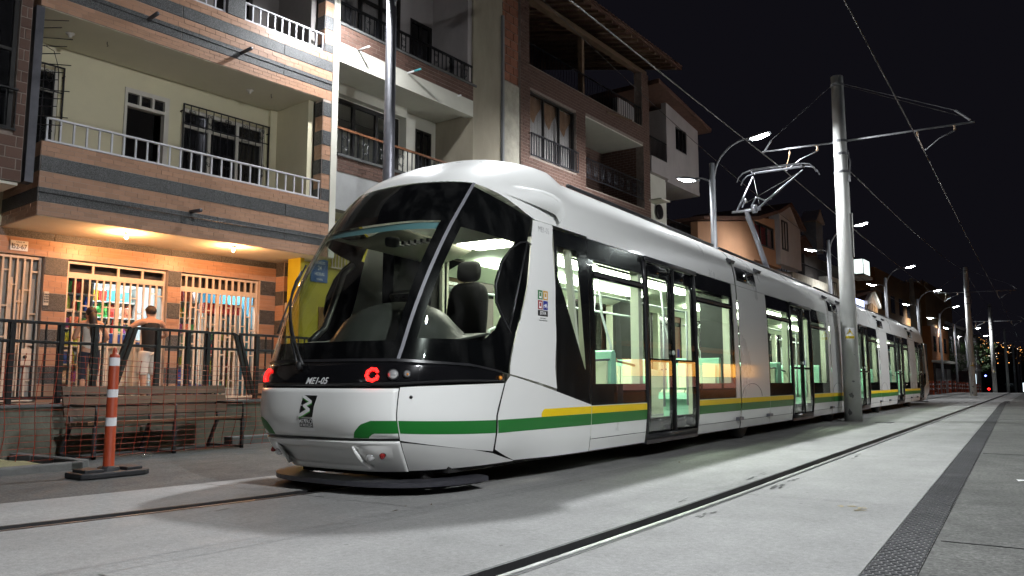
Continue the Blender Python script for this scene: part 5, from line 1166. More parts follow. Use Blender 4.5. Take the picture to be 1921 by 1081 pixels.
# ------------------------------------------------------------------ white balcony house
H2 = House('balcony_house', 'white house with black iron balconies and a beige end wall', (-12.15, 11.65), 3)
t2 = H2.t
H2.box('edge_wall', 'white_wall', -1.6, 0.0, -0.10, 0.06, 3.5, 13)
H2.box('end_wall', 'beige_wall', -1.5, 0.0, 4.60, 5.86, 0.5, 13)
H2.box('downpipe', 'galv', 0.0, 0.07, 5.80, 5.87, 0.6, 11.0)
def slab2(zt, zb, wallm):
    H2.box('balcony_slab', 'kerb', -1.5, 0.03, 0.06, 4.72, zt - 0.06, zt, bevel=0.006); H2.box('brick_band_back', 'mortar', -0.25, 0.0, 0.06, 4.60, zb, zt - 0.06)
slab2(5.76, 5.36, 'white_wall'); slab2(8.66, 8.20, 'white_wall')
H2.box('fascia', 'white_wall', -0.25, 0.0, 0.06, 4.60, 7.78, 8.20); H2.box('fascia', 'grey_wall', -0.25, -0.002, 0.06, 4.60, 4.55, 5.36)
H2.box('soffit', 'white_wall', -1.5, -0.25, 0.06, 4.60, 7.86, 7.92); H2.box('soffit', 'white_wall', -1.5, -0.25, 0.06, 4.60, 4.55, 4.62)
fb2 = H2.box('brick_facing', 'mortar', -0.24, -0.2, 0.2, 0.3, 5.4, 5.5)
H2.rows('brick', 'n', 0.0, 0.08, 4.60, 5.37, 5.70, 0.082, 0.235, 0.012); H2.rows('brick', 'n', 0.0, 0.08, 4.60, 8.21, 8.60, 0.098, 0.235, 0.012); H2.lay('brick', 'brick', 'brick', fb2, 0.008)
openwall(-1.5, -1.3, 0.06, 4.60, 5.6, 7.86, [(0.95, 3.2, 5.8, 7.58), (3.82, 4.44, 5.8, 7.52)], 0).build('wall', 'white_wall', t2)
H2.box('beam', 'white_wall', -1.3, -1.1, 0.06, 3.3, 7.60, 7.86); H2.box('pier', 'white_wall', -1.3, -1.05, 3.22, 3.55, 5.7, 7.6)
window(H2, -1.32, 0.95, 3.2, 5.8, 7.58, 3, 'frame_dark', 'house_glass', None, 0.10); H2.box('inner_wall', 'white_wall', -3.2, -3.1, 0, 4.6, 5.6, 7.86); H2.box('inner_ceiling', 'white_wall', -3.1, -1.5, 0, 4.6, 7.87, 7.95)
window(H2, -1.32, 3.82, 4.44, 5.8, 7.52, 2, 'frame_dark', 'window_dark', None, 0.06)
balcony_rail(H2, -0.06, 0.07, 4.60, 5.77, 6.36, 0.155, 'iron', 'railing_wood', 0.05, 8, posts=(1.2, 2.6, 3.8), bw=0.02)
openwall(-1.5, -1.3, 0.06, 4.60, 8.6, 12.0, [(0.5, 3.2, 8.7, 11.2), (3.57, 4.42, 8.7, 10.46)], 0).build('wall', 'pinkish_wall', t2)
window(H2, -1.32, 0.5, 3.2, 8.7, 11.2, 4, 'frame_dark', 'house_glass', 10.3, 0.09, behind='curtain'); window(H2, -1.32, 3.57, 4.42, 8.7, 10.46, 2, 'frame_dark', 'window_dark', None, 0.07, behind='curtain_gold')
H2.box('roof_slab', 'dark_wall', -6, 0.3, -0.1, 5.86, 12.4, 12.6); H2.box('pier', 'pinkish_wall', -1.3, -0.06, 4.44, 4.6, 8.66, 12)
balcony_rail(H2, -0.05, 0.07, 4.62, 8.68, 9.16, 0.145, 'iron', 'iron', 0.05, 8, posts=(1.2, 2.6, 3.8), bw=0.02)
pipe(H2, -0.02, 0.35, 0.60, 8.20, 0.022, 'decal_white', 0.0); pipe(H2, -0.02, 0.22, 2.16, 8.18, 0.022, 'decal_white', 0.0); MB().tube([(0.22, 2.16, 8.18), (0.42, 2.16, 8.18)], 0.026, 8).build('spout', 'goods6', t2, smooth=True); pipe(H2, -0.02, 0.10, 3.99, 8.16, 0.022, 'decal_white', 0.0)
MB().lathe([(0.06, 0), (0.05, -0.03), (0.02, -0.05)], 12, (-0.7, 2.3, 7.86)).build('ceiling_socket', 'frame_white', t2)
# ground floor: yellow front, shutter, hanging sign board
H2.box('yellow_wall', 'yellow_wall', -0.9, -0.8, -0.40, 1.25, 0.6, 4.5); H2.box('yellow_wall', 'yellow_wall', -0.9, -0.8, 1.95, 4.6, 0.6, 4.5); H2.box('yellow_wall', 'yellow_wall', -0.9, -0.8, 1.25, 1.95, 3.1, 4.5); H2.box('shutter', 'grey_wall', -0.96, -0.90, 1.25, 1.95, 0.6, 3.1)
H2.box('yellow_pier', 'yellow_wall', -0.8, -0.5, -0.40, -0.30, 0.6, 3.9); H2.box('ochre_panel', 'ochre_wall', -0.796, -0.78, 0.35, 1.15, 0.75, 2.55); H2.box('awning', 'beige_wall', -0.8, -0.1, -0.1, 1.5, 3.98, 4.1)
lamp('shop_light', 'POINT', (-0.2, 2.2, 3.5), (0, 0, -1), 16.0, (1.0, 0.95, 0.70), 0.08, t2); MB().lathe([(0.05, 0.08), (0.06, 0.02), (0.05, -0.02), (0.01, -0.03)], 12, (-0.2, 2.2, 3.62)).build('ceiling_bulb', 'sign_white', t2)
sg = MB().box(-0.795, -0.765, 0.10, 0.56, 3.08, 3.58).build('service_sign', 'sign_blue_paint', None, loc=H2.O, rotz=H2.rot, bevel=0.005); tag(sg, 'blue sign board reading SERVICIO 24 HORAS on the yellow wall', 'sign')
for b, z, h in (('SERVICIO', 3.50, 0.085), ('24', 3.385, 0.13), ('HORAS', 3.255, 0.10), ('TIENDA', 3.14, 0.06)): text('sign_lettering', b, h, 'decal_white', sg, Mx(-0.763, 0.33, z), 0.001, 0, 'CENTER', 0.82, 0.001)
tg = MB()
for k in range(7): tg.box(-0.72, -0.70, 0.62 + k * 0.09, 0.64 + k * 0.09, 3.45, 3.92)
tg.box(-0.725, -0.695, 0.6, 1.2, 3.42, 3.45).box(-0.725, -0.695, 0.6, 1.2, 3.92, 3.95); tag(tg.build('window_grille', 'grille_cream', None, loc=H2.O, rotz=H2.rot), 'cream window grille above the blue sign, seen through the windscreen', 'grille')

# ------------------------------------------------------------------ brick house with deep eaves
H3 = House('tall_brick_house', 'tall brown brick house with deep eaves, curtained window and iron balcony', (-12.15, 11.65), 3)
t3 = H3.t
holes = [(7.18, 9.68, 7.35, 9.30), (10.25, 14.25, 7.05, 9.38), (7.15, 14.2, 10.05, 12.1)]
openwall(-0.3, 0.0, 6.72, 14.75, 3.4, 12.1, holes, 0).build('wall', 'mortar', t3)
fb3 = H3.box('brick_facing', 'mortar', -0.29, -0.25, 6.8, 6.9, 3.5, 3.6)
ex = [(7.18, 9.68, 7.35, 9.30), (10.25, 14.25, 7.05, 9.38), (7.15, 14.2, 10.05, 12.1)]
H3.rows('brick', 'n', 0.0, 6.72, 14.75, 5.6, 12.1, 0.094, 0.26, 0.013, ex)
H3.lay('brick', 'brick', 'brick', fb3, 0.008)
# raw strip between the houses
H3.box('raw_column', 'raw_concrete', -0.4, -0.03, 5.95, 6.71, 0.5, 9.22, bevel=0.02); H3.box('raw_wall', 'mortar', -0.4, -0.08, 5.93, 6.71, 9.22, 12.6)
H3.rows('raw', 'n', -0.08, 5.95, 6.70, 9.26, 12.0, 0.24, 0.36, 0.03); H3.lay('raw', 'hollow_brick', 'brick_raw', H3.box('raw_facing', 'mortar', -0.38, -0.35, 6.0, 6.1, 9.3, 9.4), 0.02)
window(H3, -0.10, 7.18, 9.68, 7.35, 9.30, 3, 'frame_dark', 'house_glass', None, 0.06, behind='curtain')
for k in range(3):
    y0 = 7.26 + k * 0.82; sw = [[(-0.215 + 0.02 * math.sin(i * 1.2), y0 + 0.74 * i / 12, 9.25 - (0.0 if j == 0 else 0.25 + 0.55 * (1 - abs(i / 6 - 1)))) for i in range(13)] for j in range(2)]
    MB().grid(sw).build('curtain_swag', 'curtain_gold', t3, smooth=True)
H3.box('room_back', 'curtain', -1.2, -1.1, 7.0, 9.9, 7.2, 9.5)
balcony_rail(H3, 0.06, 7.15, 9.72, 7.36, 8.02, 0.13, 'iron_grey', 'iron_grey', 0.03, bw=0.022, name='window_rail')
# lower balcony recess
H3.box('recess_wall', 'mortar', -1.9, -1.7, 10.0, 14.6, 6.9, 9.4); H3.box('recess_side', 'mortar', -1.7, -0.3, 14.27, 14.5, 6.9, 9.38); H3.box('recess_ceiling', 'white_wall', -1.7, -0.02, 10.25, 14.25, 9.34, 9.40); H3.box('recess_floor', 'kerb', -1.7, -0.02, 10.2, 14.3, 6.95, 7.05); H3.box('door', 'door_dark', -1.69, -1.64, 10.4, 11.3, 7.05, 9.0)
H3.rows('inner', 's-', 14.27, -1.7, -0.3, 7.05, 9.34, 0.094, 0.26, 0.013); H3.rows('inner', 'n', -1.7, 11.4, 14.25, 7.05, 9.34, 0.094, 0.26, 0.013); H3.lay('inner', 'brick', 'brick', H3.box('recess_facing', 'mortar', -1.85, -1.8, 11, 11.2, 7, 7.1), 0.008, 0)
MB().lathe([(0.12, 0), (0.12, -0.03), (0.05, -0.05)], 14, (-0.9, 11.3, 9.33)).build('ceiling_socket', 'dark_trim', t3)
balcony_rail(H3, -0.04, 10.26, 14.24, 7.38, 8.03, 0.11, 'iron_grey', 'iron_grey', 0.03, 9, bw=0.014)
# dark upper terrace, eaves with rafters
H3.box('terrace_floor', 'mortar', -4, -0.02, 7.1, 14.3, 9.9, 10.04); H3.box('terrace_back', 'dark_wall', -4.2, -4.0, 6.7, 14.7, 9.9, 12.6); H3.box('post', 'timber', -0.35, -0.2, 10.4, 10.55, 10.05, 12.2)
balcony_rail(H3, -0.06, 7.15, 14.2, 10.06, 10.75, 0.16, 'iron', 'iron', 0.03, bw=0.014)
rf = MB().prism([(-5.5, 13.9), (1.0, 12.34), (1.0, 12.44), (-5.5, 14.02)], 1, 6.4, 15.5).build('roof', 'roof_tile', t3)
for k in range(21): MB().prism([(-3.5, 13.31), (0.94, 12.25), (0.94, 12.33), (-3.5, 13.39)], 1, 6.5 + k * 0.43, 6.57 + k * 0.43).build('rafter', 'timber', rf)
tile_me = MB().prism([(0.10 * math.cos(t), 0.05 * math.sin(t)) for t in [math.pi * i / 6 for i in range(7)]], 0, -0.2, 0.2).mesh('roof_tile', 'roof_tile')
for k in range(43): inst('roof_tile', tile_me, rf, (0.86, 6.5 + k * 0.21, 12.46), (0, 0.235, 0))
H3.box('beam', 'timber', -0.28, -0.05, 6.75, 14.72, 12.1, 12.26)
MB().tube([(0.02, 11.6, 9.86), (0.05, 13.3, 10.02)], 0.03, 6).build('bamboo_pole', 'timber', t3)
# white end block
H4 = House('white_corner_house', 'small whitewashed house jutting out past the brick house, lit by a street lamp', (-12.15, 11.65), 3)
t4 = H4.t
H4.box('column', 'white_wall', -1.5, -0.1, 14.80, 16.25, 0.5, 8.50); H4.box('balcony_slab', 'pinkish_wall', -1.5, 0.05, 14.78, 16.25, 8.52, 9.12); H4.box('recess_wall', 'pinkish_wall', -1.5, -1.3, 14.78, 16.2, 9.12, 11.6); balcony_rail(H4, -0.02, 14.8, 16.18, 9.14, 9.88, 0.11, 'iron', 'iron', 0.03, bw=0.016)
window(H4, -1.28, 14.95, 15.9, 9.2, 10.9, 2, 'frame_white', 'window_dark', None, 0.06, behind='curtain_gold')
openwall(-0.2, 0.0, 16.2, 19.15, 8.58, 11.1, [(17.0, 18.02, 9.88, 10.80)], 0).build('wall', 'pinkish_wall', t4)
MB().prism([(16.2, 11.1), (19.15, 11.1), (19.15, 11.16), (16.2, 11.52)], 0, -0.2, 0.0).build('gable_wall', 'pinkish_wall', t4)
window(H4, -0.04, 17.0, 18.02, 9.88, 10.80, 3, 'frame_dark', 'window_dark', None, 0.05); H4.box('underside', 'pinkish_wall', -2.5, -0.002, 16.2, 19.2, 8.42, 8.58); H4.box('side_wall', 'pinkish_wall', -2.5, -0.2, 16.2, 16.35, 8.58, 11.3); H4.box('side_wall', 'pinkish_wall', -2.5, -0.2, 19.0, 19.15, 8.58, 11.15)
MB().prism([(14.7, 11.72), (19.5, 11.10), (19.5, 11.26), (14.7, 11.90)], 0, -3.0, 0.45).build('roof', 'roof_tile', t4)
ac = MB().lathe([(0.28, 0), (0.28, 0.05), (0.24, 0.06)], 20, M=frame_mat((-0.05, 15.5, 7.15), (0, 1, 0), (0, 0, 1))).build('iron_rosette', 'iron', t4)
H4.box('canopy', 'white_wall', -0.1, 0.5, 14.6, 15.3, 7.4, 7.45)
balcony_rail(H4, -0.3, 16.3, 19.4, 6.3, 7.15, 0.12, 'iron', 'iron', 0.03, bw=0.018); H4.box('terrace', 'orange_wall', -3, -0.35, 16.25, 19.4, 0.5, 6.3); H4.box('back_wall', 'dark_wall', -3.2, -3.0, 16.25, 19.4, 6.3, 8.4)
# ================================================================== street lamps
def lamp_head(parent, loc, yaw, tilt, power, size=0.28, spread=150, beam=None):
    """flat LED head; yaw = heading of the arm, tilt raises the nose"""
    M = Matrix.Translation(loc) @ Matrix.Rotation(yaw, 4, 'Z') @ Matrix.Rotation(-tilt, 4, 'Y')
    mb = MB(); prof = [(-0.30, 0.05, 0.02), (-0.2, 0.10, 0.045), (0.05, 0.14, 0.06), (0.28, 0.13, 0.04), (0.34, 0.09, 0.02)]
    rows = []
    for x, w, h in prof: rows.append([M @ Vector((x, w * c, h * s_)) for c, s_ in ((-1, -0.35), (-1, 0.3), (-0.6, 0.9), (0.6, 0.9), (1, 0.3), (1, -0.35), (-1, -0.35))])
    mb.grid(rows); hd_ = mb.build('lamp_head', 'galv', parent)
    MB().add([M @ Vector(p) for p in ((-0.16, -0.10, -0.026), (0.28, -0.10, -0.026), (0.28, 0.10, -0.026), (-0.16, 0.10, -0.026))], [(0, 3, 2, 1)]).build('led_panel', 'led_head', hd_, fix=False)
    MB().lathe([(0.105, -0.012), (0.10, -0.035), (0.07, -0.062), (0.02, -0.072)], 14, M=M @ Matrix.Translation((0.06, 0, 0)) @ Matrix.Diagonal((1.5, 0.9, 1, 1))).build('led_lens', 'led_head', hd_, smooth=True)
    b_ = tilt if beam is None else beam; d = Matrix.Rotation(yaw, 3, 'Z') @ Matrix.Rotation(-b_, 3, 'Y') @ Vector((0, 0, -1))   # the optics may throw the beam past the tilt of the shell
    if power > 0: lamp('lamp_light', 'AREA', M @ Vector((0.06, 0, -0.085)), d, power, (0.94, 0.97, 1.0), size, parent, spread)
def arm_arc(p0, p1, sag, n=10):
    out = []
    for i in range(n + 1):
        t = i / n; out.append((p0[0] + (p1[0] - p0[0]) * (1 - math.cos(t * math.pi / 2)) , p0[1] + (p1[1] - p0[1]) * t, p0[2] + (p1[2] - p0[2]) * math.sin(t * math.pi / 2)))
    return out
def street_lamp(x, Y, label, p_hi, p_lo, side=1):
    z0 = hz(Y); t = thing('street_lamp', label, 'street lamp', (x, Y, z0), 0, 'twin headed street lamps along the track')
    MB().tube([(0, 0, 0), (0, 0, 0.5), (0, 0, 6.7)], [0.115, 0.10, 0.075], 12).lathe([(0.16, 0), (0.16, 0.02), (0.12, 0.05)], 14).build('post', 'galv', t, smooth=True)
    s = side
    MB().tube(arm_arc((s * 0.05, 0, 6.25), (s * 1.02, 0.0, 7.22), 0), 0.026, 8).build('curved_arm', 'galv', t, smooth=True)
    MB().tube([(-s * 0.05, 0, 6.22), (-s * 0.28, 0, 6.34), (-s * 0.45, 0, 6.36)], 0.022, 8).build('short_arm', 'galv', t, smooth=True)
    lamp_head(t, (s * 1.22, 0, 7.22), 0 if s > 0 else math.pi, R(10), p_hi, 0.28, 132, R(34) if s > 0 else R(58)); lamp_head(t, (-s * 0.65, 0, 6.36), math.pi if s > 0 else 0, R(12), p_lo, 0.28, 126, R(60))
    return t
rowY = [20.2, 34.1, 48.4, 62.2, 76.6, 90.3, 104.5, 119.0]
nth = ['nearest', 'second', 'third', 'fourth', 'fifth', 'sixth', 'seventh', 'farthest']
for i, Y in enumerate(rowY): street_lamp(-6.95, Y, '%s of the twin headed street lamps behind the tram roof' % nth[i], P_HI * (1 if i < 3 else 0.6), P_LO * (1.0, 0.4, 0.4)[i] if i < 3 else P_LO * 0.25)
# tall lamp post rising in front of the white balconies
tl = thing('tall_lamp_post', 'tall grey steel lamp post rising out of frame in front of the balconies', 'lamp post', (-10.3, 11.3, 0.0))
MB().tube([(0, 0, 0.3), (0, 0, 2.0), (0, 0, 9.6)], [0.135, 0.125, 0.095], 20).build('post', 'post_dark', tl, smooth=True)
MB().tube(arm_arc((0.06, 0, 8.3), (3.55, 0, 9.35), 0), 0.035, 8).build('curved_arm', 'galv', tl, smooth=True); MB().tube([(-0.06, 0, 8.6), (-0.2, 0.05, 9.0), (-0.35, 0.08, 9.04)], 0.025, 8).build('short_arm', 'galv', tl, smooth=True)
lamp_head(tl, (3.8, 0, 9.32), 0, R(24), P_TALL, 0.45, 150); lamp_head(tl, (-0.55, 0.12, 9.06), math.pi, R(10), P_TALL * 0.20, 0.12, 170)
street_lamp(5.2, 2.4, 'street lamp on the right pavement, out of view beside the camera', P_RIGHT, P_RIGHT * 0.5, -1)
street_lamp(4.8, 27.0, 'street lamp on the right pavement, out of view beyond the picture edge', P_RIGHT * 0.6, P_RIGHT * 0.2, -1)
street_lamp(-7.4, -7.2, 'street lamp on the left kerb, out of view behind the camera', P_RIGHT * 0.45, P_RIGHT * 0.15, 1)

# ================================================================== catenary poles and wires
def cat_pole(Y, label, detail):
    z0 = hz(Y); t = thing('catenary_pole', label, 'catenary pole', (-3.87, Y, z0), 0, 'white catenary poles between the tracks')
    MB().tube([(0, 0, -0.1), (0, 0, 8.65)], [0.205, 0.145], 24 if detail else 12).build('pole', 'pole_white', t, smooth=True)
    for z in (8.42, 6.95, 6.62, 6.16):
        r = 0.205 - 0.06 * z / 8.65; MB().lathe([(r + 0.004, z - 0.03), (r + 0.016, z - 0.028), (r + 0.016, z + 0.028), (r + 0.004, z + 0.03)], 20).build('clamp_band', 'galv', t, smooth=False)
    for s in (1, -1):
        x1 = 2.95 if s > 0 else -1.95
        a = MB().tube([(s * 0.18, 0, 6.95), (x1, 0, 7.0 if s < 0 else 6.93)], 0.024, 8).build('bracket_arm', 'galv', t, smooth=True)
        MB().tube([(s * 0.17, 0, 8.42), (x1 * 0.87, 0, 7.28)], 0.007, 5).tube([(x1 * 0.87, 0, 7.28), (x1 * 0.97, 0, 6.99)], 0.026, 6).build('tie_rod', 'galv', a)
        xs = x1 * 0.86 if s > 0 else -0.55; xe = 1.87 if s > 0 else -1.36
        MB().lathe([(0.02, 0), (0.035, -0.03), (0.02, -0.06), (0.035, -0.09), (0.02, -0.14)], 10, (xs, 0, 6.94)).build('insulator', 'insul', a, smooth=True)
        MB().tube([(xs, 0, 6.80), (xs + (xe - xs) * 0.5, 0, 6.66), (xe, 0, 6.40)], 0.013, 6).build('steady_arm', 'galv', a, smooth=True)
        MB().tube([(xe - s * 0.12, 0, 6.94), (xe - s * 0.10, 0, 6.75), (xe, 0, 6.42)], 0.008, 5).lathe([(0.015, 0), (0.03, -0.05), (0.015, -0.1)], 8, (xe - s * 0.12, 0, 6.9)).build('dropper', 'insul', a)
    if detail:
        for (a_, z, w, h) in ((-1.2, 0.95, 0.07, 0.05), (-1.5, 0.62, 0.10, 0.13), (-1.75, 0.22, 0.09, 0.16), (-0.9, 1.6, 0.03, 0.02)):
            r = 0.2065 - 0.06 * z / 8.65; rnd_ = random.Random(int(z * 100)); pts = []
            cxy = []
            for k in range(11):
                th = 2 * math.pi * k / 11; rr = 0.5 + rnd_.uniform(-0.16, 0.1); aa = a_ + w * rr * math.cos(th) / r; cxy.append((r * math.cos(aa), r * math.sin(aa), z + h * rr * math.sin(th)))
            MB().add(cxy, [tuple(range(11))]).build('scuff', 'pole_scuff', t, fix=False)
        MB().tube([(0.17, -0.02, 6.7), (0.22, -0.02, 6.4), (0.19, -0.02, 6.05)], 0.02, 6).box(0.15, 0.21, -0.04, 0.02, 5.9, 6.05).build('earth_lead', 'galv', t)
        MB().box(0.196, 0.206, -0.03, 0.03, 4.0, 5.1).build('cable_cover', 'pole_white', t)
    return t
polesY = [20.9, 61.8, 91.5, 128.0, 165.0, 192.0, 215.0]
pl_names = ['nearest and tallest white catenary pole beside the tram', 'second white catenary pole, past the far end of the tram', 'third white catenary pole down the track', 'fourth white catenary pole down the track', 'fifth white catenary pole down the track', 'sixth white catenary pole down the track', 'farthest white catenary pole, at the right edge']
for i, Y in enumerate(polesY): cat_pole(Y, pl_names[i], i < 2)
def warn_sign(Y, label, lettering):
    r = 0.205 - 0.06 * 2.1 / 8.65 + 0.006
    o = bpy.data.objects.new('warning_sign', None); col.objects.link(o); o.location = (-3.87, Y, hz(Y)); tag(o, label, 'sign', 'high voltage signs on the poles')
    def curved(name, x0, x1, z0, z1, m, lay):
        P = []
        for z in (z0, z1): P.append([((r + lay) * math.sin(k) , -(r + lay) * math.cos(k), z) for k in [(x0 + (x1 - x0) * i / 8) / r + 0.25 for i in range(9)]])
        return MB().grid(P).build(name, m, o, fix=False)
    curved('plate', -0.115, 0.115, 1.97, 2.25, 'decal_white', 0.0); curved('caption', -0.105, 0.105, 1.985, 2.05, 'sign_yellow', 0.0015)
    def poly(pts, m, lay, nm): MB().add([((r + lay) * math.sin(x / r + 0.25), -(r + lay) * math.cos(x / r + 0.25), z) for x, z in pts], [tuple(range(len(pts)))]).build(nm, m, o, fix=False)
    poly([(-0.088, 2.075), (0.088, 2.075), (0, 2.235)], 'decal_black', 0.004, 'triangle'); poly([(-0.066, 2.087), (0.066, 2.087), (0, 2.21)], 'sign_yellow', 0.006, 'triangle'); poly([(-0.012, 2.14), (0.006, 2.185), (0.012, 2.185), (0.003, 2.152), (0.016, 2.152), (-0.006, 2.098), (0.0, 2.14)], 'decal_black', 0.008, 'bolt')
    if lettering:
        for b, z in (('RIESGO', 2.032), ('ELÉCTRICO', 2.003)): text('lettering', b, 0.034, 'decal_black', o, frame_mat((r * math.sin(0.25) + 0.005, -r * math.cos(0.25) - 0.010, z), (math.cos(0.25), math.sin(0.25), 0), (0, 0, 1)), 0.0003, 0, 'CENTER', 0.95)
warn_sign(20.9, 'yellow high voltage warning sign on the nearest white pole', True); warn_sign(61.8, 'yellow high voltage warning sign on the second white pole', False); warn_sign(91.5, 'yellow high voltage warning sign on the third white pole', False)
def span(pts, r, label, n=14, sag=0.10):
    out = []
    for p, q in zip(pts, pts[1:]):
        for i in range(n): t = i / n; out.append((p[0] + (q[0] - p[0]) * t, p[1] + (q[1] - p[1]) * t, p[2] + (q[2] - p[2]) * t - sag * 4 * t * (1 - t)))
    out.append(pts[-1]); o = MB().tube(out, r, 5).build('overhead_wire', 'wire', smooth=True); return tag(o, label, 'wire', 'overhead wires')
span([(-2.0, -22, 6.42)] + [(-2.0, Y, 6.40 + hz(Y)) for Y in polesY], 0.011, 'contact wire over the near empty track'); span([(-5.23, -22, 6.40)] + [(-5.23, Y, 6.38 + hz(Y)) for Y in polesY], 0.011, 'contact wire over the tram, touching the pantograph')
span([(-3.70, 20.9, 6.2), (-3.85, 61.8, 8.35)], 0.010, 'stay cable from the nearest pole up to the second pole', 12, 0.25); span([(-3.85, 61.8, 8.3), (-3.85, 91.5, 8.2)], 0.010, 'stay cable between the second and third pole', 12, 0.2); span([(-1.05, 20.9, 7.05), (-3.75, 20.9, 8.4)], 0.006, 'thin tie wire from the pole top to its long arm', 6, 0.0)
span([(-11.2, 12.0, 12.6), (-8.6, 40.0, 7.6), (-8.2, 76.0, 6.9)], 0.010, 'slack service cable from the brick house eaves down the street', 14, 0.5)

# ================================================================== fence, net, bench, delineator
def fence(s0, s1, label, slant_l=0.0, slant_r=0.0):
    t = thing('metal_fence', label, 'fence', (-10.8, s0, 0.66), 0, 'black metal fence panels on the wall'); L_ = s1 - s0
    MB().box(-0.025, 0.025, 0, L_, 1.03, 1.07).build('top_rail', 'iron', t, bevel=0.006); MB().box(-0.02, 0.02, slant_l * 0.22, L_ - slant_r * 0.22, 0.78, 0.82).build('middle_rail', 'iron', t, bevel=0.006); MB().box(-0.02, 0.02, abs(slant_l), L_ - abs(slant_r), 0.06, 0.10).build('bottom_rail', 'iron', t)
    bm_ = MB().box(-0.01, 0.01, -0.01, 0.01, 0.10, 1.03).mesh('baluster', 'iron'); k = int((L_ - abs(slant_l) - abs(slant_r)) / 0.135)
    for i in range(1, k): inst('baluster', bm_, t, (0, abs(slant_l) * 0.8 + (L_ - abs(slant_l) * 0.8 - abs(slant_r) * 0.8) * i / k, 0))
    for y in ([0.35, L_ * 0.5, L_ - 0.5] if L_ > 1.4 else [L_ * 0.5]):
        MB().box(-0.03, 0.03, y - 0.03, y + 0.03, 0, 1.03).box(-0.06, 0.06, y - 0.07, y + 0.07, 0, 0.012).build('post', 'iron', t)
    if slant_l: MB().bar((0, 0.0, 1.05), (0, slant_l * 1.0, 0.08), 0.05, 0.05).build('slanted_end', 'iron', t)
    if slant_r: MB().bar((0, L_, 1.05), (0, L_ - slant_r, 0.08), 0.05, 0.05).build('slanted_end', 'iron', t)
fence(1.0, 4.55, 'leftmost black fence panel, cut by the left picture edge'); fence(4.6, 6.52, 'black fence panel with slanted end behind the woman', 0, 0.30); fence(6.60, 8.30, 'black fence panel with two slanted ends behind the man', -0.30, -0.32); fence(8.38, 10.6, 'black fence panel with slanted end beside the tram nose', 0.32, 0); fence(10.65, 13.5, 'black fence panel hidden mostly by the tram cab')
# orange plastic net, bellied and wrinkled
nt_ = thing('safety_net', 'orange plastic safety net strung in front of the bench', 'safety net', (-9.5, 1.5, 0))
def netx(y, z): return 0.05 * math.sin(y * 1.7) + 0.03 * math.sin(y * 5.1 + z * 3) - 0.16 * max(0, 0.32 - z) * (1 + 0.6 * math.sin(y * 3.3)) + 0.10 * z * 0
def nety(y, z): return y + 0.015 * math.sin(z * 6 + y * 4) + 0.05 * max(0, 0.35 - z) * math.sin(y * 6)
def topz(y): return 1.36 - 0.028 * y - 0.05 * math.sin(math.pi * ((y % 3.4) / 3.4))
v_ = MB(); h_ = MB(); y = 0.0
while y < 7.15:
    v_.tube([(netx(y, z), nety(y, z), z) for z in [0.06 + (topz(y) - 0.06) * i / 14 for i in range(15)]], 0.0042, 4, caps=False); y += 0.168
for k in range(18):
    f = k / 17; h_.tube([(netx(q, 0.06 + (topz(q) - 0.06) * f), nety(q, 0.06 + (topz(q) - 0.06) * f), 0.06 + (topz(q) - 0.06) * f) for q in [7.15 * i / 72 for i in range(73)]], 0.0026, 4, caps=False)
v_.build('upright_strand', 'net_orange', nt_, fix=False, smooth=True); h_.build('cross_strand', 'net_orange', nt_, fix=False, smooth=True)
kn_ = MB(); y = 0.0
while y < 7.15:
    for k in range(18):
        z = 0.06 + (topz(y) - 0.06) * k / 17; kn_.obox((netx(y, z), nety(y, z), z), (0.006, 0.015, 0.015), (R(45), 0, 0))
    y += 0.168
kn_.build('net_knot', 'net_orange', nt_, fix=False)['kind'] = 'stuff'
# bench
bn = thing('park_bench', 'wooden slatted park bench on black steel legs behind the orange net', 'bench', (-10.1, 5.4, 0.0))
slat = MB().box(-0.055, 0.055, 0, 2.42, -0.018, 0.018).mesh('slat', 'bench_wood')
for x_, z_ in ((0.30, 0.435), (0.16, 0.43), (0.02, 0.42), (-0.12, 0.415)): inst('seat_slat', slat, bn, (x_, 0, z_), (0, 0.03, 0))
for x_, z_ in ((-0.22, 0.56), (-0.255, 0.70), (-0.29, 0.83)): inst('back_slat', slat, bn, (x_, 0, z_), (0, R(75), 0))
for y_ in (0.09, 1.18, 2.27):
    f = MB(); f.bar((0.36, y_, 0.0), (0.36, y_, 0.41), 0.04, 0.04).bar((-0.42, y_, 0.0), (-0.20, y_, 0.42), 0.04, 0.04).bar((-0.20, y_, 0.42), (-0.31, y_, 0.88), 0.035, 0.04).bar((-0.24, y_, 0.395), (0.37, y_, 0.41), 0.04, 0.03).bar((-0.44, y_, 0.02), (0.38, y_, 0.02), 0.04, 0.03)
    f.build('leg_frame', 'iron_grey', bn)
    MB().tube([(0.36, y_, 0.40), (0.365, y_, 0.625), (0.35, y_, 0.645), (-0.26, y_, 0.65)], 0.014, 8).build('armrest', 'iron', bn, smooth=True)
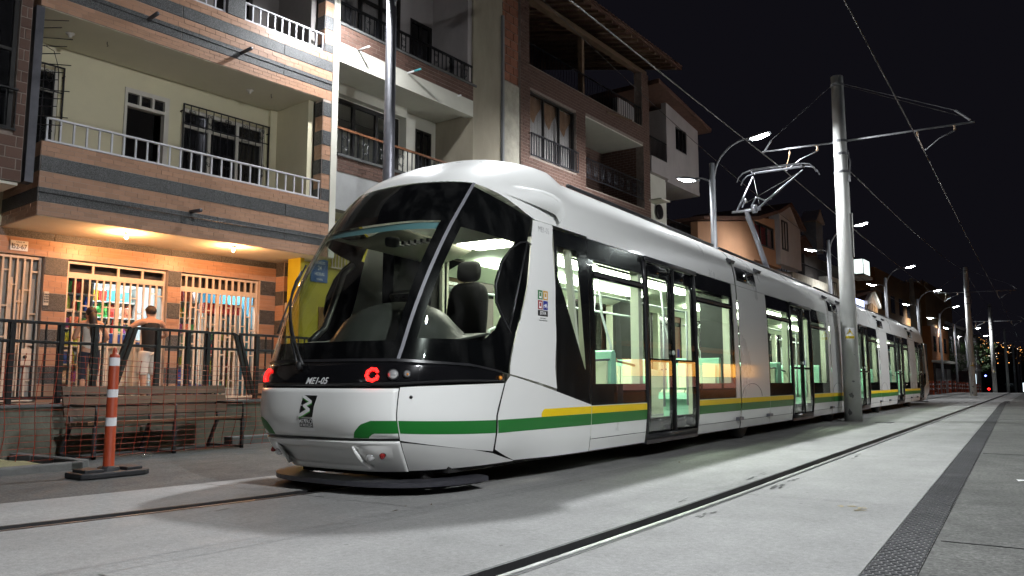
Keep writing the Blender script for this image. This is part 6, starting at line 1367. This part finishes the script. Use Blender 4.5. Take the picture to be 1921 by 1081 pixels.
# delineator post
dl = thing('delineator_post', 'orange delineator post with white bands on a black rubber base', 'delineator', (-7.98, 4.66, 0.0))
bs = MB().prism([(-0.15, -0.36), (0.15, -0.36), (0.20, -0.28), (0.20, 0.28), (0.15, 0.36), (-0.15, 0.36), (-0.20, 0.28), (-0.20, -0.28)], 2, 0.0, 0.055).build('base', 'black_plastic', dl, bevel=0.012)
MB().prism([(-0.12, -0.30), (0.12, -0.30), (0.14, -0.12), (-0.14, -0.12)], 2, 0.05, 0.085).build('base_block', 'black_plastic', bs, bevel=0.008); MB().prism([(-0.14, 0.12), (0.14, 0.12), (0.12, 0.30), (-0.12, 0.30)], 2, 0.05, 0.085).build('base_block', 'black_plastic', bs, bevel=0.008); MB().lathe([(0.11, 0.05), (0.10, 0.09), (0.075, 0.10)], 20).build('base_collar', 'black_plastic', bs, smooth=False)
po = MB().lathe([(0.058, 0.06), (0.058, 0.08), (0.054, 0.10), (0.050, 1.20), (0.046, 1.225), (0.022, 1.235), (0.020, 1.27), (0.016, 1.295), (0.004, 1.30)], 22).build('tube', 'orange_plastic', dl, smooth=True)
for a, b in ((0.50, 0.585), (0.79, 0.87), (1.11, 1.195)): r = 0.054 - 0.004 * a / 1.2 + 0.0015; MB().lathe([(r, a), (r, b)], 22).build('reflective_band', 'reflector', po, smooth=False)
# litter by the bench
ob = MB().lathe([(0.03, 0), (0.033, 0.02), (0.03, 0.10), (0.034, 0.14), (0.012, 0.18), (0.012, 0.2)], 10, M=frame_mat((-9.45, 5.95, 0.035), (0, 0, 1), (1, 0.3, 0))); tag(ob.build('plastic_bottle', 'house_glass', smooth=True), 'crushed clear plastic bottle lying beside the bench leg', 'bottle')

# ================================================================== two people at the shop grille, backs to the street
def skin_obj(name, pts, edges, m, parent, sub=2, root=0):
    me = bpy.data.meshes.new(name); me.from_pydata([p[:3] for p in pts], edges, []); me.materials.append(MT[m])
    o = bpy.data.objects.new(name, me); col.objects.link(o); o.parent = parent
    sk_ = o.modifiers.new('skin', 'SKIN'); sk_.use_smooth_shade = True
    for i, p in enumerate(pts):
        r = p[3]; me.skin_vertices[0].data[i].radius = (r, p[4] if len(p) > 4 else r)
    me.skin_vertices[0].data[root].use_root = True
    sb = o.modifiers.new('subsurf', 'SUBSURF'); sb.levels = sub; sb.render_levels = sub
    return o
def body(t, hgt, arms, wide=1.0):
    k = hgt / 1.72; P = []; Ed = []
    def v(x, y, z, r, r2=None): P.append((x * k, y * k, z * k, r * k, (r2 or r) * k)); return len(P) - 1
    def e(a, b): Ed.append((a, b)); return b
    pel = v(0, 0, 0.93, 0.125 * wide, 0.11); wai = v(0, 0.0, 1.08, 0.115 * wide, 0.09); ch = v(0, 0.0, 1.28, 0.14 * wide, 0.105); un = v(0, 0.0, 1.42, 0.10, 0.08); nk = v(0, 0.01, 1.50, 0.052); hd = v(0, 0.03, 1.60, 0.075, 0.09); tp = v(0, 0.025, 1.675, 0.062, 0.075)
    for a, b in ((pel, wai), (wai, ch), (ch, un), (un, nk), (nk, hd), (hd, tp)): e(a, b)
    ns = v(0, 0.125, 1.585, 0.014); e(hd, ns)
    for s in (1, -1):
        er = v(s * 0.085, 0.02, 1.595, 0.016); e(hd, er)
        hp = v(s * 0.09, 0, 0.86, 0.095); kn1 = v(s * 0.10, 0.015, 0.48, 0.058); cf = v(s * 0.10, -0.02, 0.33, 0.056); an = v(s * 0.10, -0.02, 0.09, 0.036); ft = v(s * 0.11, 0.07, 0.035, 0.036, 0.03); to = v(s * 0.12, 0.15, 0.025, 0.032, 0.02)
        for a, b in ((pel, hp), (hp, kn1), (kn1, cf), (cf, an), (an, ft), (ft, to)): e(a, b)
        sh = v(s * 0.185 * wide, -0.005, 1.415, 0.058); e(un, sh); el, wr, pm = arms[0 if s > 0 else 1]
        E1 = v(*el, 0.041); W1 = v(*wr, 0.028); Pm = v(*pm, 0.032, 0.02); mid_ = [(sh, E1), (E1, W1), (W1, Pm)]
        for a, b in mid_: e(a, b)
        d = Vector(pm) - Vector(wr); d.normalize(); side = d.cross(Vector((0, 0, 1))); side = side.normalized() if side.length > 0.1 else Vector((1, 0, 0)); upv = side.cross(d)
        for j, (o_, ln) in enumerate(((-0.030, 0.060), (-0.010, 0.075), (0.010, 0.072), (0.030, 0.055))):
            b0 = Vector(pm) + side * o_ + d * 0.035; b1 = b0 + d * ln * 0.6; b2 = b1 + d * ln * 0.25 - upv * 0.03
            i0 = v(*b0, 0.0095); i1 = v(*b1, 0.009); i2 = v(*b2, 0.008); e(Pm, i0); e(i0, i1); e(i1, i2)
        b0 = Vector(wr) + d * 0.04 + side * 0.04 * s * -1; b1 = b0 + d * 0.045 + side * 0.02 * s * -1; i0 = v(*b0, 0.010); i1 = v(*b1, 0.009); e(Pm, i0); e(i0, i1)
    return skin_obj('body', P, Ed, 'skin', t)
def cloth(t, name, m, hgt, pts, edges, sub=2): k = hgt / 1.72; return skin_obj(name, [tuple(c * k for c in p) for p in pts], edges, m, t, sub)
def hair_cap(t, hgt, tail):
    k = hgt / 1.72; mb = MB(); rows = []
    for j in range(9):
        ph = R(-35 + 125 * j / 8); rows.append([])
        for i in range(21):
            th = 2 * math.pi * i / 20; fr = math.sin(th); low = -0.02 if fr > 0.35 else 0
            rr = math.cos(ph); z = math.sin(ph); bump = 1 + 0.05 * math.sin(th * 5 + j * 2) * math.cos(ph)
            z2 = max(z, 0.25) if fr > 0.3 else z
            rows[-1].append((0.092 * rr * math.cos(th) * k * bump, (0.02 + 0.115 * rr * fr * (0.9 if fr > 0 else 1.0) * bump) * k, (1.625 + 0.105 * z2) * k))
    mb.grid(rows); h = mb.build('hair', 'hair', t, smooth=True)
    if tail: MB().tube([(0, -0.06 * k, 1.62 * k), (0, -0.095 * k, 1.57 * k), (0.005, -0.115 * k, 1.48 * k), (0.01, -0.13 * k, 1.36 * k), (0.015, -0.13 * k, 1.22 * k), (0.01, -0.12 * k, 1.10 * k)], [0.03, 0.062, 0.066, 0.062, 0.05, 0.015], 10).build('ponytail', 'hair', h, smooth=True)
    return h
man = thing('person', 'person in black vest and white shorts leaning on the shop grille', 'person', (-13.45, 8.50, 0.60), R(90 - 4))
H_ = 1.72
body(man, H_, [((0.36, 0.05, 1.20), (0.27, 0.27, 1.14), (0.25, 0.34, 1.15)), ((-0.42, 0.06, 1.26), (-0.30, 0.26, 1.30), (-0.27, 0.33, 1.32))], 1.12)
cloth(man, 'vest', 'cloth_black', H_, [(0, 0, 0.80, 0.165, 0.14), (0, 0, 0.92, 0.16, 0.135), (0, 0, 1.08, 0.152, 0.12), (0, 0, 1.27, 0.18, 0.135), (0, -0.005, 1.40, 0.15, 0.105), (0.11, -0.005, 1.47, 0.05, 0.06), (-0.11, -0.005, 1.47, 0.05, 0.06)], [(0, 1), (1, 2), (2, 3), (3, 4), (4, 5), (4, 6)])
cloth(man, 'shorts', 'cloth_white', H_, [(0, 0, 1.0, 0.15, 0.125), (0.095, 0, 0.82, 0.12), (-0.095, 0, 0.82, 0.115), (0.11, 0.01, 0.50, 0.095), (-0.11, 0.01, 0.50, 0.095), (0.11, 0.01, 0.46, 0.095), (-0.11, 0.01, 0.46, 0.095)], [(0, 1), (0, 2), (1, 3), (2, 4), (3, 5), (4, 6)]); hair_cap(man, H_, False)
cloth(man, 'shoes', 'shoe', H_, [(0.10, -0.05, 0.04, 0.042), (0.11, 0.06, 0.035, 0.045, 0.035), (0.12, 0.16, 0.028, 0.038, 0.026)], [(0, 1), (1, 2)]); cloth(man, 'shoes', 'shoe', H_, [(-0.10, -0.05, 0.04, 0.042), (-0.11, 0.06, 0.035, 0.045, 0.035), (-0.12, 0.16, 0.028, 0.038, 0.026)], [(0, 1), (1, 2)])
wom = thing('person', 'person with long dark ponytail, white top and dark trousers at the grille', 'person', (-13.55, 7.46, 0.60), R(90 - 14))
H_ = 1.62
body(wom, H_, [((0.30, 0.02, 1.16), (0.26, 0.22, 1.08), (0.24, 0.29, 1.09)), ((-0.26, 0.03, 1.14), (-0.18, 0.24, 1.16), (-0.15, 0.31, 1.18))], 0.92)
cloth(wom, 'top', 'cloth_white', H_, [(0, 0, 0.90, 0.155, 0.125), (0, 0, 1.10, 0.132, 0.105), (0, 0, 1.28, 0.142, 0.118), (0, -0.005, 1.39, 0.12, 0.09), (0.12, 0, 1.43, 0.05, 0.055), (-0.12, 0, 1.43, 0.05, 0.055)], [(0, 1), (1, 2), (2, 3), (3, 4), (3, 5)])
cloth(wom, 'trousers', 'cloth_denim', H_, [(0, 0, 1.0, 0.138, 0.115), (0.09, 0, 0.84, 0.115), (-0.09, 0, 0.84, 0.112), (0.10, 0.015, 0.48, 0.07), (-0.10, 0.015, 0.48, 0.07), (0.10, -0.02, 0.10, 0.052), (-0.10, -0.02, 0.10, 0.052)], [(0, 1), (0, 2), (1, 3), (2, 4), (3, 5), (4, 6)]); hair_cap(wom, H_, True)
cloth(wom, 'shoes', 'shoe', H_, [(0.10, -0.05, 0.04, 0.04), (0.11, 0.06, 0.035, 0.042, 0.032), (0.12, 0.15, 0.028, 0.034, 0.024)], [(0, 1), (1, 2)]); cloth(wom, 'shoes', 'shoe', H_, [(-0.10, -0.05, 0.04, 0.04), (-0.11, 0.06, 0.035, 0.042, 0.032), (-0.12, 0.15, 0.028, 0.034, 0.024)], [(0, 1), (1, 2)])
# ================================================================== farther houses along the left side
H5 = House('orange_house', 'orange rendered house with red curtained window behind the pantograph', (-12.15, 11.65), 3)
t5 = H5.t
openwall(-0.3, 0.0, 25.3, 29.2, 6.6, 8.6, [(25.5, 28.3, 7.4, 8.5)], 0).build('wall', 'orange_wall', t5); MB().prism([(18.9, 5.6), (25.3, 6.4), (25.3, 8.4), (18.9, 7.35)], 0, -0.3, 0.0).build('wall', 'orange_wall', t5); MB().prism([(25.3, 8.6), (29.2, 8.6), (29.2, 9.1)], 0, -0.3, 0.0).build('wall', 'orange_wall', t5)
window(H5, -0.05, 25.5, 28.3, 7.4, 8.5, 3, 'frame_dark', 'house_glass', None, 0.10, behind='curtain_red')
MB().prism([(28.45, 6.75), (31.8, 6.75), (31.8, 8.9), (30.2, 9.95), (28.45, 9.3)], 0, -0.28, 0.25).build('end_wall', 'pinkish_wall', t5); window(H5, 0.27, 28.7, 29.6, 7.5, 9.0, 2, 'frame_dark', 'window_dark', None, 0.08)
MB().prism([(18.7, 7.36), (25.3, 8.44), (28.5, 9.32), (30.2, 9.98), (32.6, 9.0), (32.6, 9.14), (30.2, 10.14), (28.4, 9.46), (25.2, 8.58), (18.7, 7.5)], 0, -5, 0.35).build('roof', 'roof_tile', t5)
H5.box('underside', 'pinkish_wall', -3.5, -0.31, 25.3, 31.8, 6.50, 6.6); H5.box('lower_wall', 'dark_wall', -3.5, -1.2, 20.5, 33, 0.5, 6.6); H5.box('pier', 'pinkish_wall', -1.2, -0.4, 30.9, 31.7, 0.5, 6.6)
H5.box('back_wall', 'dark_wall', -5, -4.8, 20.5, 31.8, 6.75, 9.3)
H6 = House('blue_house', 'dim blue house with roof terrace between orange house and lit sign', (-12.15, 11.65), 3)
t6 = H6.t
H6.box('wall', 'blue_wall', -1.5, -1.2, 32.0, 36.0, 6.8, 8.2); H6.box('wall', 'raw_concrete', -1.6, -0.3, 32.0, 38.8, 0.5, 6.8); H6.box('wall', 'dark_wall', -1.4, -0.8, 36.0, 38.8, 6.8, 8.6); balcony_rail(H6, -0.35, 32.1, 38.7, 6.82, 7.5, 0.2, 'iron', 'iron', 0.03, bw=0.02)
MB().prism([(31.9, 8.2), (34.2, 8.95), (36.4, 8.2), (36.4, 8.3), (34.2, 9.1), (31.9, 8.3)], 0, -3.5, -0.2).build('roof', 'roof_tile', t6); window(H6, -1.18, 33.0, 33.9, 7.0, 7.9, 2, 'frame_dark', 'window_dark', None, 0.06); window(H6, -1.18, 34.6, 35.4, 7.0, 7.9, 2, 'frame_dark', 'window_dark', None, 0.06)
H7 = House('pale_house', 'pale house front left of the near catenary pole, street lit', (-12.15, 11.65), 3)
H7.box('wall', 'white_wall', -1.0, -0.2, 39.0, 41.6, 0.5, 7.3); H7.box('wall', 'dark_wall', -2.0, -1.0, 39.0, 46.0, 0.5, 8.5); window(H7, -0.18, 39.5, 40.4, 6.0, 7.0, 2, 'frame_dark', 'window_dark', None, 0.06); H7.box('turret', 'blue_wall', -1.2, -0.4, 37.2, 38.6, 8.6, 10.4); MB().prism([(37.0, 10.4), (38.8, 10.4), (37.9, 11.2)], 0, -1.3, -0.3).build('turret_roof', 'pinkish_wall', H7.t)
sgA = MB().box(-0.25, 0.35, 45.2, 47.0, 8.0, 9.1).build('lightbox_sign', 'dark_trim', None, loc=H7.O, rotz=H7.rot); tag(sgA, 'bright white lightbox sign right of the near catenary pole', 'sign')
MB().box(-0.22, 0.32, 45.15, 45.19, 8.1, 9.05).box(0.351, 0.37, 45.3, 46.9, 8.1, 9.05).build('lit_face', 'sign_white', sgA); MB().box(-0.5, 0.5, 44.9, 47.1, 7.82, 7.98).build('ledge', 'white_wall', sgA)
H8 = House('gabled_house', 'small gabled house with white bargeboards and tiled roof', (-12.15, 11.65), 3)
MB().prism([(47.8, 5.6), (51.4, 5.6), (51.4, 6.5), (49.6, 7.3), (47.8, 6.5)], 0, -2.0, -0.2).build('gable_wall', 'timber', H8.t)
for a, b in (((47.5, 6.35), (49.6, 7.42)), ((51.7, 6.35), (49.6, 7.42))): MB().bar((-0.1, a[0], a[1]), (-0.1, b[0], b[1]), 0.2, 0.26).build('bargeboard', 'white_wall', H8.t)
MB().prism([(44.2, 6.4), (49.5, 7.3), (49.6, 7.45), (44.2, 6.62)], 0, -3, 0.1).build('roof', 'roof_tile', H8.t); H8.box('wall', 'white_wall', -2.0, -0.4, 44.2, 52.0, 0.5, 5.6)
for k in range(6): H8.box('gable_slat', 'ochre_wall', -0.2, -0.14, 48.2 + k * 0.5, 48.5 + k * 0.5, 5.7, 6.5 - abs(k - 2.5) * 0.1)
sgB = MB().box(-0.38, -0.2, 44.5, 47.4, 5.75, 6.45).build('blue_shop_sign', 'sign_blue', None, loc=H8.O, rotz=H8.rot); tag(sgB, 'blue glowing shop sign low on the gabled house', 'sign')
for k in range(7): MB().box(-0.199, -0.19, 44.8 + k * 0.36, 45.0 + k * 0.36, 5.95, 6.25).build('sign_letter', 'sign_white', sgB)
H9 = House('ochre_block', 'large dark ochre block with few windows beyond the gabled house', (-12.15, 11.65), 3)
H9.box('wall', 'ochre_wall', -9, -0.6, 53, 71.5, 0.2, 9.5); H9.box('base', 'dark_wall', -0.6, -0.3, 53, 71.5, 0.2, 4.4)
for k in range(5): H9.box('window', 'window_dark', -0.62, -0.57, 55 + k * 3.2, 56.4 + k * 3.2, 6.4, 7.8)
for k in range(4): H9.box('shutter', 'grey_wall', -0.3, -0.25, 54 + k * 4.4, 57.2 + k * 4.4, 0.4, 3.2)
H10 = House('rust_front_house', 'narrow rust orange house front with white canopy past the tram end', (-12.15, 11.65), 3)
H10.box('wall', 'rust_wall', -8, -0.2, 73.5, 84, -0.5, 6.2); H10.box('upper_wall', 'ochre_wall', -8, -0.5, 73.5, 90, 6.2, 10.5); H10.box('canopy', 'white_wall', -0.2, 0.6, 73.0, 84.0, 2.75, 2.95); H10.box('ground_floor', 'dark_wall', -0.19, -0.1, 73.5, 84, -0.5, 2.7)
for k in range(3): H10.box('window', 'window_dark', -0.2, -0.16, 74.6 + k * 3.0, 76.0 + k * 3.0, 3.8, 5.3); H10.box('shutter', 'grey_wall', -0.1, -0.05, 74.3 + k * 3.1, 76.8 + k * 3.1, -0.5, 2.2)
H11 = House('dark_terrace', 'dark terrace of houses with shop awning, right of the rust orange front', (-12.15, 11.65), 3)
H11.box('wall', 'dark_wall', -8, -0.4, 84.2, 112, -1, 7.0); H11.box('roof_parapet', 'pinkish_wall', -0.5, -0.3, 84.2, 98, 7.0, 7.3); H11.box('awning', 'grey_wall', -0.4, 1.0, 88, 100, 2.2, 2.4); H11.box('balcony', 'pinkish_wall', -0.4, 0.6, 86, 89.5, 3.0, 3.9)
for k in range(6): H11.box('window', 'window_dark', -0.42, -0.36, 86 + k * 4, 87.6 + k * 4, 4.2, 5.8)
H11.box('lit_doorway', 'far_shop', -0.42, -0.35, 102, 106, -0.3, 1.9)
H12 = House('far_tower', 'far dark apartment block behind the last catenary poles', (14.0, 260), 0)
H12.box('wall', 'ochre_wall', -14, 0, 0, 20, -8, 26)
for i in range(4):
    for j in range(6): H12.box('window', 'city_amber' if (i * 7 + j * 3) % 11 == 0 else 'window_dark', -13 + i * 3.2, -11.2 + i * 3.2, -0.05, 0.0, j * 4.0 - 2, j * 4.0 - 0.4)
# tall concrete utility pole at the tram's far end
up_ = thing('utility_pole', 'concrete utility pole behind the far end of the tram', 'utility pole', (-8.4, 72.0, 0.0))
MB().tube([(0, 0, -0.2), (0, 0, 9.3)], [0.26, 0.17], 14).build('pole', 'raw_concrete', up_, smooth=True); MB().bar((-0.9, 0, 9.0), (0.9, 0, 9.0), 0.1, 0.12).build('cross_arm', 'timber', up_)
for x_ in (-0.8, -0.4, 0.4, 0.8): MB().lathe([(0.03, 0), (0.05, 0.06), (0.03, 0.12)], 8, (x_, 0, 9.06)).build('insulator', 'insul', up_)
# red and white barrier posts past the tram
bp_ = MB().lathe([(0.10, 0), (0.10, 0.05), (0.05, 0.06), (0.045, 0.95), (0.03, 1.0), (0.01, 1.01)], 12).mesh('tube', 'orange_plastic'); bb_ = MB().lathe([(0.051, 0), (0.051, 0.10)], 12).mesh('reflective_band', 'reflector')
def ordw(n):
    u = ['', 'first', 'second', 'third', 'fourth', 'fifth', 'sixth', 'seventh', 'eighth', 'ninth', 'tenth', 'eleventh', 'twelfth', 'thirteenth', 'fourteenth', 'fifteenth', 'sixteenth', 'seventeenth', 'eighteenth', 'nineteenth']
    return u[n] if n < 20 else {20: 'twentieth', 30: 'thirtieth'}.get(n) or ('twenty-' if n < 30 else 'thirty-') + u[n % 10]
for i in range(34):
    Y = 66.0 + i * 1.35 + (0.5 if i % 5 == 0 else 0)
    t = thing('barrier_post', 'orange barrier post, %s in the row counted from the tram end' % ordw(i + 1), 'barrier post', (-7.0 + 0.012 * (Y - 66) + (0.3 if i % 3 == 0 else 0), Y, hz(Y)), 0, 'orange barrier posts beyond the tram')
    inst('tube', bp_, t, (0, 0, 0)); inst('reflective_band', bb_, t, (0, 0, 0.35)); inst('reflective_band', bb_, t, (0, 0, 0.70))
bn2 = MB(); 
for k in range(7): bn2.tube([(-7.0 + 0.012 * (Y - 66), Y, 0.12 + k * 0.13 + hz(Y)) for Y in [66 + j * 2.0 for j in range(23)]], 0.02, 4)
tag(bn2.build('barrier_net', 'net_orange', fix=False), 'orange net strung along the barrier posts beyond the tram', 'safety net')
# made-up glowing shopfront out of view, added for the orange reflection in the tram windows
HR = House('added_glow_shop', 'added unseen shopfront across the street, glowing orange for the tram window reflection', (8.0, 33.0), 0)
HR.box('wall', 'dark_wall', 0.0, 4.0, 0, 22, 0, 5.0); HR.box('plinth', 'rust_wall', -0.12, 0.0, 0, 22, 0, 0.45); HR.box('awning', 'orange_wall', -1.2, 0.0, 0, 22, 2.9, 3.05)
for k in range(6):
    HR.box('glow_strip', 'added_orange_glow', -0.06, -0.002, 0.3 + k * 3.6, 3.6 + k * 3.6, 1.25, 2.2); HR.box('dim_glow_strip', 'added_orange_glow_dim', -0.08, -0.004, 0.3 + k * 3.6, 3.6 + k * 3.6, 0.55, 1.2)  # emissive strips added as the source of the reflected orange band
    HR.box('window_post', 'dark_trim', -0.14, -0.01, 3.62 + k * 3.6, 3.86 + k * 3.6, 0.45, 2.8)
# trees by the far street corner
def tree(x, Y, h, rad, seed, label):
    rnd = random.Random(seed); z0 = hz(Y); t = thing('street_tree', label, 'tree', (x, Y, z0))
    mb = MB().tube([(0, 0, 0), (0.05, 0, h * 0.3), (0.0, 0.05, h * 0.55)], [0.16, 0.12, 0.07], 8); tips = []
    for k in range(9):
        a = k * 2.4; l = rad * rnd.uniform(0.5, 0.85); p1 = (l * math.cos(a), l * math.sin(a), h * rnd.uniform(0.5, 0.9)); mb.tube([(0.0, 0.0, h * rnd.uniform(0.3, 0.5)), (p1[0] * 0.5, p1[1] * 0.5, p1[2] * 0.85), p1], [0.06, 0.04, 0.012], 5); tips.append(p1)
    mb.build('trunk', 'bark', t, smooth=True); lv = MB()
    for k in range(70):
        c = rnd.choice(tips); cc = (c[0] + rnd.gauss(0, rad * 0.28), c[1] + rnd.gauss(0, rad * 0.28), c[2] + rnd.gauss(0, h * 0.09))
        for j in range(34):
            p = Vector((cc[0] + rnd.gauss(0, 0.22), cc[1] + rnd.gauss(0, 0.22), cc[2] + rnd.gauss(0, 0.18))); d1 = Vector((rnd.gauss(0, 1), rnd.gauss(0, 1), rnd.gauss(0, 0.6))).normalized(); d2 = d1.orthogonal().normalized(); s_ = rnd.uniform(0.05, 0.11)
            lv.add([p - d1 * s_, p + d2 * s_ * 0.5, p + d1 * s_, p - d2 * s_ * 0.5], [(0, 1, 2, 3)])
    lv.build('crown', 'leaf', t, fix=False)
tree(-8.6, 96, 5.2, 1.9, 11, 'small green tree lit by a lamp left of the second white pole'); tree(-8.0, 108, 6.5, 2.6, 12, 'dark leafy tree between the second and third white poles'); tree(-7.6, 121, 6.8, 2.8, 13, 'dark leafy tree beyond the third white pole'); tree(-8.4, 136, 7.0, 2.8, 14, 'farthest dark leafy tree at the end of the street')
# far end of the street: dark blocks, lit shop, car lights
H13 = House('street_end_block', 'dark block closing the street beyond the trees', (-22, 235), 0); H13.box('wall', 'dark_wall', 0, 30, 0, 6, -8, 5); 
for k in range(7): H13.box('window', 'far_shop' if k in (1, 4) else 'window_dark', 2 + k * 4, 4 + k * 4, -0.06, 0.0, -1.5, 0.6)
ls = MB().box(-0.2, 0.2, 0, 3.0, 0, 1.6).build('lit_kiosk', 'far_shop', None, loc=(-8.6, 150, hz(150) + 1.3)); tag(ls, 'pale blue lit kiosk front far down the street', 'kiosk')
def far_lamp(x, Y, z, m, lab, nm='far_light', r=0.11):
    o = MB().lathe([(0.02, -r), (r, -r * 0.4), (r, r * 0.4), (0.02, r)], 8, (0, 0, 0)).build(nm, m, None, loc=(x, Y, z)); tag(o, lab, 'light')
far_lamp(-2.0, 170, 2.6, 'city_white', 'small white far light between the third and fourth pole'); far_lamp(1.0, 210, 1.2, 'city_white', 'small white far light low at the street end'); far_lamp(-5.0, 104, hz(104) + 0.4, 'tail_red', 'small red light on the ground by the far barrier', r=0.14); far_lamp(-7.2, 143, hz(143) + 2.6, 'blue_led', 'small blue far light above the kiosk', r=0.12)
# hillside with the lights of the town
P = []
for j in range(13):
    Yh = 420 + j * 75; P.append([(-700 + i * 60, Yh, -25 + 165 * sstep(j / 12) * (0.55 + 0.45 * math.sin(i * 0.22 + 0.9)) + 5 * math.sin(i * 1.7 + j)) for i in range(24)])
struct(MB().grid(P).build('hillside', 'hill', smooth=True))
def hill_at(x, y):
    j = (y - 420) / 75; i = (x + 700) / 60; j0 = min(int(j), 11); i0 = min(int(i), 22); fj = j - j0; fi = i - i0
    return (P[j0][i0][2] * (1 - fi) + P[j0][i0 + 1][2] * fi) * (1 - fj) + (P[j0 + 1][i0][2] * (1 - fi) + P[j0 + 1][i0 + 1][2] * fi) * fj
rnd = random.Random(21); am = MB(); wh = MB()
for k in range(560):
    cx = rnd.choice(((-40, 820, 60, 60), (-10, 900, 40, 50), (-55, 980, 50, 50), (20, 760, 30, 60), (-30, 1100, 60, 60))); x = rnd.gauss(cx[0], cx[2] * 1.2); y = max(450, min(1290, rnd.gauss(cx[1], cx[3] * 2.0))); s_ = rnd.uniform(0.15, 0.42)
    (am if rnd.random() < 0.8 else wh).obox((x, y, hill_at(x, y) + rnd.uniform(1, 4)), (s_ * rnd.choice((1, 1, 3)), s_, s_))
o = am.build('town_lights', 'city_amber', fix=False); o['kind'] = 'stuff'; o['label'] = 'amber lights of the town scattered over the dark hillside'
o = wh.build('town_lights', 'city_white', fix=False); o['kind'] = 'stuff'; o['label'] = 'white lights of the town scattered over the dark hillside'
